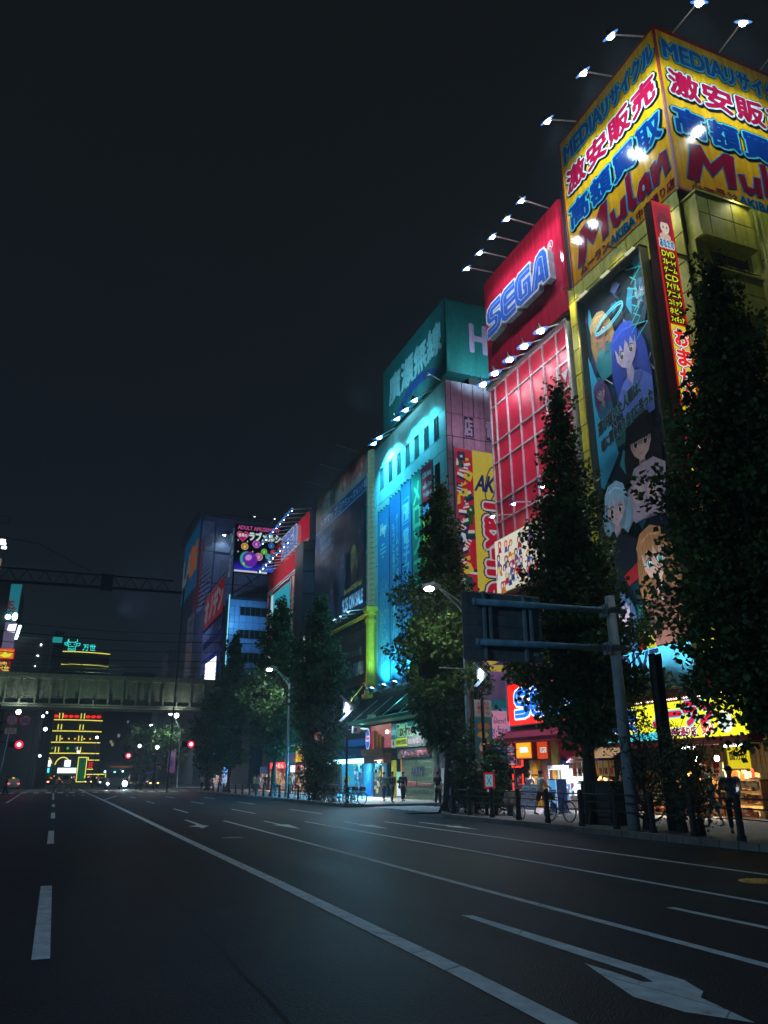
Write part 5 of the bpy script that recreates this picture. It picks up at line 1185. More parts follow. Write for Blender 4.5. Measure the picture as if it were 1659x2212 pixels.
f.rect(-.6, 18.9, 2.3, 20.9, H('#701c14'), 0); f.text('焼肉', -.2, 20.0, 1.6, 20.7, H('#f0d060'), .03, bold=.03); f.text('食べ放', -.5, 19.1, 2.1, 19.9, H('#e8e060'), .03, bold=.03); build('sign_face', g, t)
g = MB('glow0.9', H('#28c0c8')); f = FY(g, -15, 23.2, 149.7)
for i in range(5): f.rect(.8, .7*i, 2.1, .7*i+.35, H('#28a8b8'))
build('light_panel', g, t)
t = left_b(-10, -4.0, 152, 170, 25.5, 'plain dark grey block behind the slim cyan-signed building', (.10, .13, .15))
for x, z in ((-5.6, 24.2), (-5.9, 22.3), (-6.1, 20.4)):
    g = MB('lens6'); g.ball((x, 151.7, z), .2 if z > 21 else .12, 7, 5, (.8, .95, 1)); build('lamp', g, t)
g = MB('glow0.05', H('#60a0a8')); f = FY(g, -9.2, 19, 151.9); f.rect(0, 0, 1.6, 1.2, H('#405058')); f.text('ビル', 2.7, .3, 4.2, 1.2, H('#203038'), .02); g.box(-9.9, -4.1, 151.85, 151.9, 14, 25.3, H('#2c464c')); build('sign_face', g, t)
t = left_b(-4.0, -2.2, 168, 180, 29.5, 'narrow dark building with teal light at its top', (.02, .04, .045))
g = MB('glow0.6', H('#28b8b8')); g.box(-4.2, -2.4, 167.7, 167.9, 27.2, 28.3); build('light_panel', g, t)
for i, (x0, x1, y, h, lab) in enumerate(((9.0, 14, 215, 26, 'dark slab building right of the neon-banded building'), (14, 22.8, 235, 30, 'unlit tower deep in the gap behind the bridge'), (-32, -12, 180, 17, 'low unlit building behind the left kerb trees'))):
    t = left_b(x0, x1, y, y+15, h, lab, (.015, .016, .02))
    g = MB('glow0.5'); rr = random.Random(i)
    f = FY(g, x0, 0, y-.05)
    for k in range(7): u, v = rr.uniform(.3, x1-x0-1), rr.uniform(4, h-2); f.rect(u, v, u+.6, v+.8, H(rr.choice(['#a0a8a0', '#708890', '#c0b080'])), .002*k)
    tag(build('window', g, t), kind='stuff')
# far end of street: low green-yellow lit viaduct
t = thing('far_viaduct', (14, 180, 4), 'dim brick viaduct crossing at the far end of the street', 'bridge')
g = MB('matte', (.09, .06, .05)); g.box(9.5, 23, 180, 184, 3.3, 4.6); g.box(9.5, 10.2, 180, 184, 0, 3.3); g.box(16, 16.8, 180, 184, 0, 3.3); build('deck', g, t)
g = MB('glow0.5', H('#c87838')); g.box(10.2, 22, 179.8, 179.9, 3.6, 3.75); build('light_strip', g, t)
# ------------------------------------------------------------------ street-level fronts
def goods(f, u0, v0, u1, v1, d, n, seed, cols, mb_mat=None, s=.12):
    r_ = random.Random(seed)
    for i in range(n):
        u = r_.uniform(u0, u1); v = r_.uniform(v0, v1); w = r_.uniform(.5, 1.2)*s; h = r_.uniform(.5, 1.3)*s
        c = H(r_.choice(cols)); f.box(u-w/2, v-h/2, u+w/2, v+h/2, d, d+r_.uniform(.03, .12), c, mb_mat)
WARM = ['#e8b060', '#c87838', '#f0d8a0', '#a84828', '#e0c8a0', '#784020', '#d89040', '#c8a078', '#b03030']
MIX = ['#e8e0e8', '#c04060', '#4080c0', '#e0c040', '#60b090', '#f0f0f8', '#8050a0', '#d06040', '#303048']
# sweets shop in the yellow building
sh = thing('sweet_shop', (24.5, 24, .13), 'open fronted shop full of warm lit goods under the yellow sign', 'shop')
g = MB('paint', H('#b89858')); g.box(26.2, 26.3, 21.3, 29.6, .13, 3.0); g.box(23.3, 26.2, 21.25, 21.35, .13, 3.0); g.box(22.9, 26.2, 21.3, 29.6, 2.95, 3.05, H('#a89070')); build('room_wall', g, sh)
g = MB('metal', (.25, .22, .18)); f = FX(g, 29.6, .13, 26.1)
for i in range(34): f.box(.1+.24*i, .8, .112+.24*i, 2.7, 0, .02, (.25, .22, .18))
for i in range(9): f.box(0, .9+.22*i, 8.3, .915+.22*i, .02, .04, (.25, .22, .18))
tag(build('wire_grid', g, sh), kind='stuff')
for k, (y0, y1) in enumerate(((22.2, 24.2), (24.5, 26.3), (26.6, 28.4))):
    g = MB('paint', H('#8c6840')); f = FX(g, y1, .13, 23.5)
    for v in (.0, .45, .9, 1.3): f.box(0, v, y1-y0, v+.05, -.7, 0, H('#8c6840'))
    f.box(0, 0, .05, 1.35, -.7, 0, H('#6c4c30')); f.box(y1-y0-.05, 0, y1-y0, 1.35, -.7, 0, H('#6c4c30')); sf = build('shelf', g, sh)
    g = MB('vinyl'); f = FX(g, y1, .13, 23.45)
    for v in (.1, .55, 1.0, 1.42): goods(f, .1, v+.05, y1-y0-.1, v+.2, -.25, 26, k*10+int(v*10), WARM, s=.2)
    tag(build('goods', g, sf), kind='stuff')
for y, z in ((25.3, 2.25), (24.2, 2.25)):
    g = MB('lens30', (1, .9, .7)); g.ball((23.6, y, z), .09, 10, 8, (1, .9, .7), None, (1, 1, 1.25)); b_ = build('bulb', g, sh)
    g = MB('rubber', (.1, .09, .08)); g.tube([(23.6, y, z+.1), (23.6, y, 3.0)], .012, 4); build('cord', g, b_)
    spot('lamp_light', b_, (23.6, y, z-.12), (24.0, y, 0), 650, (1, .72, .38), 125, .1)
for y0, y1, x in ((22.2, 23.2, 23.1), (24.9, 25.25, 23.2), (25.4, 25.75, 23.2)):
    g = MB('lens14', (1, .97, .9)); g.box(x-.05, x+.05, y0, y1, 2.62, 2.70); b_ = build('light_tube', g, sh)
    spot('lamp_light', b_, (x, (y0+y1)/2, 2.58), (x+.3, (y0+y1)/2, 0), 700, (1, .85, .6), 120, .25)
t = thing('shop_sign', (23.0, 22.3, 1.8), 'plain yellow sign panel under the white light tube', 'sign')
g = MB('glow0.85', H('#f0d810')); f = FX(g, 23.0, 1.86, 23.0); f.box(0, 0, 1.0, .78, 0, .06, H('#f0d810')); f.text('国分の', .12, .3, .9, .55, H('#403808'), .07, bold=.04); build('sign_face', g, t)
t = thing('goods_heap', (22.9, 24.2, 1.4), 'heap of wrapped snacks on the middle shelf', 'goods')
g = MB('gloss'); f = FX(g, 25.1, 1.5, 23.2); goods(f, 0, 0, 1.6, .5, 0, 60, 77, ['#e8c8a0', '#c83030', '#e0e0c8', '#d89050', '#a02828', '#f0e0b0'], s=.22); tag(build('snack', g, t), kind='stuff')
# lit fascia
fs = thing('shop_sign', (22.4, 25.5, 2.9), 'lit yellow fascia sign with red brush letters and bulb rows', 'sign')
g = MB('paint', H('#8c1c18')); f = FX(g, 29.6, 2.85, 22.7); f.box(0, 0, 8.3, 1.75, -.3, .18, H('#8c1c18')); f.box(0, 1.75, 8.3, 3.0, -.3, .0, H('#7c1818')); f.box(0, -.12, 8.3, 0, -.3, .28, H('#a02820')); build('casing', g, fs)
g = MB('glow1.5'); f = FX(g, 29.5, 3.0, 22.5); f.rect(0, 0, 8.1, 1.42, H('#e8e428'), 0); f.rect(0, 0, 4.0, .3, H('#40c8d8'), .003)
f.text('ムーラン', 3.3, .5, 6.6, 1.35, H('#c01838'), .01, bold=.08, outline=[(.05, H('#58c8e0'))]); f.text('中央通り店', 4.2, .08, 5.6, .42, H('#901848'), .02, bold=.04, outline=[(.02, (.9, .9, .9))])
f.text('安い', 5.9, .1, 6.5, .55, H('#d04020'), .02, bold=.04, outline=[(.03, (.9, .9, .8))]); f.text('激安', .5, .4, 2.2, 1.3, H('#1858b0'), .01, bold=.05, outline=[(.05, (.9, .95, 1))])
f.ell(7.1, .5, .35, .4, H('#e8e8d8'), .02); f.ell(7.1, .5, .2, .25, H('#b0d0c8'), .026)
build('sign_face', g, fs)
for z in (2.79, 4.5):
    bm_ = None
    for i in range(58):
        if bm_ is None:
            g = MB('lens4', (1, .86, .6)); g.ball((0, 0, 0), .034, 6, 4); o = build('bulb', g, None, base=(0, 0, 0)); bm_ = o.data
        else: o = bpy.data.objects.new('bulb', bm_); COL.objects.link(o)
        o.parent = fs; o.location = (.08-.02, 29.5-25.5-.14*i, z-2.9+.02)
t = thing('wall_sign', (22.8, 24.5, 5), 'small yellow and blue sign glimpsed through the leaves', 'sign')
g = MB('glow0.9'); f = FX(g, 25.0, 5.6, 22.85); f.rect(0, .5, 2.4, 1.1, H('#e8d828'), 0); f.rect(0, 0, 2.4, .5, H('#1868c8'), 0); f.rect(-3.6, 0, -1.6, 1.9, H('#9c2020'), .0); f.rect(-1.6, .1, -.9, 1.9, H('#e0dc30'), 0); build('sign_face', g, t)
# tented stalls between
tn = thing('stall_tent', (22.0, 28.6, 2), 'orange and white tent awning over poster-covered stall front', 'awning')
g = MB('fabric', H('#d8b090')); g.face([(23, 31.0, 3.1), (23, 28.0, 3.1), (21.6, 28.0, 2.35), (21.6, 31.0, 2.35)], H('#e0a878')); g.face([(23, 31.3, 3.0), (23, 29.9, 3.3), (21.5, 29.9, 2.2), (21.5, 31.3, 2.2)], H('#c8a8a0')); build('canopy', g, tn)
g = MB('vinyl'); f = FX(g, 31.2, 1.4, 21.75)
rr = random.Random(8)
for i in range(8): f.box(.1+.38*i, .2, .42+.38*i, .85, 0, .02, H(rr.choice(['#d8a860', '#c88040', '#e0c070', '#b04838', '#e8d8a0']))); f.rect(.16+.38*i, .3, .36+.38*i, .55, H('#a03028'), .025)
build('poster_row', g, tn)
spot('lamp_light', tn, (21.9, 29.6, 2.2), (22.6, 29.6, 0), 700, (1, .8, .55), 110, .3)
g = MB('vinyl'); f = FX(g, 31.0, .13, 22.2)
for v in (.3, .7, 1.1): goods(f, 0, v, 3.2, v+.25, 0, 30, int(v*10), WARM, s=.25)
tag(build('goods', g, tn), kind='stuff')
t = thing('display_screen', (21.7, 30.4, 1.3), 'bright white rectangular screen behind the black cabinet', 'screen')
g = MB('paint', (.05, .05, .06)); f = FX(g, 31.0, 1.28, 21.9); f.box(0, 0, 1.0, .5, 0, .05, (.06, .06, .07)); build('casing', g, t)
g = MB('glow1.6'); f.mb = g; f.rect(.04, .04, .96, .46, (.8, .93, 1.0), .06); build('display', g, t)

# arcade entrance
ae = thing('arcade_entrance', (22.8, 34, .13), 'arcade entrance with yellow column and orange lit sign below red awning', 'shop')
g = MB('matte', (.05, .03, .035)); g.box(24.8, 24.9, 30, 38.6, .1, 4); g.box(23.0, 24.8, 31.9, 32.0, .1, 3.4); build('wall', g, ae)
g = MB('paint', H('#d8c850')); g.box(22.7, 23.3, 33.55, 34.2, .13, 3.5); g.box(22.6, 23.35, 33.5, 34.25, .13, .35); build('column', g, ae)
g = MB('paint', H('#a89c30')); g.box(22.9, 23.3, 35.6, 36.4, .13, 2.4); g.cyl(22.9, 36.0, .13, 2.4, .3, 10); g.cyl(22.9, 36.0, 1.7, 1.95, .36, 10); build('column', g, ae)
g = MB('paint', H('#6a5038')); f = FX(g, 35.5, .13, 23.0)
for i in range(7): f.box(.15*i, 1.2, .12+.15*i, 3.3, 0, .06, H('#6c5440'))
build('louver', g, ae)
g = MB('glow1.3'); f = FX(g, 37.25, 2.5, 22.55); f.rect(0, 0, 1.5, .85, H('#f08010'), 0); f.rect(.1, .08, 1.4, .77, H('#f8a820'), .004); f.poly([(.42, .3), (1.2, .3), (1.1, .55), (.42, .55)], (1, .97, .85), .01, 'glow2.4'); s_ = build('sign_face', g, ae)
g = MB('paint', H('#803010')); g.box(22.58, 22.9, 35.72, 37.3, 2.46, 3.38); build('casing', g, ae)
g = MB('glow0.9'); f = FX(g, 35.6, 2.45, 22.8); f.rect(0, 0, .95, .85, H('#d84818'), 0); f.rect(.3, .3, .85, .55, (.85, .85, .8), .01); f.text('UFO', .36, .33, .8, .52, H('#a02020'), .016, bold=.03); build('sign_face', g, ae)
g = MB('glow2.0', H('#ff3818')); f = FX(g, 37.9, .13, 22.7)
for P in ([(0, 1.9), (0, 3.2)], [(0, .5), (0, 1.6)], [(1.0, .5), (1.0, 1.6)], [(1.0, 1.95), (1.0, 2.3)], [(.1, 1.95), (.9, 1.95)]): f.tube([(a, b, .05) for a, b in P], .035, H('#ff3818'))
build('neon_tube', g, ae)
g = MB('vinyl'); f = FX(g, 37.8, .13, 22.78); f.rect(.1, .5, .9, 1.55, H('#301418'), 0); goods(f, .2, .6, .8, 1.45, .0, 18, 5, ['#c83040', '#e0a0b0', '#f0e0d0', '#802030'], s=.2); tag(build('poster', g, ae), kind='stuff'); g = MB('vinyl'); f.mb = g; f.rect(.12, 2.0, .88, 2.4, H('#e8d8d0'), .01); f.text('景品', .2, 2.05, .8, 2.35, H('#b02030'), .02, bold=.03); build('poster', g, ae)
g = MB('paint', H('#b02038')); f = FX(g, 33.5, 2.45, 22.8); f.box(0, 0, 3.6, 1.0, -.1, .1, H('#b82440')); f.box(0, -.5, 3.6, 0, -.15, .05, H('#381014')); build('header', g, ae)
g = MB('glow0.8'); f = FX(g, 33.4, 1.98, 22.7); goods(f, .1, .05, 3.3, .42, 0, 40, 9, ['#c02040', '#602080', '#e8d0e0', '#203060', '#d87090'], s=.16); tag(build('poster', g, ae), kind='stuff')
aw = thing('awning', (22, 34, 3.4), 'dark red sloping awning over the arcade entrance', 'awning')
g = MB('fabric', H('#a02848')); g.mesh([(23, 38.3, 4.05), (23, 30.3, 4.05), (21.1, 30.3, 3.45), (21.1, 37.2, 3.45), (21.1, 30.3, 3.27), (21.1, 37.2, 3.27), (23, 38.3, 3.27), (23, 30.3, 3.27)], [(0, 1, 2, 3), (3, 2, 4, 5), (0, 3, 5, 6), (1, 7, 4, 2), (5, 4, 7, 6)]); build('canopy', g, aw)
g = MB('metal', (.3, .25, .28))
for y in (30.6, 32.5, 34.5, 36.5): g.tube([(21.2, y, 3.4), (23, y, 3.95)], .03, 5)
build('rib', g, aw)
spot('lamp_light', aw, (21.6, 35.2, 3.15), (21.6, 35, 0), 800, (1, .5, .55), 115, .3); spot('lamp_light', aw, (21.6, 32.3, 3.15), (21.4, 32, 0), 1100, (.85, .85, 1.0), 115, .3)
ng = thing('neon_logo_sign', (22.6, 34, 4.1), 'glowing red box sign with blue logo letters above the awning', 'sign')
g = MB('metal', (.2, .05, .05)); g.box(22.5, 22.9, 30.2, 37.7, 4.15, 6.4); build('casing', g, ng)
g = MB('glow1.5', H('#ff2412')); f = FX(g, 37.65, 4.2, 22.46); f.rect(0, 0, 7.4, 2.15, H('#f82010'), 0); build('sign_face', g, ng)
g = MB('glow1.8'); f = FX(g, 37.65, 4.2, 22.43); sega_letters(f, .8, .35, 6.2, 1.45, .03); build('lettering', g, ng)
# crane game machine
cm = thing('crane_game', (22.3, 32.9, .13), 'glowing white crane game machine packed with plush prizes', 'game machine')
g = MB('paint', (.75, .72, .78)); g.box(21.95, 22.75, 31.7, 34.05-.6, .13, .75); build('cabinet', g, cm); g = MB('paint', (.75, .72, .78)); g.box(21.95, 22.75, 31.7, 33.45, 1.95, 2.1); build('top_panel', g, cm)
g = MB('glow1.6', (.85, .92, 1.0)); g.box(22.66, 22.7, 31.75, 33.4, .75, 1.95); g.box(22.0, 22.68, 31.78, 33.38, 1.9, 1.94); build('light_panel', g, cm)
for y in (31.72, 32.58, 33.41):
    g = MB('glow1.2', (.6, .8, 1.0)); g.box(21.96, 22.0, y-.025, y+.025, .75, 1.95); build('post', g, cm)
g = MB('fabric'); f = FX(g, 33.4, .76, 22.1); goods(f, .05, .05, 1.6, .5, -.1, 70, 15, ['#f0d8e0', '#e8e0a0', '#8060b0', '#c04060', '#f8f8f8', '#6090d0', '#f0c8a0'], s=.16); f.mb = g; tag(build('plush_prize', g, cm), kind='stuff')
g = MB('glow1.0', H('#b028d0')); f = FX(g, 33.3, .13, 21.93); f.rect(.1, .15, .65, .55, H('#b028d0'), 0); f.rect(.95, .45, 1.5, .58, H('#70a0d0'), 0, ); build('coin_panel', g, cm)
g = MB('metal', (.3, .32, .35)); f = FX(g, 33.3, .13, 21.9); f.box(.9, .6, 1.5, .68, 0, .22, (.25, .3, .4)); g.ball((21.75, 32.1, .85), .035, 8, 6, H('#e03030')); build('control_panel', g, cm)
spot('lamp_light', cm, (21.9, 32.6, 1.7), (20.5, 32.6, 0), 200, (.8, .88, 1.0), 110, .3)
# brochure stands and blue machine
for i, (y0, lab) in enumerate(((32.45, 'leaning brochure rack nearest the orange sign column'), (31.75, 'second leaning brochure rack next to the man in white'))):
    t = thing('brochure_rack', (19.9, y0, .13), lab, 'rack', 'leaning brochure racks')
    g = MB('metal', (.4, .42, .46)); f = Fr(g, (19.75, y0+.28, .2), (.25, -1, 0), (.28, 0, 1)); f.box(0, 0, .52, 1.1, -.04, 0, (.3, .36, .45)); build('frame', g, t)
    for j in range(4):
        g = MB('vinyl'); f.mb = g; f.rect(.04, .06+.26*j, .48, .26+.26*j, H(['#a8b8c8', '#c8a8b0', '#90b0d0', '#b8c0c8'][j]), .01+.002*j); f.rect(.1, .1+.26*j, .4, .16+.26*j, H('#3878b8' if j % 2 else '#b03848'), .018+.002*j); build('brochure', g, t)
t = thing('blue_machine', (20.6, 30.9, .13), 'blue vending box with glowing white edges beside the man in white', 'machine')
g = MB('paint', H('#1858a8')); g.box(20.4, 20.9, 30.45, 31.1, .13, 1.5); build('cabinet', g, t)
g = MB('glow0.9'); f = FX(g, 31.1, .15, 20.38); f.rect(.03, .9, .6, 1.3, H('#50a0e0'), 0); f.rect(.05, .3, .58, .85, H('#2060a8'), 0)
for i in range(5): f.rect(.08+.1*i, .35, .12+.1*i, .8, H('#a0d0f0'), .004)
f.rect(-.02, 0, .02, 1.35, (.8, .9, 1), .004); f.rect(.6, 0, .64, 1.35, (.8, .9, 1), .004); build('front_panel', g, t)
# pink side wall at street level
sp = thing('wall_sign', (25.9, 44.7, 3.5), 'pink duty-free shop sign at the mouth of the side street', 'sign')
g = MB('glow0.5'); f = FY(g, 24.2, 3.7, 44.7); f.rect(0, 0, 2.4, 2.1, H('#e898b8'), 0); f.text('Tax-free', .7, .45, 2.3, .95, H('#604060'), .01, bold=.02); f.text('Shop', 1.2, .02, 2.25, .42, H('#604060'), .01, bold=.02); f.text('akm!', 1.3, 1.1, 2.2, 1.45, H('#604060'), .01, bold=.02); build('sign_face', g, sp)
g = MB('fabric', H('#149880')); g.mesh([(25.0, 44.85, 6.35), (26.6, 44.85, 6.35), (27.0, 43.7, 5.7), (24.6, 43.7, 5.7), (27.0, 43.7, 5.5), (24.6, 43.7, 5.5), (25.6, 44.85, 6.6), (26.2, 44.85, 6.6)], [(0, 1, 2, 3), (3, 2, 4, 5)]); t = thing('awning', (25.8, 44.2, 5.5), 'small sea green awning above the pink duty-free sign', 'awning'); build('canopy', g, t)
t = thing('blue_poster', (26.9, 44.6, 3.4), 'tall blue lit poster with ring beside red box sign', 'sign')
g = MB('glow0.55'); f = FY(g, 26.65, 3.3, 44.65); f.rect(0, 0, .95, 2.3, H('#1848b0'), 0); f.ell(.5, 1.0, .36, .42, H('#3888e0'), .004); f.ell(.5, 1.0, .28, .33, H('#1848b0'), .008); f.ell(.5, 1.0, .15, .18, H('#3888e0'), .012); f.rect(-.06, 0, -.02, 2.3, (.6, .8, 1), .004); build('print', g, t)
t = thing('side_shutter', (26, 44.8, .13), 'dark violet shutter with blue glints in the side street', 'shutter')
g = MB('metal', H('#30283c')); f = FY(g, 23.6, .13, 44.86)
for i in range(20): f.box(0, .12*i, 4.2, .12*i+.1, 0, .03, H('#342c44'))
tag(build('slat', g, t), kind='stuff')
g = MB('glow0.9'); f = FY(g, 24.9, 0, 44.7)
for i, z in enumerate((2.55, 2.8, 3.05, 3.25)): f.rect(.0, z, 2.0-.2*i, z+.07, H('#1c50a8'), 0)
f.rect(.3, 2.62, 1.0, 2.66, (.6, .85, 1), .01); f.rect(1.5, 1.05, 2.1, 1.2, H('#1c60c8'), 0); build('light_strip', g, t)
# pink-side-wall lower lights
spot('lamp_light', sp, (25.5, 42.5, 3.2), (25.6, 44.9, 7.0), 420, (.75, .35, 1.0), 130, .3)

# shuttered duty-free shop
du = thing('shuttered_shop', (23, 50.5, .13), 'closed duty-free shop with lettered roller shutter', 'shop')
g = MB('matte', (.10, .11, .12)); g.box(22.6, 23.1, 45.0, 47.8, .1, 3.3); g.box(22.7, 23.1, 44.9, 54, 2.8, 3.5); build('wall', g, du)
g = MB('matte', H('#4a5c54')); f = FX(g, 53.3, .13, 22.75); sl = build('shutter', g.box(22.78, 22.85, 47.8, 53.3, .13, 2.85), du)
hm = None
for i in range(30):
    if hm is None:
        k = MB('metal', H('#7c9488')); k.mesh([(0, -2.75, 0), (0, 2.75, 0), (-.035, 2.75, .03), (-.035, -2.75, .03), (-.035, 2.75, .065), (-.035, -2.75, .065), (0, 2.75, .088), (0, -2.75, .088)], [(0, 1, 2, 3), (3, 2, 4, 5), (5, 4, 6, 7)])
        o = build('slat', k, None, base=(0, 0, 0)); hm = o.data
    else: o = bpy.data.objects.new('slat', hm); COL.objects.link(o)
    o.parent = sl; o.location = (22.76-23, 50.55-50.5, .09*i)
g = MB('vinyl'); f = FX(g, 53.3, .13, 22.7)
f.text('AKKYII', 1.75, 1.5, 3.85, 2.1, H('#10304c'), .01, bold=.03, slant=.2); f.line([(2.6+.22*math.cos(t)+.12*math.sin(t), 1.75+.8*math.sin(t)) for t in np.linspace(0, 6.28, 20)], .05, H('#10304c'), .012)
f.text('免税店 愛客II', .35, .85, 2.5, 1.15, H('#901828'), .01, bold=.04, outline=[(.02, H('#c0c8c0'))]); f.text('Tax-free Shop', 2.8, .85, 5.0, 1.1, H('#901828'), .01, bold=.04, outline=[(.02, H('#c0c8c0'))]); f.text('OPEN 10-20:00', .3, .35, 2.6, .65, H('#30504c'), .01, bold=.03); f.text('(年中無休)', 2.9, .35, 4.6, .65, H('#30504c'), .01, bold=.03)
build('lettering', g, du)
g = MB('vinyl'); f = FX(g, 53.0, 2.85, 22.6); f.rect(0, 0, 5.0, .6, H('#2c2830'), 0); f.text('インバーター', .5, .15, 2.1, .42, H('#a03040'), .01, bold=.03, outline=[(.02, H('#a0a0b0'))]); f.text('免税品専門店', 2.7, .15, 4.6, .42, H('#a03040'), .01, bold=.03, outline=[(.02, H('#a0a0b0'))]); goods(f, 0, .05, 5, .5, 0, 22, 3, ['#305068', '#603038', '#506878', '#804850'], s=.15); build('fascia', g, du)
g = MB('vinyl'); f = FX(g, 47.6, .4, 22.55)
rr = random.Random(12)
for i, (u, v, w, h) in enumerate(((.1, 1.2, .7, .6), (.2, .1, .8, .6), (1.2, .8, .7, .9), (1.2, .1, .9, .5), (.1, 2.0, .6, .8), (2.0, .5, .5, 1.3))): f.box(u, v, u+w, v+h, 0, .03, H(rr.choice(['#903038', '#304838', '#a8a0a8', '#402c40', '#b8b0b0'])))
build('poster', g, du)
tf = thing('shop_sign', (22.4, 51.5, 3.6), 'tilted green and teal duty-free sign under the awning', 'sign')
g = MB('paint', (.1, .12, .12)); f = FX(g, 54.6, 3.55, 22.6); f.box(0, 0, 6.3, 1.7, -.05, .1, (.1, .12, .12)); build('casing', g, tf)
g = MB('glow0.75'); f = FX(g, 54.55, 3.6, 22.48); f.rect(0, 0, 6.2, 1.65, H('#1c6c74'), 0); f.rect(1.0, .75, 3.0, 1.55, H('#68d0a0'), .003); f.rect(.0, .0, .8, .55, H('#90c8b0'), .004); f.rect(.85, .05, 2.9, .6, H('#c8f010'), .004); f.rect(3.0, .05, 6.1, .6, H('#504c60'), .004)
f.text('Tax-free', 1.1, .75, 3.9, 1.5, H('#403028'), .012, bold=.05, outline=[(.07, H('#90e8b8'))]); f.text('akky', .1, .7, .95, 1.4, H('#70c0d0'), .012, bold=.03); f.text('海外向け電気製品', .95, .15, 2.85, .5, H('#405010'), .012, bold=.04); f.text('歡迎光臨光臨ようこそ', 3.1, .15, 5.9, .5, H('#c8c0d0'), .012, bold=.03); f.text('免税', 4.2, .8, 5.9, 1.5, H('#70b8b0'), .012, bold=.03)
f.ell(.4, .3, .18, .2, H('#803840'), .008); build('sign_face', g, tf)
gy = thing('game_centre_entrance', (22.8, 56.5, .13), 'pink game centre porch with round blue lollipop sign and orange doorway', 'shop')
g = MB('glow0.45', H('#f08098')); f = FX(g, 59.0, 3.65, 22.55); f.rect(0, 0, 4.3, 1.7, H('#e07080'), 0); f.rect(0, 0, .6, 1.3, H('#d81040'), .005); build('sign_face', g, gy)
g = MB('paint', H('#7c5848')); f = FX(g, 59.1, 3.1, 22.5)
for i in range(5): f.box(-.1+.02*i, .1*i, 4.4-.02*i, .1*i+.08, -.1, .75-.04*(4-i), H('#90684c'))
f.box(0, -.55, 4.2, .08, -.1, .5, H('#6c4c40')); build('ledge', g, gy)
g = MB('glow1.0'); f = FX(g, 58.3, 3.6, 21.9); f.ell(.35, .75, .48, .82, H('#e8f0ff'), 0); f.ell(.35, .75, .42, .74, H('#2060e0'), .006); f.rect(-.02, .55, .74, 1.0, H('#e8d8f0'), .012); f.text('Hey', .02, .6, .7, .95, H('#9038b0'), .018, bold=.05); f.poly([(.15, 1.3), (.55, 1.3), (.35, 1.6)], H('#30a8e0'), .02); build('round_sign', g, gy)
g = MB('paint', H('#d8b040')); 
for i in range(6): g.box(21.9, 22.1, 55.0+.32*i, 55.12+.32*i, 3.6, 4.9-.1*(5-i), H('#e8c858' if i % 2 else '#c86838'))
build('baluster', g, gy)
g = MB('lens8', (1, .8, .75)); g.ball((22.4, 55.2, 4.75), .14, 8, 6); build('bulb', g, gy)
g = MB('glow1.8', (1, .9, .85)); g.box(21.9, 22.6, 55.1, 56.6, 2.72, 2.76); build('light_panel', g, gy)
g = MB('glow0.8', H('#f08818')); f = FX(g, 56.9, .13, 24.2); f.rect(0, .9, 2.6, 2.7, H('#f09020'), 0); build('room_wall', g, gy)
g = MB('matte'); f = FX(g, 58.9, .13, 22.7); f.rect(0, 0, .5, 3, H('#101014'), 0); build('wall_panel', g, gy); g = MB('vinyl'); f.mb = g; f.box(.5, 0, 2.0, 2.4, 0, .02, H('#303438')); goods(f, .6, .3, 1.9, 2.2, .02, 30, 6, ['#c8b840', '#88a0b0', '#302830', '#a0a890'], s=.25); f.rect(2.0, .3, 2.25, 2.2, H('#f0e890'), .03, 'glow0.8'); build('poster', g, gy); g = MB('paint'); f.mb = g; f.box(4.5, 0, 4.75, 2.6, 0, .3, H('#a0a030')); build('post', g, gy)
g = MB('glow0.9'); f = FX(g, 56.4, .13, 23.5); f.rect(0, .1, 1.4, 1.0, (.7, .85, 1), 0); f.rect(.2, 1.2, 1.2, 1.8, H('#70c0a0'), 0); build('game_screen', g, gy)
spot('lamp_light', gy, (21.9, 56.0, 2.65), (21.5, 55.6, 0), 1700, (1, .72, .5), 165, .3)
gc = thing('canopy', (21.5, 52.5, 5.4), 'long green metal canopy on wires under the blue banners', 'awning')
g = MB('paint', H('#2c8c70')); g.mesh([(22.9, 59.6, 6.1), (22.9, 45.3, 6.1), (20.6, 45.3, 5.6), (20.6, 59.8, 5.6), (20.6, 45.3, 5.38), (20.6, 59.8, 5.38), (22.9, 59.6, 5.5), (22.9, 45.3, 5.5)], [(0, 1, 2, 3), (3, 2, 4, 5), (5, 4, 7, 6), (0, 3, 5, 6)]); g.box(22.5, 23.05, 45.1, 59.8, 6.3, 7.9, (.03, .05, .05)); build('roof', g, gc)
for y in (46, 49, 52, 55, 58):
    g = MB('metal', (.5, .7, .68)); g.tube([(20.7, y, 5.65), (22.9, y-.8, 7.6)], .03, 4); build('stay_wire', g, gc)
spot('lamp_light', gc, (21.0, 50.4, 5.2), (22.6, 50.6, 1.2), 2000, (.8, 1, .9), 120, .3); spot('lamp_light', gc, (21.6, 58.6, 5.3), (22.3, 57, 4.0), 50, (.25, 1, .4), 150, .2); spot('lamp_light', gc, (21.4, 52, 7.4), (21.4, 52, 5.5), 60, (.1, .9, .75), 160, .3)  # first spot is an added downlight, no fixture, brightening the shutter
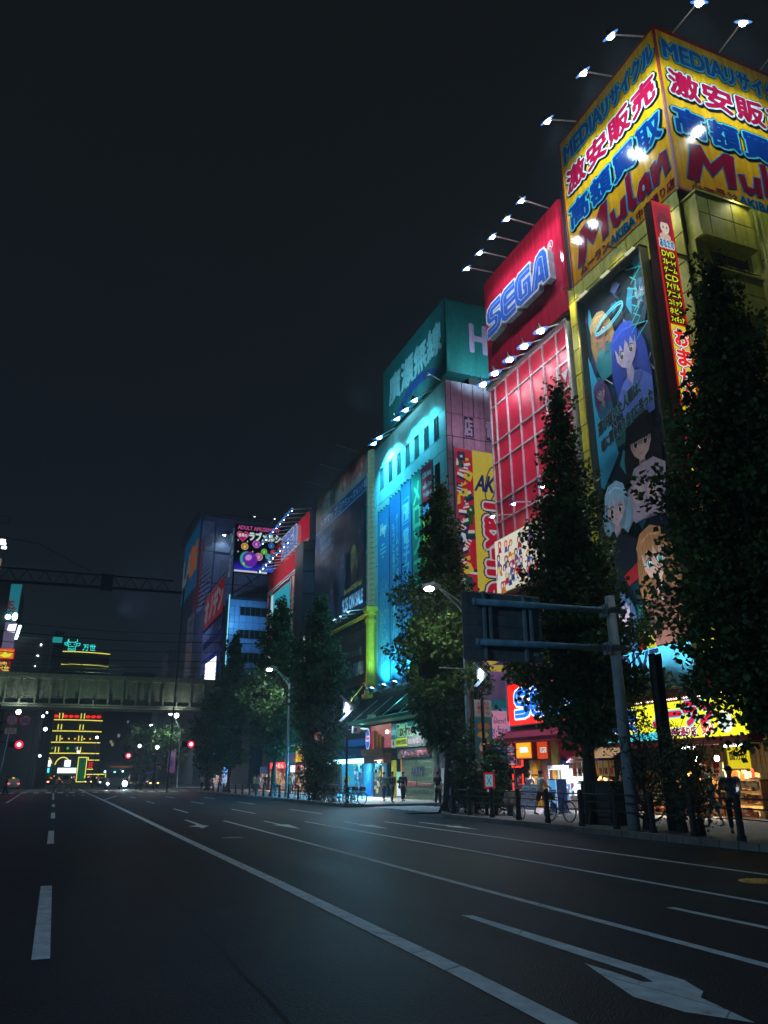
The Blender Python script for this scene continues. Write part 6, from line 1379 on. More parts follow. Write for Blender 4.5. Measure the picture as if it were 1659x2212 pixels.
# cyan-lit convenience front
cy = thing('cyan_shop', (23.5, 64, .13), 'shop front flooded with cyan light behind the bicycles', 'shop')
g = MB('paint', H('#3a78a0')); g.box(24.0, 24.1, 59.3, 70.6, .1, 3.2); g.box(22.9, 24, 60.2, 70.6, 2.85, 2.95, H('#204060')); build('room_wall', g, cy)
g = MB('paint', H('#1c68b0')); f = FX(g, 60.7, .13, 22.85)
for i in range(26): f.box(0, .1*i, 1.2, .1*i+.085, 0, .03, H('#2c7cc0'))
tag(build('slat', g, cy), kind='stuff')
g = MB('glow3.0', H('#a8f4ff')); g.box(22.5, 22.62, 59.6, 70.0, 2.62, 2.98); tb_ = build('light_tube', g, cy)
for y in (61, 64, 67, 69.5): spot('lamp_light', tb_, (22.4, y, 2.6), (20.0, y-1.5, 0), 1700, (.07, .58, 1.0), 168, .3)
g = MB('glow0.7'); f = FX(g, 69.8, .2, 23.9); f.rect(0, 0, 3.4, 2.5, H('#20b0e0'), 0); f.rect(5.6, 0, 6.4, 2.5, H('#18a8d8'), 0); goods(f, 3.4, .1, 5.4, 2.4, .0, 60, 14, ['#20a8c0', '#30d080', '#d0f0ff', '#2060a0', '#60c0e0'], 'glow0.7', s=.25); build('display', g, cy)
g = MB('vinyl'); f = FX(g, 62.4, .15, 22.8); f.box(0, 0, .9, 2.5, 0, .03, H('#8090a8')); goods(f, .1, .1, .8, 2.4, .03, 24, 16, ['#c07090', '#90a8c0', '#d0a0a0', '#507090'], s=.28); build('poster', g, cy)
g = MB('fabric', H('#123454')); g.mesh([(22.9, 70.8, 3.9), (22.9, 59.3, 3.9), (21.9, 59.3, 3.2), (21.9, 70.8, 3.2), (21.9, 59.3, 3.0), (21.9, 70.8, 3.0)], [(0, 1, 2, 3), (3, 2, 4, 5)]); build('awning', g, cy)
g = MB('glow0.35', H('#1868c8')); f = FX(g, 66, 4.0, 22.8); f.rect(0, 0, 6.5, .55, H('#1868c8'), 0); build('light_strip', g, cy)
g = MB('vinyl', (.3, .4, .5)); Fr(g, (21.86, 64, 3.05), (0, -1, 0), n=(-1, 0, 0)).text('MANGA BOOKS', .8, .0, 3.6, .16, H('#6090b8'), .01); build('lettering', g, cy)
# small bright fronts between the farther trees
def small_front(y0, y1, z1, col, s_, lab, texts=(), seed=1, cols=MIX, power=0, lc=(1, 1, 1)):
    t = thing('small_shop', (22.8, (y0+y1)/2, .13), lab, 'shop')
    g = MB('glow%s' % s_); f = FX(g, y1, .13, 22.9); W = y1-y0; f.rect(0, z1-.7, W, z1, col, 0); build('sign_face', g, t)
    if texts:
        g = MB('glow1.0'); f = FX(g, y1, .13, 22.88); f.text(texts, .15*W, z1-.62, .85*W, z1-.08, (.9, .9, .85), 0, bold=.04); build('lettering', g, t)
    g = MB('glow0.6'); f = FX(g, y1, .13, 22.92); f.rect(0, 0, W, z1-.75, H('#302828'), -.02); goods(f, .1, .15, W-.1, z1-.9, 0, int(W*16), seed, cols, 'glow0.6', s=.32); tag(build('goods', g, t), kind='stuff')
    if power: spot('lamp_light', t, (22.2, (y0+y1)/2, z1-.4), (21.5, (y0+y1)/2, 0), power*3, lc, 165, .4)
small_front(71, 76, 2.7, H('#f0f0e0'), '1.2', 'bright white front with goods left of the cyan shop', '', 2, MIX, 120, (1, .9, .8))
small_front(77, 81.5, 2.6, H('#e04030'), '0.9', 'red and white lit front with orange banners', 'SALE', 3, WARM, 160, (1, .6, .4))
small_front(82, 84, 2.6, H('#f0f0f8'), '1.3', 'narrow white lit doorway between red fronts', '', 4, MIX, 60)
small_front(85.5, 93, 3.0, H('#f03028'), '1.3', 'red fronted eatery with yellow and white lit menu boards', 'らーめん', 5, WARM, 200, (1, .55, .4))
small_front(94, 98, 2.6, H('#183060'), '0.8', 'dim front with green lamp beyond the eatery', '', 6, MIX, 40)
small_front(118.5, 122.5, 2.8, H('#60a8ff'), '1.6', 'front glaring blue and white beside the bridge crossing', '', 7, ['#c0e0ff', '#3060e0', '#f0f8ff', '#6090f0'], 250, (.5, .7, 1))
small_front(125, 130, 2.9, H('#f0b0c0'), '0.9', 'pinkish shop front beyond the far crossing', '', 8, ['#f0c0c8', '#e0d0a0', '#906070', '#f8f0f0'], 100, (1, .7, .8))
t = thing('hanging_sign', (22.3, 79, 3.2), 'yellow and orange lit signs crowded above the red front', 'sign')
g = MB('glow0.9'); f = FX(g, 80.6, 3.0, 22.5); f.rect(0, 0, 3.1, 1.5, H('#d0a018'), 0); goods(f, .1, .1, 3, 1.4, .0, 24, 31, ['#f0e020', '#c04018', '#f8f090', '#a07010', '#e08020'], 'glow0.9', s=.3); build('sign_face', g, t)
t = thing('hanging_sign', (22.3, 82.5, 2.9), 'blue grey lit map board over the narrow doorway', 'sign')
g = MB('glow0.4'); f = FX(g, 84.8, 2.9, 22.5); f.rect(0, 0, 4, 1.1, H('#4878a0'), 0); f.line([(.3, .2), (1.2, .7), (3.5, .4)], .1, H('#c04848'), .01); f.rect(0, 1.7, 4, 1.85, (.5, .7, .8), 0); build('sign_face', g, t)
# ------------------------------------------------------------------ trees
def rough_profile(keys):
    ks = np.array(keys, float)
    return lambda t: np.interp(t, ks[:, 0], ks[:, 1])
def tree(x, y, h, z0, keys, lab, n=12000, leaf=.13, seed=1, trunk_r=.22, col=(.052, .12, .03), name='roadside_tree', cat='tree', group='roadside trees', nb=46, flat=1.0, low_trunk=True):
    t = thing(name, (x, y, .1), lab, cat, group)
    R = np.random.default_rng(seed); r_ = random.Random(seed)
    prof = rough_profile(keys)
    g = MB('bark', (.055, .045, .038))
    zs = np.linspace(.08, z0+(h-z0)*.93, 9); pts = [(x+.12*math.sin(z*.6+seed), y+.12*math.cos(z*.5+seed*2), z) for z in zs]
    pts[0] = (x, y, .08)
    g.tube(pts, [trunk_r*1.35]+[trunk_r*(1-.85*((z-.1)/h)) for z in zs[1:]], 9)
    for a in range(5):
        q = a*1.26+seed; g.tube([(x+trunk_r*.9*math.cos(q), y+trunk_r*.9*math.sin(q), .55), (x+trunk_r*1.9*math.cos(q), y+trunk_r*1.9*math.sin(q), .08)], .07, 4)
    build('trunk', g, t, smooth=True)
    # limbs: each carries clumps of leaves towards its tip; gaps stay between them
    C = []; L = []
    g = MB('bark', (.05, .042, .035))
    for i in range(nb):
        f = (i+.5)/nb; f = f**.9; z = z0+(h-z0)*f; R0 = float(prof(f)); a = i*2.399+r_.uniform(-.3, .3)
        r = R0*r_.uniform(.55, 1.12); rise = r*r_.uniform(.25, .8)
        tip = np.array([x+r*math.cos(a), y+r*math.sin(a)*flat, min(z+rise, h*1.01)]); base = np.array([x, y, z-.2*R0])
        mid = (tip+base)/2+np.array([0, 0, -.1*r])
        if r > .5: g.tube([base, mid, tip], .05+.02*R0*(1-f), 4, r1=.012)
        m = max(2, int(2+r*2.2))
        for k in range(m):
            s = (k+1.2)/(m+.2)*r_.uniform(.85, 1.0); c = base*(1-s)**1+tip*s
            C.append((c+np.array([r_.gauss(0, .12*R0), r_.gauss(0, .12*R0), r_.gauss(0, .15*R0)]), (.20+.24*R0**.8)*r_.uniform(.7, 1.25), r_.uniform(.6, 1.5)))
        for k in range(2):   # twigs poking past the outline
            tw = tip+np.array([r_.gauss(0, .25), r_.gauss(0, .25), r_.uniform(.1, .7)]); C.append((tw, .16, 1.0)); g.tube([tip, tw], .01, 3)
    tag(build('branch', g, t), kind='stuff')
    C.append((np.array([x, y, h]), .22, 1.0)); C.append((np.array([x, y, h-.5]), .3, 1.0))
    w = np.array([c[1]**1.9 for c in C]); w /= w.sum()
    idx = R.choice(len(C), n, p=w)
    cen = np.array([c[0] for c in C])[idx]; rad = np.array([c[1] for c in C])[idx]; bri = np.array([c[2] for c in C])[idx]
    d = R.normal(size=(n, 3)); d /= np.linalg.norm(d, axis=1)[:, None]
    p = cen+d*(rad*R.uniform(.35, 1.0, n)**.6)[:, None]*np.array([1.1, 1.1, .8])
    # leaf: fan of two triangles folded on the midrib
    nrm = R.normal(size=(n, 3))+np.array([0, 0, .7]); nrm /= np.linalg.norm(nrm, axis=1)[:, None]
    a = np.cross(nrm, R.normal(size=(n, 3))); a /= np.linalg.norm(a, axis=1)[:, None]; b = np.cross(nrm, a)
    s = leaf*R.uniform(.6, 1.35, n)[:, None]
    v0 = p; v1 = p+a*s*.55+b*s*.55+nrm*s*.12; v2 = p+b*s*.95; v3 = p-a*s*.55+b*s*.55+nrm*s*.12
    V = np.stack([v0, v1, v2, v3], 1).reshape(-1, 3)-np.array([x, y, .1])
    me = bpy.data.meshes.new('crown'); me.vertices.add(4*n); me.vertices.foreach_set('co', V.ravel())
    me.loops.add(4*n); me.loops.foreach_set('vertex_index', np.arange(4*n)); me.polygons.add(n); me.polygons.foreach_set('loop_start', np.arange(0, 4*n, 4))
    me.materials.append(mat('leaf')); me.update(calc_edges=True)
    cc = np.ones((n, 4), np.float32); cc[:, :3] = np.array(col)[None]*(bri*R.uniform(.75, 1.3, n))[:, None]; cc[:, 0] *= R.uniform(.8, 1.5, n)
    at = me.color_attributes.new('Col', 'FLOAT_COLOR', 'CORNER'); at.data.foreach_set('color', np.repeat(cc, 4, axis=0).ravel())
    o = bpy.data.objects.new('crown', me); COL.objects.link(o); o.parent = t
    return t
NEAR = [(0, 1.5), (.15, 3.0), (.45, 2.6), (.7, 1.5), (.88, .7), (1, .15)]
COLM = [(0, 1.2), (.2, 2.3), (.5, 1.9), (.75, 1.0), (.92, .5), (1, .1)]
tree(16.9, 14.8, 16.4, 2.6, [(0, 1.6), (.1, 2.9), (.25, 3.0), (.42, 2.4), (.6, 1.6), (.82, .75), (1, .12)], 'largest dark tree at the right edge before the yellow building', n=52000, leaf=.15, seed=3, trunk_r=.28, nb=120)
tree(16.7, 22.9, 16.1, 2.7, [(0, 1.9), (.12, 2.5), (.35, 2.0), (.55, 1.25), (.78, .6), (1, .1)], 'tall pointed tree before the red grid building', n=36000, leaf=.15, seed=5, trunk_r=.24, nb=90)
tree(16.6, 33.5, 15.6, 2.6, [(0, 1.2), (.15, 2.2), (.4, 2.15), (.6, 1.4), (.8, .8), (.95, .4), (1, .12)], 'leafy tree before the teal building, lit by a street lamp', n=32000, leaf=.17, seed=8, trunk_r=.24, nb=84)
tree(16.5, 53.6, 14.0, 3.0, [(0, 1.2), (.15, 2.2), (.4, 2.1), (.65, 1.3), (.85, .7), (1, .12)], 'broad lamp-lit tree before the dark poster building', n=24000, leaf=.21, seed=13, nb=76, col=(.045, .125, .05))
tree(16.5, 65.5, 16.2, 3.2, [(0, 1.8), (.2, 2.8), (.45, 2.5), (.7, 1.6), (.88, .9), (1, .15)], 'tall tree before the farther red arcade front', n=20000, leaf=.25, seed=17, nb=70)
tree(16.5, 85.0, 16.2, 2.6, [(0, 1.6), (.25, 2.4), (.5, 2.0), (.75, 1.1), (1, .15)], 'slender tree standing where the bridge meets the buildings', n=14000, leaf=.3, seed=19, nb=56)
tree(16.3, 96.0, 11.0, 1.6, [(0, 2), (.4, 3.0), (.8, 1.5), (1, .2)], 'low tree hidden partly behind the bridge-end tree', n=6000, leaf=.32, seed=23, nb=30)
tree(15.8, 128.0, 9.0, 2.4, [(0, 2), (.4, 3.4), (.8, 1.8), (1, .3)], 'dim tree under the bridge right of the far red signal', n=4000, leaf=.4, seed=29, nb=24)
tree(13.8, 150.0, 10.5, 2.4, [(0, 2.4), (.4, 4.4), (.8, 2.4), (1, .4)], 'dim round tree deep under the bridge', n=4000, leaf=.45, seed=31, nb=24)
tree(-15.6, 128.0, 9.5, 2.0, [(0, 2.4), (.4, 4.6), (.8, 2.6), (1, .4)], 'black round tree at the far left under the bridge', n=4500, leaf=.45, seed=37, nb=26)
tree(-7.8, 96.0, 9.0, 2.0, [(0, .6), (.4, 1.3), (.8, .9), (1, .2)], 'black tree at the left edge behind the speed sign', n=2600, leaf=.3, seed=41, nb=22)
def shrub(x, y, h, r, lab, seed, n=5000, leaf=.12, col=(.055, .115, .045)):
    return tree(x, y, h, .35, [(0, r*.7), (.3, r), (.7, r*.8), (1, r*.3)], lab, n=n, leaf=leaf, seed=seed, trunk_r=.06, name='shrub', cat='shrub', group='kerbside shrubs', nb=34, col=col)
shrub(16.3, 52.2, 3.7, 1.25, 'rounded shrub under the fire hydrant sign', 51, 7000, .15)
shrub(16.7, 31.4, 3.4, .75, 'upright ivy-like shrub round the trunk by the no-parking sign', 53, 8000, .12)
shrub(16.9, 29.9, 2.6, .6, 'lower shrub left of the no-parking sign', 54, 5000, .12)
shrub(16.5, 20.0, 3.2, .85, 'ragged shrub beside the thick steel sign pole', 55, 2200, .07)
shrub(16.6, 18.7, 2.9, .75, 'ragged shrub before the warm lit sweet shop', 56, 1500, .07)
shrub(16.2, 17.6, 2.2, .55, 'thin shrub left of the standing man', 57, 1600, .08)
g = thing('hedge', (-9, 172, 0), 'low clipped green hedge left of the red car', 'hedge')
R = np.random.default_rng(5)
m_ = MB('leaf', (.09, .16, .05))
for i in range(3500):
    x, y, z = R.uniform(-17, -5.5), R.uniform(186, 190), 0; tt = (x+17)/11.5; z = R.uniform(.2, 3.6*math.sin(math.pi*min(1, max(.06, tt*.9+.05)))+.6)
    a = R.normal(size=3)*.3; b = R.normal(size=3)*.3; p = np.array([x, y, z]); k = R.uniform(.6, 1.4)
    m_.face([p, p+a, p+a+b, p+b], (.09*k, .16*k, .05*k))
build('foliage', m_, g)
# ------------------------------------------------------------------ street furniture
def arm_lamp(x, y, hp, hx, hz, lab, power=900, strength='40', col=(.80, .93, 1.0), side=-1):
    """street lamp: twin-tube arm rising over the road from a tall pole"""
    t = thing('street_lamp', (x, y, .1), lab, 'street lamp', 'street lamps over the kerb')
    g = MB('galv', (.22, .26, .28)); g.tube([(x, y, .1), (x, y, hp)], .11, 8, r1=.08); g.cyl(x, y, .1, .5, .16, 8); build('pole', g, t)
    g = MB('galv', (.35, .42, .44))
    for dz in (0, .28): g.tube([(x, y, hp-.3+dz), (x+side*.25, y, hp+dz+.05), (x+side*1.25, y, hz+.12)], .045, 6)
    build('arm', g, t)
    g = MB('metal', (.3, .33, .35)); g.tube([(x+side*1.15, y, hz+.16), (x+side*1.5, y, hz+.2), (x+side*2.1, y, hz+.1)], [.10, .2, .1], 8); build('lamp_head', g, t)
    g = MB('lens'+strength, col); g.ball((x+side*1.72, y, hz+.02), .2, 10, 6, (.95, 1, 1), None, (1.25, 1, .6)); hd = build('lens', g, t)
    spot('lamp_light', hd, (x+side*1.72, y, hz-.2), (x+side*3.5, y, 0), power, col, 172, .25, .35)
    if side > 0: spot('lamp_light', hd, (x+side*1.9, y, hz), (x+side*30, y+2, hz-1.0), power*3.4, (.42, .78, 1.0), 80, .3, .8)  # added fill sent across the street at the trees, besides the lamp's downlight
    return t
L1 = arm_lamp(16.5, 31.2, 9.0, 14.75, 9.75, 'street lamp with twin-tube arm left of the big sign back', 330, '40', (.9, 1.0, .62))
for y, lab, pw in ((61.5, 'street lamp before the broad lamp-lit tree', 800), (124.0, 'street lamp under the bridge nearest the magenta neon', 1800), (152.0, 'farther street lamp under the bridge beside a purple banner', 1800)):
    arm_lamp(16.5, y, 8.8 if y < 100 else 8.4, 14.7, 9.75 if y < 100 else 10.6, lab, pw, '40', (.75, .96, .92))
for y, x, lab in ((-2, 16.5, 'street lamp standing just behind the viewpoint on the shop side'), ):
    arm_lamp(x, y, 9.0, 14.7, 9.75, lab, 260, '40', (.34, .58, 1.0))
for y, lab in ((8, 'street lamp on the opposite kerb nearest the viewpoint'), (38, 'street lamp on the opposite kerb across from the red grid'), (70, 'street lamp on the opposite kerb before the crossing')):
    t = arm_lamp(-15.6, y, 9.0, -13.9, 9.75, lab, 1100, '40', (.34, .56, 1.0), side=1)
def chevron_lamp(x, y, z, lab, power, s=1.0, col=(.55, .8, 1)):
    t = thing('chevron_lamp', (x, y, .1), lab, 'street lamp', 'chevron-shaped pavement lamps')
    g = MB('metal', (.05, .05, .06)); g.tube([(x, y, .1), (x, y, z-1.0)], .075, 8); build('pole', g, t)
    g = MB('metal', (.45, .5, .62)); P = [(x-.5*s, y, z+.75*s), (x+.45*s, y, z), (x-.5*s, y, z-.9*s)]
    for a, b in zip(P[:-1], P[1:]):
        a_, b_ = V3(a), V3(b); d = (b_-a_)/np.linalg.norm(b_-a_); q = np.array([-d[2], 0, d[0]])*.06*s
        for e in (-.09, .09): pass
        pts = [a_-q+[0, .1, 0], b_-q+[0, .1, 0], b_+q+[0, .1, 0], a_+q+[0, .1, 0], a_-q-[0, .1, 0], b_-q-[0, .1, 0], b_+q-[0, .1, 0], a_+q-[0, .1, 0]]
        g.mesh(pts, [(0,1,2,3),(7,6,5,4),(0,4,5,1),(1,5,6,2),(2,6,7,3),(3,7,4,0)])
    build('chevron_arm', g, t)
    g = MB('glow0.5', H('#2868b0')); g.face([(x-.28*s, y+.03, z+.55*s), (x+.2*s, y+.03, z+.12*s), (x-.28*s, y+.03, z-.4*s)], H('#2868b0')); build('tint_panel', g, t)
    g = MB('lens30', (.95, 1, 1)); g.mesh([(x-.12*s, y-.06, z+.3*s), (x+.16*s, y-.06, z), (x-.12*s, y-.06, z-.34*s), (x-.12*s, y+.01, z+.3*s), (x+.16*s, y+.01, z), (x-.12*s, y+.01, z-.34*s)], [(0, 1, 2), (5, 4, 3), (0, 3, 4, 1), (1, 4, 5, 2), (2, 5, 3, 0)], (.9, .97, 1)); ln = build('lens', g, t)
    spot('lamp_light', ln, (x-.1, y-.25, z), (x-.6, y-2.2, 0), power, col, 165, .2)
    return t
chevron_lamp(16.6, 30.0, 5.85, 'bright chevron lamp on a black pole left of the crane game', 260, .62)
chevron_lamp(16.45, 47.2, 5.75, 'chevron lamp on a dark pole beside the parked bicycles', 900, .95)
# H-section steel post and round-backed signal on a bent arm
t = thing('signal_post', (16.75, 31.0, .1), 'grey steel post carrying a dark signal head on a bent arm', 'signal')
g = MB('galv', (.22, .25, .25)); x, y = 16.72, 31.35
g.box(x-.15, x+.15, y-.015, y+.015, .1, 6.6); g.box(x-.16, x-.13, y-.13, y+.13, .1, 6.6); g.box(x+.13, x+.16, y-.13, y+.13, .1, 6.6); build('post', g, t)
g = MB('metal', (.10, .11, .12)); g.tube([(14.3, 31.2, 6.18), (16.4, 31.2, 6.2), (16.85, 31.2, 6.05), (17.05, 31.15, 5.6), (17.0, 31.1, 4.9)], .05, 6); build('arm', g, t)
g = MB('metal', (.012, .014, .014)); g.tube([(14.65, 31.0, 6.1), (14.65, 31.3, 6.1)], .42, 18); g.tube([(14.65, 31.3, 6.1), (14.65, 31.7, 6.05)], .25, 12); build('signal_head', g, t)
# big overhead sign seen from behind
t = thing('road_sign', (15.98, 20, .1), 'large overhead road sign seen from behind on thick steel pole', 'road sign')
g = MB('paint', (.36, .44, .50)); g.tube([(15.98, 20, .1), (15.93, 20, 7.15)], .185, 16, r1=.155); build('pole', g, t, smooth=True)
for z, x0 in ((6.62, 10.9), (5.42, 10.95)):
    g = MB('paint', (.22, .5, .75)); g.tube([(x0, 19.92, z-.03), (16.25, 19.92, z+.04)], .095, 14); g.tube([(x0-.02, 19.92, z-.03), (x0+.01, 19.92, z-.03)], .11, 12); build('arm', g, t, smooth=True)
    g = MB('galv', (.35, .4, .42)); g.tube([(15.5, 19.92, z+.03), (15.68, 19.92, z+.03)], .155, 12); g.tube([(16.25, 19.92, z+.04), (16.4, 19.92, z+.04)], .105, 10)
    g.box(15.73, 16.13, 19.72, 19.78, z-.06, z+.12); g.box(15.56, 15.6, 19.7, 20.12, z-.16, z+.21)
    build('clamp', g, t)
pn = build('sign_panel', MB('paint', (.20, .24, .28)).box(10.65, 13.35, 20.2, 20.24, 4.9, 6.98), t)
for i in range(6):
    z = 4.9+.346*i; g = MB('paint', (.24, .28, .33)); g.mesh([(10.64, 20.19, z+.01), (13.36, 20.19, z+.01), (13.36, 20.19, z+.33), (10.64, 20.19, z+.33), (10.64, 20.14, z+.30), (13.36, 20.14, z+.30)], [(0, 1, 2, 3), (4, 5, 2, 3), (0, 1, 5, 4)]); build('panel', g, pn)
for x, z0, z1 in ((11.28, 4.92, 6.96), (11.48, 5.5, 6.7), (12.68, 4.92, 6.96), (12.9, 5.5, 6.7)):
    g = MB('paint', (.3, .42, .52)); g.box(x, x+.08, 20.03, 20.13, z0, z1); build('stiffener', g, t)
g = MB('paint', (.4, .5, .55)); g.box(13.0, 13.15, 20.08, 20.13, 5.1, 5.17); build('label_plate', g, t)
# dark steel post, black street cabinet
t = thing('steel_post', (16.85, 19.3, .1), 'dark square steel post right of the thick sign pole', 'post')
g = MB('metal', (.035, .04, .045)); g.box(16.78, 16.98, 19.2, 19.4, .1, 5.2); build('post', g, t)
g = MB('metal', (.05, .055, .06)); g.box(16.74, 16.78, 19.16, 19.44, .1, 5.25); g.box(16.98, 17.02, 19.16, 19.44, .1, 5.25); build('flange', g, t)
t = thing('street_cabinet', (16.9, 22.6, .13), 'black street cabinet behind the fence before the white screen', 'cabinet')
g = MB('paint', (.022, .026, .032)); g.box(16.6, 17.3, 21.75, 23.35, .13, 1.42); g.box(16.55, 17.35, 21.7, 23.4, 1.42, 1.48); build('body', g, t)
for y0 in (21.8, 22.6):
    g = MB('paint', (.028, .032, .04)); g.box(16.57, 16.6, y0, y0+.72, .25, 1.36); d_ = build('door', g, t)
    g = MB('metal', (.1, .1, .1)); g.box(16.54, 16.57, y0+.6, y0+.64, .75, .9); build('handle', g, d_)
# signs at the kerb
def round_sign(f, cu, cv, r, ring, field):
    f.ell(cu, cv, r, r, ring, 0, n=20); f.ell(cu, cv, r*.78, r*.78, field, .004, n=20)
t = thing('traffic_sign', (15.75, 28.1, .13), 'red-bordered rectangular notice on a thin white kerb post', 'sign')
g = MB('paint', (.35, .42, .45)); g.tube([(15.75, 28.1, .13), (15.75, 28.1, 1.2)], .03, 6); build('post', g, t)
g = MB('glow0.5'); f = Fr(g, (15.6, 28.33, 1.18), (.25, -.5, 0)); f.box(0, 0, .5, .6, -.02, 0, H('#b01828')); f.rect(.08, .08, .42, .52, H('#78b8c8'), .004); f.line([(.15, .15), (.35, .45)], .03, H('#285068'), .008); f.line([(.15, .45), (.35, .15), (.25, .3)], .03, H('#285068'), .008); f.rect(.14, -.12, .38, -.03, H('#a8a8a8'), 0); build('sign_face', g, t)
t = thing('traffic_sign', (16.2, 52.6, .13), 'round red fire hydrant sign above the rounded shrub', 'sign')
g = MB('metal', (.2, .2, .2)); g.tube([(16.4, 52.65, .13), (16.4, 52.65, 4.5)], .035, 6); build('post', g, t)
g = MB('glow0.4'); f = FY(g, 16.0, 3.75, 52.55); f.ell(.3, .38, .37, .39, H('#c8a898'), 0); f.ell(.3, .38, .34, .36, H('#b03820'), .004); f.ell(.3, .62, .3, .09, H('#b03820'), .006); f.text('消火栓', .02, .2, .58, .48, H('#e8d8c8'), .01, bold=.02); f.rect(-.12, -.5, .75, -.12, H('#202820'), 0); build('sign_face', g, t)
t = thing('traffic_sign', (21.5, 36.0, .13), 'speed twenty sign above a blue parking sign by the arcade', 'sign')
g = MB('metal', (.1, .1, .12)); g.tube([(21.65, 36.05, .13), (21.65, 36.05, 3.3)], .03, 6); g.box(21.4, 21.9, 36.03, 36.07, 2.9, 2.94); g.box(21.4, 21.9, 36.03, 36.07, 2.45, 2.49); build('post', g, t)
g = MB('glow0.4'); f = Fr(g, (21.2, 36.0, 2.2), (1, -.3, 0)); round_sign(f, .25, .75, .2, H('#c02838'), H('#a8b0c0')); f.text('20', .12, .66, .38, .84, H('#2848a0'), .01, bold=.04); f.rect(.06, .46, .44, .53, H('#b0b0b8'), 0); round_sign(f, .25, .25, .2, H('#c02838'), H('#2848c0')); f.line([(.12, .38), (.38, .12)], .04, H('#c02838'), .01); f.rect(.06, -.04, .44, .03, H('#b0b0b8'), 0); build('sign_face', g, t)
t = thing('street_banner', (16.65, 29.9, 2.3), 'hanging street banner with food picture and red characters', 'banner')
g = MB('fabric', (.3, .3, .3)); g.box(16.22, 17.06, 30.02, 30.05, 1.75, 4.75); build('cloth', g, t)
g = MB('glow0.22'); f = FY(g, 16.23, 1.75, 30.0); f.rect(0, 0, .82, 3.0, H('#b8a8a8'), 0); f.rect(0, .5, .82, 2.3, H('#286878'), .002)
for i, s_ in enumerate(('AKIBA', '電気街', '光が丘')): f.text(s_, .12, 2.78-.19*i, .72, 2.93-.19*i, H('#a03030'), .006, bold=.03)
for a, b, c_, d_, c in ((.4, 1.9, .32, .16, '#c07030'), (.35, 1.55, .28, .14, '#d8a050'), (.5, 1.2, .26, .2, '#c04028'), (.3, 1.05, .16, .2, '#e8c0a0'), (.45, .8, .34, .1, '#a84830')): f.ell(a, b, c_, d_, H(c), .004+.002*(a*3), n=12)
build('print', g, t)
t = thing('camera_box', (17.0, 47.1, 4.3), 'white camera housings bolted to the chevron lamp pole', 'camera')
g = MB('paint', (.5, .52, .5)); g.box(16.75, 17.2, 46.9, 47.2, 4.2, 4.6); g.tube([(17.3, 47, 4.4), (17.75, 47, 4.38)], .12, 8); g.box(16.5, 17.4, 47.0, 47.04, 4.38, 4.42); build('housing', g, t)
g = MB('vinyl', H('#a04030')); g.box(16.8, 17.0, 46.88, 46.9, 4.3, 4.5); build('label_plate', g, t)
# left-hand prohibition signs
t = thing('traffic_sign', (-3.6, 70, 4), 'pair of round no-U-turn and fifty speed signs at far left', 'sign')
g = MB('metal', (.25, .26, .27)); g.tube([(-4.25, 70.1, 2.0), (-4.0, 70.1, 5.6)], .05, 6); g.tube([(-12, 70.1, 0), (-12, 70.1, 5.9), (-4, 70.1, 5.9)], .07, 6); build('post', g, t)
g = MB('glow0.13'); f = FY(g, -4.3, 5.2, 70.0); round_sign(f, .38, .8, .42, H('#d02828'), H('#9098b0')); round_sign(f, 1.3, .8, .42, H('#d02828'), H('#9098b0')); f.text('50', 1.05, .6, 1.55, 1.02, H('#204890'), .01, bold=.05); f.line([(.25, .6), (.25, .95), (.4, 1.02), (.5, .9), (.5, .6)], .07, H('#204890'), .01); f.rect(-.05, -.25, .8, .2, H('#a0a0a8'), 0); f.text('8-20', .08, .0, .66, .16, H('#404040'), .01); f.line([(.1, -.1), (.65, -.1)], .06, H('#b02828'), .01); build('sign_face', g, t)
# red signals
def signal(x, y, z, r, lab, pole_x, s='14', other=False):
    t = thing('traffic_light', (pole_x, y, 0), lab, 'traffic light')
    g = MB('metal', (.03, .035, .04)); g.tube([(pole_x, y+.1, 0), (pole_x, y+.1, z+.3)], .08, 6); g.tube([(pole_x, y+.1, z+.25), (x, y+.1, z+.25)], .05, 5); build('post', g, t)
    g = MB('metal', (.02, .025, .03)); g.box(x-1.05, x+.35, y-.1, y+.15, z-.3, z+.3); build('housing', g, t)
    g = MB('lens1.6', (1, .02, .06)); g.ball((x, y-.12, z), r*1.25, 14, 8, (1, .02, .06), None, (1, .4, 1)); g.ball((x, y-.25, z), r*.6, 10, 6, (1, .6, .65), 'lens6'); build('red_light', g, t)  # oversize red ball is a halo drawn round the pale core
    spot('lamp_light', t, (x, y-.4, z), (x, y-8, z-2.5), 120, (1, .06, .12), 120, .3)
signal(-4.3, 95, 5.0, .34, 'red traffic light at the far left beneath the speed sign', -10)
signal(9.3, 125, 4.6, .32, 'red traffic light in the dark gap beneath the bridge', 13.2)
signal(13.9, 95, 5.2, .30, 'red traffic light beside the magenta neon sign', 16.0)
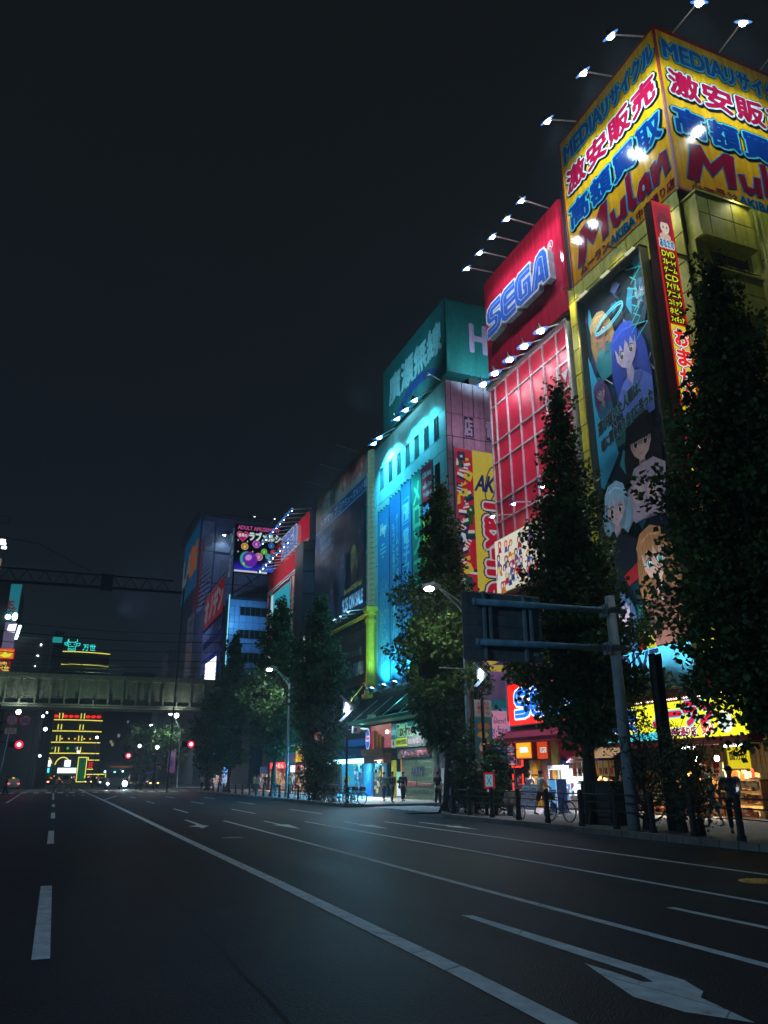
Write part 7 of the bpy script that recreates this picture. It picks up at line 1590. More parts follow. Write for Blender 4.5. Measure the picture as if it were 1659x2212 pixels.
# little far lamps seen down the street
for i, (x, y, z, r, c) in enumerate(((12.6, 118, 5.6, .25, (1, .9, .9)), (10.8, 125, 6.0, .24, (1, .95, .95)), (5.2, 140, 7.8, .22, (.85, .9, 1)), (-3.4, 140, 11.0, .22, (.8, .85, 1)), (-2.8, 140, 9.0, .3, (.75, .85, 1)), (-4.6, 145, 13.5, .2, (.85, .9, 1)), (-3.2, 145, 5.0, .2, (.8, .9, 1)), (3.2, 170, 6.3, .22, (.8, .9, 1)), (-3.3, 160, 13, .16, (.7, .9, 1)))):
    t = thing('street_lamp', (x, y, 0), ['white globe lamp right of the far red signal', 'white globe lamp left of the tall lamp pole', 'lone lamp in the dark gap under the bridge', 'upper bluish lamp beside the round signs', 'lower bluish lamp beside the round signs', 'small lamp over the speed signs', 'small lamp low by the far left red signal', 'small lamp right of the neon building foot', 'faint lamp under the bridge at left'][i], 'street lamp')
    g = MB('metal', (.05, .05, .06)); g.tube([(x, y, 0), (x, y, z)], .06, 5); build('pole', g, t)
    g = MB('lens9', c); g.ball((x, y-.1, z), r, 8, 6, c); ln = build('lens', g, t)
    if i < 5: spot('lamp_light', ln, (x, y-.4, z-.2), (x, y-4, 0), 350, c, 150, .3)
for x, y, c in ((15.2, 151.5, '#5838a0'), (15.4, 123.5, '#a06098')):
    t = thing('street_banner', (x, y, 3), 'hanging %s street banner on a far lamp pole' % ('violet' if y > 140 else 'pinkish'), 'banner')
    g = MB('glow0.3'); f = FY(g, x-.5, 2.2, y); f.rect(0, 0, 1.1, 3.2, H(c), 0); f.rect(.1, 2.2, 1.0, 2.9, H('#a898b0'), .01); f.ell(.5, 1.3, .35, .5, H('#3858a8'), .01, n=8); build('print', g, t)

# fences: one thing per bay between posts, posts their own parts
def fence(pts, h, lab, bars=(.5, .75, .98), col=(.02, .022, .025), rail_col=(.03, .032, .036), last=True):
    t = thing('kerb_fence', (*pts[0], .13), lab, 'fence')
    pm = None
    for p in pts:
        if pm is None:
            g = MB('paint', col); g.tube([(0, 0, 0), (0, 0, h)], .085, 10); g.ball((0, 0, h), .085, 10, 6); g.cyl(0, 0, 0, .12, .11, 10); o = build('post', g, None, base=(0, 0, 0)); pm = o.data
        else: o = bpy.data.objects.new('post', pm); COL.objects.link(o)
        o.parent = t; o.location = (p[0]-pts[0][0], p[1]-pts[0][1], 0)
    for z in bars:
        for a, b in zip(pts[:-1], pts[1:]):
            g = MB('paint', rail_col); g.tube([(*a, z+.13), ((a[0]+b[0])/2, (a[1]+b[1])/2, z+.115), (*b, z+.13)], .022, 6); build('rail', g, t)
    return t
fence([(15.75, 14.2), (15.75, 15.7), (15.75, 17.3), (15.75, 18.9), (15.75, 20.5), (15.75, 22.25), (15.75, 24.2), (15.75, 26.1), (15.75, 28.05), (15.8, 30.0), (15.9, 31.7), (16.5, 33.0)], 1.02, 'black kerb fence with round-topped posts along the near pavement')
fence([(15.75, y) for y in (42.4+2.6, 47.6, 50.2, 52.8, 55.4, 58.0, 60.6, 63.2, 65.8, 68.4, 71.0)], .85, 'kerb fence behind the row of parked bicycles', (.35, .6, .78))
fence([(15.75, y) for y in (74, 77, 80, 83, 86, 89)], .8, 'far kerb fence catching blue light near the crossing', (.35, .6, .78), rail_col=(.25, .28, .32))
fence([(15.2, y) for y in (120, 123, 126, 129)], .8, 'low fence beyond the bridge by the dark car', (.4, .7), rail_col=(.25, .2, .18))

# bicycles
def bicycle(x, y, rot, lab, col=(.05, .06, .07), scale=1.0, folding=False, lean=.06):
    t = thing('bicycle', (x, y, .13), lab, 'bicycle', 'bicycles parked at the kerb'); t.rotation_euler = (lean, 0, rot); t.scale = (scale,)*3
    R_ = .25 if folding else .33; wb = .5
    bz = (x, y, .13)
    def B(n_, g_, p_=None): return build(n_, g_, p_ or t, None)
    P = lambda a, b, c=0: (x+a, y+c, .13+b)
    for s_ in (-1, 1):
        g = MB('rubber', (.02, .02, .022)); n = 22
        g.tube([P(s_*wb+R_*math.cos(2*math.pi*i/n), R_+R_*math.sin(2*math.pi*i/n)) for i in range(n+1)], .02, 5, cap=False); w_ = B('wheel', g)
        g = MB('metal', (.6, .62, .65)); g.tube([P(s_*wb+(R_-.035)*math.cos(2*math.pi*i/n), R_+(R_-.035)*math.sin(2*math.pi*i/n)) for i in range(n+1)], .011, 4, cap=False)
        for i in range(10): a = math.pi*i/10; g.tube([P(s_*wb+(R_-.03)*math.cos(a), R_+(R_-.03)*math.sin(a)), P(s_*wb-(R_-.03)*math.cos(a), R_-(R_-.03)*math.sin(a))], .004, 3, cap=False)
        g.tube([P(s_*wb, R_, -.05), P(s_*wb, R_, .05)], .02, 6); build('rim', g, w_)
    g = MB('gloss', col)
    bb_, st, hd = P(-.05, .28), P(-.2, .75 if not folding else .6), P(.36, .82 if not folding else .62)
    for a, b in ((bb_, st), (bb_, P(.38, .6 if not folding else .5)), (st, hd), (P(-wb, R_), bb_), (P(-wb, R_), st), (hd, P(wb, R_))): g.tube([a, b], .017, 5)
    B('frame', g)
    g = MB('metal', (.4, .42, .45)); top = P(.33, 1.0); g.tube([hd, top], .014, 5); g.tube([P(.22, 1.02, -.27), P(.35, 1.03, -.12), P(.35, 1.03, .12), P(.22, 1.02, .27)], .013, 5); B('handlebar', g)
    g = MB('rubber', (.03, .03, .03)); g.tube([st, P(-.23, .88)], .014, 5); g.mesh([P(-.38, .9, -.09), P(-.38, .9, .09), P(-.08, .9, .02), P(-.08, .9, -.02), P(-.36, .95, -.07), P(-.36, .95, .07), P(-.1, .93, .015), P(-.1, .93, -.015)], [(0, 1, 2, 3), (4, 7, 6, 5), (0, 4, 5, 1), (1, 5, 6, 2), (2, 6, 7, 3), (3, 7, 4, 0)]); B('saddle', g)
    g = MB('metal', (.3, .3, .32)); g.tube([P(-.05, .28, -.06), P(-.05, .28, .06)], .05, 10); g.tube([P(-.05, .28, .07), P(.06, .16, .07)], .01, 4); g.tube([P(-.05, .28, -.07), P(-.16, .4, -.07)], .01, 4); g.box(x+.03, x+.11, y+.05, y+.15, .13+.145, .13+.17); B('crank', g)
    if not folding:
        g = MB('metal', (.25, .25, .27)); g.box(x+.38, x+.62, y-.14, y+.14, .13+.72, .13+.74)
        for a in (-.14, .12):
            g.box(x+.38, x+.62, y+a, y+a+.02, .13+.74, .13+.94)
        g.box(x+.6, x+.62, y-.14, y+.14, .13+.74, .13+.94); B('basket', g)
    return t
bicycle(16.35, 27.1, 1.35, 'small folding bicycle by the no-parking notice', (.3, .32, .34), .95, True)
bicycle(16.4, 31.9, 1.9, 'white-framed bicycle at the rounded kerb corner', (.6, .62, .62))
bicycle(16.5, 24.6, 1.7, 'dark bicycle left of the black street cabinet', (.03, .03, .035))
for i, (y, r, c, lab) in enumerate(((43.9, .25, (.03, .035, .04), 'black bicycle nearest the side street corner'), (45.0, .5, (.04, .05, .06), 'dark bicycle behind the lamp pole by the corner'), (46.6, .2, (.35, .4, .42), 'silver bicycle beside the dark lamp pole'), (48.2, .6, (.05, .3, .28), 'turquoise-framed bicycle before the rounded shrub'), (49.4, .4, (.03, .03, .03), 'black bicycle beneath the rounded shrub'), (55.0, .9, (.1, .1, .1), 'bicycle leaning on the fence before the white shop front'), (57.5, 1.2, (.2, .05, .04), 'dark red bicycle farther along the fence'), (63.5, 1.0, (.05, .05, .08), 'bicycle under the tall tree'))):
    bicycle(15.75+(.35 if i > 4 else .1)*(1 if i > 2 else .6), y, r, lab, c)

# ------------------------------------------------------------------ people
def const_mat(base, col):
    k = 'c_%s_%02x%02x%02x' % (base, *[int(255*min(1, c)) for c in col])
    if k not in MATS:
        m = _mat('%s_%s' % (base, k[-6:]), **SPEC[base]); n = m.node_tree.nodes
        a = [q for q in n if q.type == 'ATTRIBUTE'][0]; rgb = n.new('ShaderNodeRGB'); rgb.outputs[0].default_value = (*col, 1)
        for l in list(m.node_tree.links):
            if l.from_node == a: s_ = l.to_socket; m.node_tree.links.remove(l); m.node_tree.links.new(rgb.outputs[0], s_)
        MATS[k] = m
    return MATS[k]
def skinned(name, verts, edges, radii, matn, col, parent, level=1):
    me = bpy.data.meshes.new(name); me.from_pydata(verts, edges, []); o = bpy.data.objects.new(name, me); COL.objects.link(o)
    o.modifiers.new('skin', 'SKIN'); sv = me.skin_vertices[0].data
    for i, r in enumerate(radii): sv[i].radius = r if isinstance(r, tuple) else (r, r)
    sv[0].use_root = True
    s = o.modifiers.new('sub', 'SUBSURF'); s.levels = level; s.render_levels = level
    dg = bpy.context.evaluated_depsgraph_get(); nm = bpy.data.meshes.new_from_object(o.evaluated_get(dg))
    bpy.data.objects.remove(o); bpy.data.meshes.remove(me)
    nm.name = name; nm.materials.clear(); nm.materials.append(const_mat(matn, col)); nm.polygons.foreach_set('use_smooth', [True]*len(nm.polygons))
    q = bpy.data.objects.new(name, nm); COL.objects.link(q); q.parent = parent; return q
def person(x, y, face, lab, h=1.72, top=(.1, .1, .1), legs=(.05, .05, .07), skin=(.42, .26, .18), hair=(.015, .012, .01), shoe=(.05, .05, .05), pose='stand', stride=0.0,
           sleeves='short', shorts=False, longhair=False, arms=((.28, 0, .80), (.28, 0, .80)), headpitch=0.0, extra=None, base_z=.13, group=None, woman=False, detail=True):
    """face: heading in radians, 0 looks along +Y; arms: hand positions (side, forward, height) for left and right in units of body height 1.72"""
    t = thing('person', (x, y, base_z), lab, 'person', group); t.rotation_euler = (0, 0, -face); k = h/1.72
    S = lambda p: (p[0]*k, p[1]*k, p[2]*k)
    sw = .17 if woman else .195; drop = 0
    if pose == 'sit': drop = -.42
    pel = (0, 0, .93+drop); hipw = .095
    ch = (0, .0, 1.27+drop); nk = (0, .015, 1.46+drop); hd = (0, .03+.05*headpitch, 1.57+drop); ht = (0, .035+.08*headpitch, 1.665+drop-.02*headpitch)
    def leg(s_):
        f = stride*s_
        if pose == 'sit': return [(s_*hipw, .05, .91+drop), (s_*(hipw+.03), .46, .52), (s_*(hipw+.03), .42, .09), (s_*(hipw+.03), .56, .04)]
        return [(s_*hipw, 0, .90), (s_*(hipw+.01), f*.26+.02, .50), (s_*(hipw+.01), f*.42-(.06 if f < 0 else 0), .09+(.05 if f < 0 else 0)), (s_*(hipw+.02), f*.42+.14-(.06 if f < 0 else 0), .035+(.02 if f < 0 else 0))]
    def arm(s_, tgt):
        sh = (s_*sw, -.0, 1.42+drop); hx, hy, hz = s_*tgt[0], tgt[1], tgt[2]+drop
        mid = ((sh[0]+hx)/2+s_*.05, (sh[1]+hy)/2-.07, (sh[2]+hz)/2-.03)
        return [sh, mid, (hx, hy, hz)]
    V = [pel, (0, .0, 1.10+drop), ch, nk, hd, ht]; E = [(0, 1), (1, 2), (2, 3), (3, 4), (4, 5)]; Rr = [.12, .105, (.15, .10), .052, (.078, .092), (.07, .085)]
    LG = {}; AR = {}
    for s_ in (-1, 1):
        b = len(V); L = leg(s_); V += L; LG[s_] = L; E += [(0, b), (b, b+1), (b+1, b+2), (b+2, b+3)]; Rr += [.082, .055, .038, .034]
        b = len(V); A_ = arm(s_, arms[0 if s_ < 0 else 1]); V += A_; AR[s_] = A_; E += [(2, b), (b, b+1), (b+1, b+2)]; Rr += [.05, .038, .026]
        w = V3(A_[2]); d = w-V3(A_[1]); d /= np.linalg.norm(d); palm = w+d*.075; V.append(tuple(palm)); E.append((b+2, len(V)-1)); Rr.append((.036, .016)); pi = len(V)-1
        side = np.cross(d, (0, 1, 0)); side = side/np.linalg.norm(side) if np.linalg.norm(side) > .1 else np.array([0, 1.0, 0]); side = np.cross(d, side)
        side /= np.linalg.norm(side)+1e-9; curl = np.array([-s_*.25, .25, 0])
        if detail:
            for q, (of, ln) in enumerate(((-.03, .06), (-.01, .072), (.011, .068), (.031, .052))):
                a = palm+side*of+d*.025; c = a+d*ln*.6; e = c+d*ln*.45+curl*.03; m0 = len(V); V += [tuple(a), tuple(c), tuple(e)]; E += [(pi, m0), (m0, m0+1), (m0+1, m0+2)]; Rr += [.0095, .009, .0075]
            a = w+side*-.03+d*.03; c = a-side*.018+d*.035; m0 = len(V); V += [tuple(a), tuple(c)]; E += [(b+2, m0), (m0, m0+1)]; Rr += [.011, .009]
    skinned('body', [S(v) for v in V], E, [tuple(k*q for q in r) if isinstance(r, tuple) else (r*k, r*k) for r in Rr], 'skin', skin, t, 2 if detail else 1)
    # shirt and sleeves
    V = [(0, 0, .90+drop), (0, 0, 1.10+drop), ch, (0, .01, 1.435+drop)]; E = [(0, 1), (1, 2), (2, 3)]; Rr = [(.155, .125), (.14, .118), (.18, .125), (.07, .06)]
    if woman: Rr[1] = (.12, .105)
    for s_ in (-1, 1):
        A_ = AR[s_]; b = len(V); e = V3(A_[0])+(V3(A_[1])-V3(A_[0]))*.75
        if sleeves == 'short': V += [A_[0], tuple(e)]; E += [(2, b), (b, b+1)]; Rr += [.072, .062]
        else: V += [A_[0], A_[1], tuple(V3(A_[1])+(V3(A_[2])-V3(A_[1]))*.93)]; E += [(2, b), (b, b+1), (b+1, b+2)]; Rr += [.074, .06, .042]
    skinned('shirt', [S(v) for v in V], E, [tuple(k*q for q in r) if isinstance(r, tuple) else (r*k, r*k) for r in Rr], 'fabric', top, t)
    V = [(0, 0, .92+drop), (0, -.005, .86+drop)]; E = [(0, 1)]; Rr = [(.145, .115), (.15, .12)]
    for s_ in (-1, 1):
        L = LG[s_]; b = len(V)
        if shorts: V += [L[0], tuple(V3(L[0])+(V3(L[1])-V3(L[0]))*.95)]; E += [(1, b), (b, b+1)]; Rr += [.105, .09]
        else: V += [L[0], L[1], tuple(V3(L[1])+(V3(L[2])-V3(L[1]))*.95)]; E += [(1, b), (b, b+1), (b+1, b+2)]; Rr += [.105, .08, .062]
    skinned('shorts' if shorts else 'trousers', [S(v) for v in V], E, [tuple(k*q for q in r) if isinstance(r, tuple) else (r*k, r*k) for r in Rr], 'fabric', legs, t)
    for s_ in (-1, 1):
        a, b_ = LG[s_][2], LG[s_][3]
        skinned('shoe', [S((a[0], a[1]-.04, a[2]-.035)), S((a[0], a[1]+.04, a[2]-.04)), S(b_), S((b_[0], b_[1]+.05, b_[2]))], [(0, 1), (1, 2), (2, 3)], [(.045*k, .045*k), (.05*k, .05*k), (.045*k, .035*k), (.035*k, .028*k)], 'rubber', shoe, t)
    # hair and face
    o_ = V3(t.location)
    hc = V3(hd)*k+np.array([0, .0, .045]); g = MB('hair', hair)
    g.ball(o_+hc+np.array([0, -.018, .035]), .098*k, 12, 8, hair, None, (.96, 1.02, 1.0))
    if longhair: g.ball(o_+hc+np.array([0, -.07, -.12]), .11*k, 12, 8, hair, None, (.95, .6, 1.7))
    build('hair', g, t, smooth=True)
    if detail:
        g = MB('skin', skin); c = o_+hc+np.array([0, .085*k, -.02]); g.ball(c, .017, 6, 5, skin, None, (.8, 1.1, 1.3))
        for s_ in (-1, 1): g.ball(o_+hc+np.array([s_*.082*k, .01, -.01]), .022, 6, 5, skin, None, (.5, .8, 1.3)); g.ball(c+np.array([s_*.032, -.006, .028]), .010, 6, 5, (.02, .015, .015), 'rubber', (1.2, .6, .7))
        g.ball(c+np.array([0, -.006, -.035]), .014, 6, 5, (.25, .08, .07), None, (1.3, .5, .4)); build('face', g, t, smooth=True)
    if extra: extra(t, o_, k)
    return t
def backpack(col, back=-1):
    def f(t, o, k):
        g = MB('fabric', col); g.ball(o+np.array([0, back*-.0-.17, 1.22])*k, .17*k, 12, 8, col, None, (1, .55, 1.35)); build('backpack', g, t, smooth=True)
    return f
def phone(side=.0):
    def f(t, o, k):
        g = MB('glow0.8', (.6, .75, .9)); c = o+np.array([side, .38, 1.12])*k; g.box(c[0]-.035, c[0]+.035, c[1]-.005, c[1]+.005, c[2]-.06, c[2]+.06); tag(build('phone', g, t))
    return f
def bag(col, sx=.2, z=.8, y=.0, s=.13):
    def f(t, o, k):
        g = MB('fabric', col); c = o+np.array([sx, y, z])*k; g.ball(c, s, 10, 7, col, None, (.8, .5, 1.0)); g.tube([c+[0, 0, s*.8], o+np.array([-.12*np.sign(sx), 0, 1.42])*k], .012, 4, (.2, .15, .12)); build('shoulder_bag', g, t, smooth=True)
    return f
RT = math.pi/2
WK = ((.24, -.16, .86), (.24, .2, .9))
person(18.3, 28.5, RT, 'man in white shirt and dark shorts reading his phone by the arcade', 1.72, (.62, .60, .55), (.03, .03, .035), pose='stand', stride=.55, shorts=True, arms=((.10, .36, 1.12), (.12, .33, 1.08)), headpitch=.6, extra=phone(0.0))
def seat_extra(t, o, k):
    bag((.55, .52, .5), -.2, .62, -.05, .13)(t, o, k)
person(17.1, 28.9, .5, 'seated woman with long dark hair and white cardigan', 1.62, (.60, .58, .58), (.45, .32, .26), pose='sit', sleeves='long', longhair=True, arms=((.16, .3, 1.02), (.16, .3, 1.02)), extra=seat_extra, woman=True, skin=(.5, .33, .26), base_z=.13)
st_ = thing('stool', (17.1, 28.85, .13), 'low bollard stool beneath the seated woman', 'stool'); g = MB('paint', (.05, .05, .055)); g.cyl(17.08, 28.82, .13, .52, .16, 12); g.cyl(17.08, 28.82, .5, .56, .2, 12); build('seat', g, st_)
person(18.9, 39.4, 1.2, 'person in black shirt waiting at the side street corner', 1.74, (.015, .015, .018), (.02, .02, .025), stride=.1, arms=((.25, .02, .84), (.27, .04, .84)))
person(18.9, 45.8, 3.05, 'man in dark jacket over grey shirt walking toward the road', 1.76, (.06, .08, .08), (.08, .07, .10), stride=.6, sleeves='long', arms=WK)
person(20.3, 47.4, 3.3, 'curly-haired man in black with white jacket edges walking', 1.76, (.03, .03, .035), (.015, .015, .02), stride=.5, sleeves='long', arms=WK, extra=bag((.03, .03, .03), .22, .85, 0, .12))
person(19.6, 48.9, 3.1, 'third walker in green half hidden between two men', 1.75, (.10, .22, .2), (.05, .07, .12), stride=.4, sleeves='long', arms=WK)
person(20.6, 59.2, .3, 'person in yellow shirt with a round black backpack', 1.74, (.62, .50, .04), (.02, .02, .02), stride=.05, extra=lambda t, o, k: (lambda g: build('backpack', g.ball(o+np.array([0, -.17, 1.15]), .16, 12, 8, (.03, .02, .02), None, (1, .5, 1)), t, smooth=True))(MB('fabric', (.03, .02, .02))))
person(19.0, 58.2, .4, 'person in dark dress with small yellow bag before the cyan shop', 1.62, (.02, .03, .05), (.02, .02, .03), stride=.05, longhair=True, woman=True, extra=bag((.6, .65, .05), .14, 1.0, -.14, .1))
person(17.6, 17.7, -2.5, 'tall man in blue shirt looking down at his phone before the sweet shop', 1.76, (.10, .16, .26), (.03, .035, .06), sleeves='short', arms=((.16, .34, 1.1), (.28, .0, .82)), headpitch=1.0, extra=lambda t, o, k: (phone(-.12)(t, o, k), bag((.45, .25, .38), -.14, 1.0, .12, .10)(t, o, k)))
person(19.0, 19.9, -1.4, 'small person in white shirt and light blue apron dress', 1.42, (.5, .55, .6), (.14, .3, .38), woman=True, longhair=False, stride=.5, arms=WK, shorts=True)
person(19.0, 20.9, -1.2, 'man with teal backpack and brown shirt passing the sweet shop', 1.72, (.30, .18, .13), (.04, .04, .05), stride=.6, arms=WK, extra=backpack((.05, .16, .17)), shorts=True)
person(19.3, 21.9, -1.0, 'person in tan shirt at the warm lit shelves', 1.68, (.4, .26, .2), (.05, .04, .04), stride=.4, arms=WK)
person(18.6, 23.6, -1.5, 'person in pink shirt lit by the orange stall tent', 1.64, (.5, .25, .3), (.06, .06, .1), stride=.5, arms=WK, woman=True)
person(20.6, 33.0, 1.2, 'person in white shirt facing the crane game machine', 1.68, (.55, .55, .6), (.05, .06, .12), stride=.1, arms=((.2, .3, 1.0), (.2, .3, 1.0)))
person(20.5, 74.5, .3, 'person in white top under the red and white front', 1.66, (.5, .48, .46), (.05, .05, .08), stride=.5, detail=False, arms=WK)
person(21.2, 88.0, 2.9, 'person in black standing outside the red eatery', 1.72, (.02, .02, .025), (.03, .03, .035), stride=.1, detail=False)
person(20.8, 120.5, 2.6, 'silhouetted person against the blue glaring front', 1.72, (.03, .03, .04), (.02, .02, .03), stride=.3, detail=False, arms=WK)
person(21.0, 36.9, 2.2, 'person in navy shirt crossing the side street mouth', 1.70, (.05, .07, .14), (.04, .04, .05), stride=.6, arms=WK, base_z=0)
person(15.4, 94.5, 2.9, 'man in white shirt and dark trousers waiting at the far crossing', 1.72, (.55, .55, .55), (.02, .02, .025), stride=.3, detail=False, arms=WK)
person(17.8, 104.0, 2.6, 'person in yellow safety vest past the far crossing', 1.72, (.5, .75, .05), (.03, .03, .04), stride=.2, detail=False)
person(16.6, 89.8, 1.0, 'person in pale clothes by the blue-lit fence', 1.68, (.5, .35, .34), (.06, .05, .05), stride=.4, detail=False, arms=WK)
person(19.0, 70.0, .8, 'person in orange brown walking under the trees', 1.7, (.3, .15, .06), (.04, .03, .03), stride=.4, detail=False, arms=WK)
person(18.2, 80.0, 2.4, 'person in green shirt under the farther trees', 1.7, (.2, .35, .05), (.03, .03, .04), stride=.4, detail=False, arms=WK)
person(17.6, 76.0, 2.7, 'person in grey beside the white doorway', 1.7, (.25, .25, .26), (.03, .03, .04), stride=.3, detail=False, arms=WK)
person(0.0, 105.7, 1.4, 'person in pale blue shirt on the crosswalk left of centre', 1.72, (.3, .34, .42), (.06, .06, .07), stride=.7, detail=False, arms=WK, base_z=0)
person(1.35, 104.9, -1.4, 'crosswalk walker in brown trousers beside pale-shirted one', 1.72, (.22, .22, .28), (.16, .09, .06), stride=.8, detail=False, arms=WK, base_z=0)
person(9.7, 108.5, 1.4, 'walker with bright phone on the crosswalk right of the scooters', 1.72, (.16, .2, .24), (.04, .04, .05), stride=.6, detail=False, arms=WK, base_z=0)
person(-4.7, 89.3, -1.3, 'dark clothed walker at the far left edge', 1.8, (.02, .025, .04), (.015, .015, .02), stride=.5, detail=False, sleeves='long', arms=WK, base_z=0)

# ------------------------------------------------------------------ vehicles
def car(x, y, rot, lab, col, kind='sedan', tail=None, head=None, roofc=None, w=1.7, L=4.5, cat='car'):
    t = thing('parked_car' if kind == 'x' else 'car', (x, y, 0), lab, cat)
    t.rotation_euler = (0, 0, rot)
    van = kind == 'van'; H_ = 2.0 if van else 1.48
    prof = [(-L/2, .35), (-L/2, .85), (-L/2+.15, .95), (-L*.30, 1.0), (-L*.18, H_), (L*.18, H_), (L*.32, .98), (L/2-.1, .82), (L/2, .6), (L/2, .35)] if not van else [(-L/2, .35), (-L/2, 1.0), (-L/2+.15, H_), (L*.28, H_), (L*.42, 1.05), (L/2-.05, .9), (L/2, .6), (L/2, .35)]
    g = MB('car', col); n = len(prof)
    def ring(sx, ins): return [(x+sx*(w/2-(ins if z > 1.02 else 0)), y+a, z) for a, z in prof]
    Lf, Rt = ring(-1, .18), ring(1, .18); P = Lf+Rt
    g.mesh(P, [tuple(range(n)), tuple(range(2*n-1, n-1, -1))]+[(i, n+i, n+(i+1) % n, (i+1) % n) for i in range(n)]); build('body', g, t)
    zt = H_-.1; g = MB('glass', (.012, .014, .018))
    b0, b1 = (-L*.28, 1.06), (-L*.19, zt); f0, f1 = (L*.30, 1.06), (L*.19, zt)
    if van: b0, b1, f0, f1 = (-L/2+.02, 1.2), (-L/2+.13, zt), (L*.41, 1.1), (L*.29, zt)
    for (a, b), e in ((((b0), (b1)), -.02), (((f0), (f1)), .02)):
        g.face([(x-w/2+.24, y+a[0]+e, a[1]), (x+w/2-.24, y+a[0]+e, a[1]), (x+w/2-.3, y+b[0]+e, b[1]), (x-w/2+.3, y+b[0]+e, b[1])])
    for s_ in (-1, 1): g.face([(x+s_*(w/2-.16), y+b0[0]+.1, 1.08), (x+s_*(w/2-.16), y+f0[0]-.15, 1.08), (x+s_*(w/2-.165), y+f1[0]-.05, zt), (x+s_*(w/2-.165), y+b1[0]+.05, zt)])
    build('window', g, t)
    for sx in (-1, 1):
        for sy in (-1, 1):
            g = MB('rubber', (.015, .015, .015)); g.tube([(x+sx*(w/2-.2), y+sy*L*.31, .32), (x+sx*(w/2+.01), y+sy*L*.31, .32)], .32, 14); wq = build('wheel', g, t)
            g = MB('metal', (.3, .3, .32)); g.tube([(x+sx*(w/2), y+sy*L*.31, .32), (x+sx*(w/2+.02), y+sy*L*.31, .32)], .19, 10); build('rim', g, wq)
    for s_ in (-1, 1):
        if tail: g = MB('lens%s' % tail[0], tail[1]); g.box(x+s_*(w/2-.38), x+s_*(w/2-.03), y-L/2-.03, y-L/2+.03, .68, .86); build('tail_light', g, t)
        if head: g = MB('lens%s' % head[0], head[1]); g.ball((x+s_*(w/2-.28), y+L/2, .68), .12, 8, 6, head[1], None, (1.3, .5, .9)); build('headlight', g, t)
    g = MB('paint', (.5, .5, .5)); yy = y-L/2-.035 if tail else y+L/2+.035; g.box(x-.2, x+.2, yy-.01, yy+.01, .45, .6); build('number_plate', g, t)
    if roofc: g = MB('glow2.0', roofc); g.box(x-.16, x+.16, y-.06, y+.06, H_, H_+.16); build('roof_light', g, t)
    return t
car(-6.2, 134.5, 0.1, 'white taxi with amber roof light driving off at far left', (.5, .5, .48), tail=('2', (1, .12, .15)), roofc=H('#f0a020'))
car(-2.5, 178, 0.0, 'red car with glowing tail lights driving away below the neon building', (.35, .02, .03), tail=('10', (1, .3, .15)), w=1.9)
car(1.6, 176, 0.0, 'grey van driving away right of the red car', (.2, .2, .21), 'van', tail=('1', (.5, .1, .1)), w=1.9)
car(14.4, 137, math.pi, 'dark car facing us with amber lamps beside the pavement', (.06, .06, .065), tail=None, head=('5', (1, .55, .15)))
car(11.8, 142, math.pi, 'dim dark car left of the amber-lamped car', (.04, .04, .05), 'van', head=('1', (.5, .3, .2)))
for i, (x, y, c, s_) in enumerate(((8.2, 168, (1, .9, .85), '9'), (10.4, 172, (1, .9, .9), '8'), (6.2, 190, (1, .6, .3), '5'), (12.5, 175, (.8, .9, 1), '6'))):
    car(x, y, math.pi, ['distant oncoming car left of the pair under the viaduct', 'distant oncoming car right of the pair under the viaduct', 'distant oncoming car with amber headlights', 'distant oncoming bluish-lit car by the kerb'][i], (.05, .05, .06), head=(s_, c))
# scooters coming at us, the right one with a glaring light
def scooter(x, y, lab, lens, lc, body, power=0, r=.14):
    t = thing('scooter', (x, y, 0), lab, 'scooter')
    for yy in (y-.6, y+.6):
        g = MB('rubber', (.02, .02, .02)); n = 14; g.tube([(x, yy+.22*math.cos(2*math.pi*i/n), .24+.22*math.sin(2*math.pi*i/n)) for i in range(n+1)], .055, 6, cap=False); build('wheel', g, t)
    g = MB('car', body); g.tube([(x, y-.62, .35), (x, y-.5, .75), (x, y-.42, 1.0)], [.08, .16, .08], 8); g.tube([(x, y-.45, .32), (x, y+.2, .34), (x, y+.75, .6)], [.12, .15, .12], 8); build('body', g, t, smooth=True)
    g = MB('rubber', (.03, .03, .03)); g.ball((x, y+.3, .72), .2, 8, 6, None, None, (.7, 1.5, .35)); build('saddle', g, t); g = MB('metal', (.2, .2, .2)); g.tube([(x-.32, y-.35, 1.02), (x, y-.45, 1.0), (x+.32, y-.35, 1.02)], .02, 5); build('handlebar', g, t)
    g = MB('lens'+lens, lc); g.ball((x, y-.66, .78), r, 10, 7, lc, None, (1, .6, 1)); ln = build('headlight', g, t)
    if power: spot('lamp_light', ln, (x, y-.9, .8), (x, y-12, 0), power, lc, 100, .2)
    return t
scooter(8.6, 117.5, 'scooter with glaring blue-white headlight coming at us', '60', (.6, .85, 1.0), (.05, .05, .06), 900, .32)
person(8.6, 117.7, math.pi, 'rider on the glaring scooter in dark jacket', 1.7, (.05, .06, .08), (.03, .03, .04), pose='sit', detail=False, sleeves='long', arms=((.3, .42, 1.0), (.3, .42, 1.0)), base_z=.25)
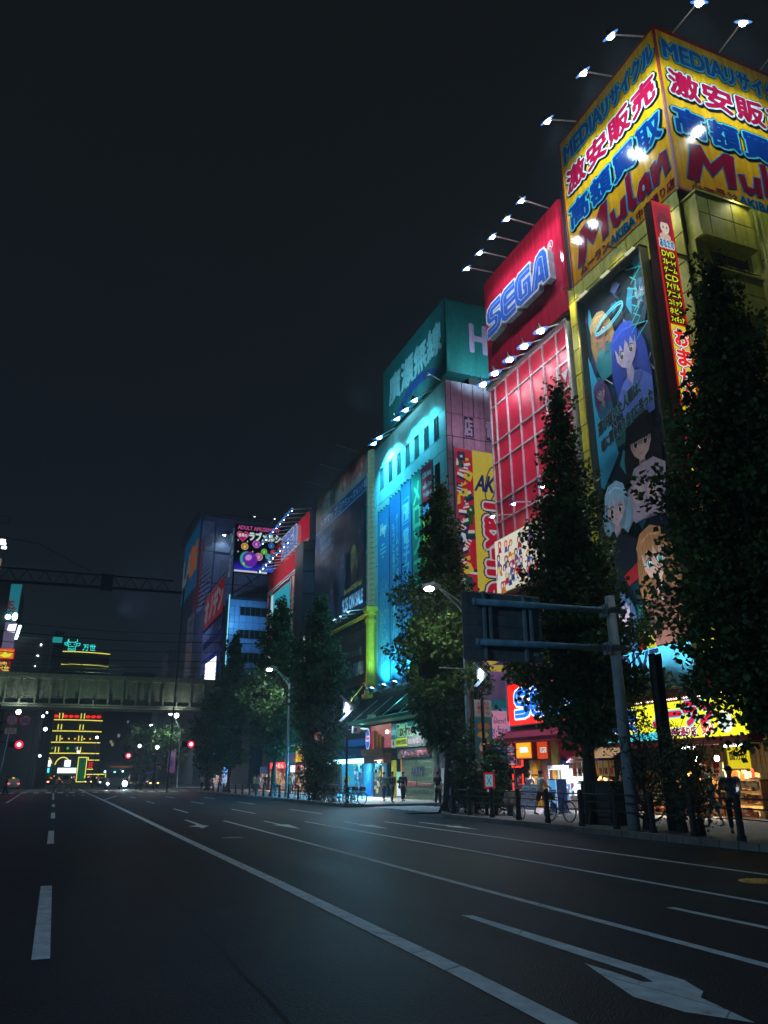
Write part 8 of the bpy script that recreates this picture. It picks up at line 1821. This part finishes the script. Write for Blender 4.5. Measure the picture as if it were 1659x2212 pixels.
scooter(6.4, 118, 'scooter with small white headlight left of the glaring one', '20', (.9, .9, 1), (.2, .15, .3), 200, .16)
person(6.4, 118.2, math.pi, 'rider on the dimmer scooter in violet jacket', 1.7, (.12, .08, .2), (.03, .03, .04), pose='sit', detail=False, sleeves='long', arms=((.3, .42, 1.0), (.3, .42, 1.0)), base_z=.25)
t = thing('truck', (7.3, 123, 0), 'small canopied truck with cyan roof lights behind the scooters', 'truck')
g = MB('paint', (.12, .13, .15)); g.box(6.1, 8.6, 121.5, 125.5, .4, 1.1); g.box(6.2, 8.5, 121.4, 123, 1.1, 1.5); build('body', g, t)
g = MB('paint', H('#1c5068')); g.box(6.0, 8.7, 121.6, 125.6, 2.35, 2.5)
for x in (6.1, 8.6): g.box(x-.04, x+.04, 121.6, 121.7, 1.1, 2.35)
build('canopy', g, t)
g = MB('lens6', (.5, .9, 1)); g.ball((6.1, 121.5, 2.35), .14, 8, 6); g.ball((7.4, 121.5, 2.3), .1, 8, 6, (.2, .9, .9)); g.ball((8.5, 121.5, 2.4), .12, 8, 6); build('roof_light', g, t)
for x in (6.4, 8.3):
    g = MB('rubber', (.02, .02, .02)); g.tube([(x-.12, 121.9, .35), (x+.12, 121.9, .35)], .35, 12); build('wheel', g, t)

# ------------------------------------------------------------------ haze volume added to lift the blacks and give the lamps a glow
g = MB('paint'); g.box(-75, 75, -35, 340, -1.2, 62)
hz_ = build('haze', g); hz_['kind'] = 'stuff'; hz_['label'] = 'thin added haze lifting the dark tones of the whole street'
hm_ = bpy.data.materials.new('added_haze'); hm_.use_nodes = True; n_ = hm_.node_tree.nodes; n_.clear()
o_ = n_.new('ShaderNodeOutputMaterial'); v_ = n_.new('ShaderNodeVolumePrincipled'); v_.inputs['Density'].default_value = 0.0012; v_.inputs['Color'].default_value = (.62, .8, .95, 1); v_.inputs['Anisotropy'].default_value = .5
hm_.node_tree.links.new(v_.outputs[0], o_.inputs['Volume'])
hz_.data.materials.clear(); hz_.data.materials.append(hm_)
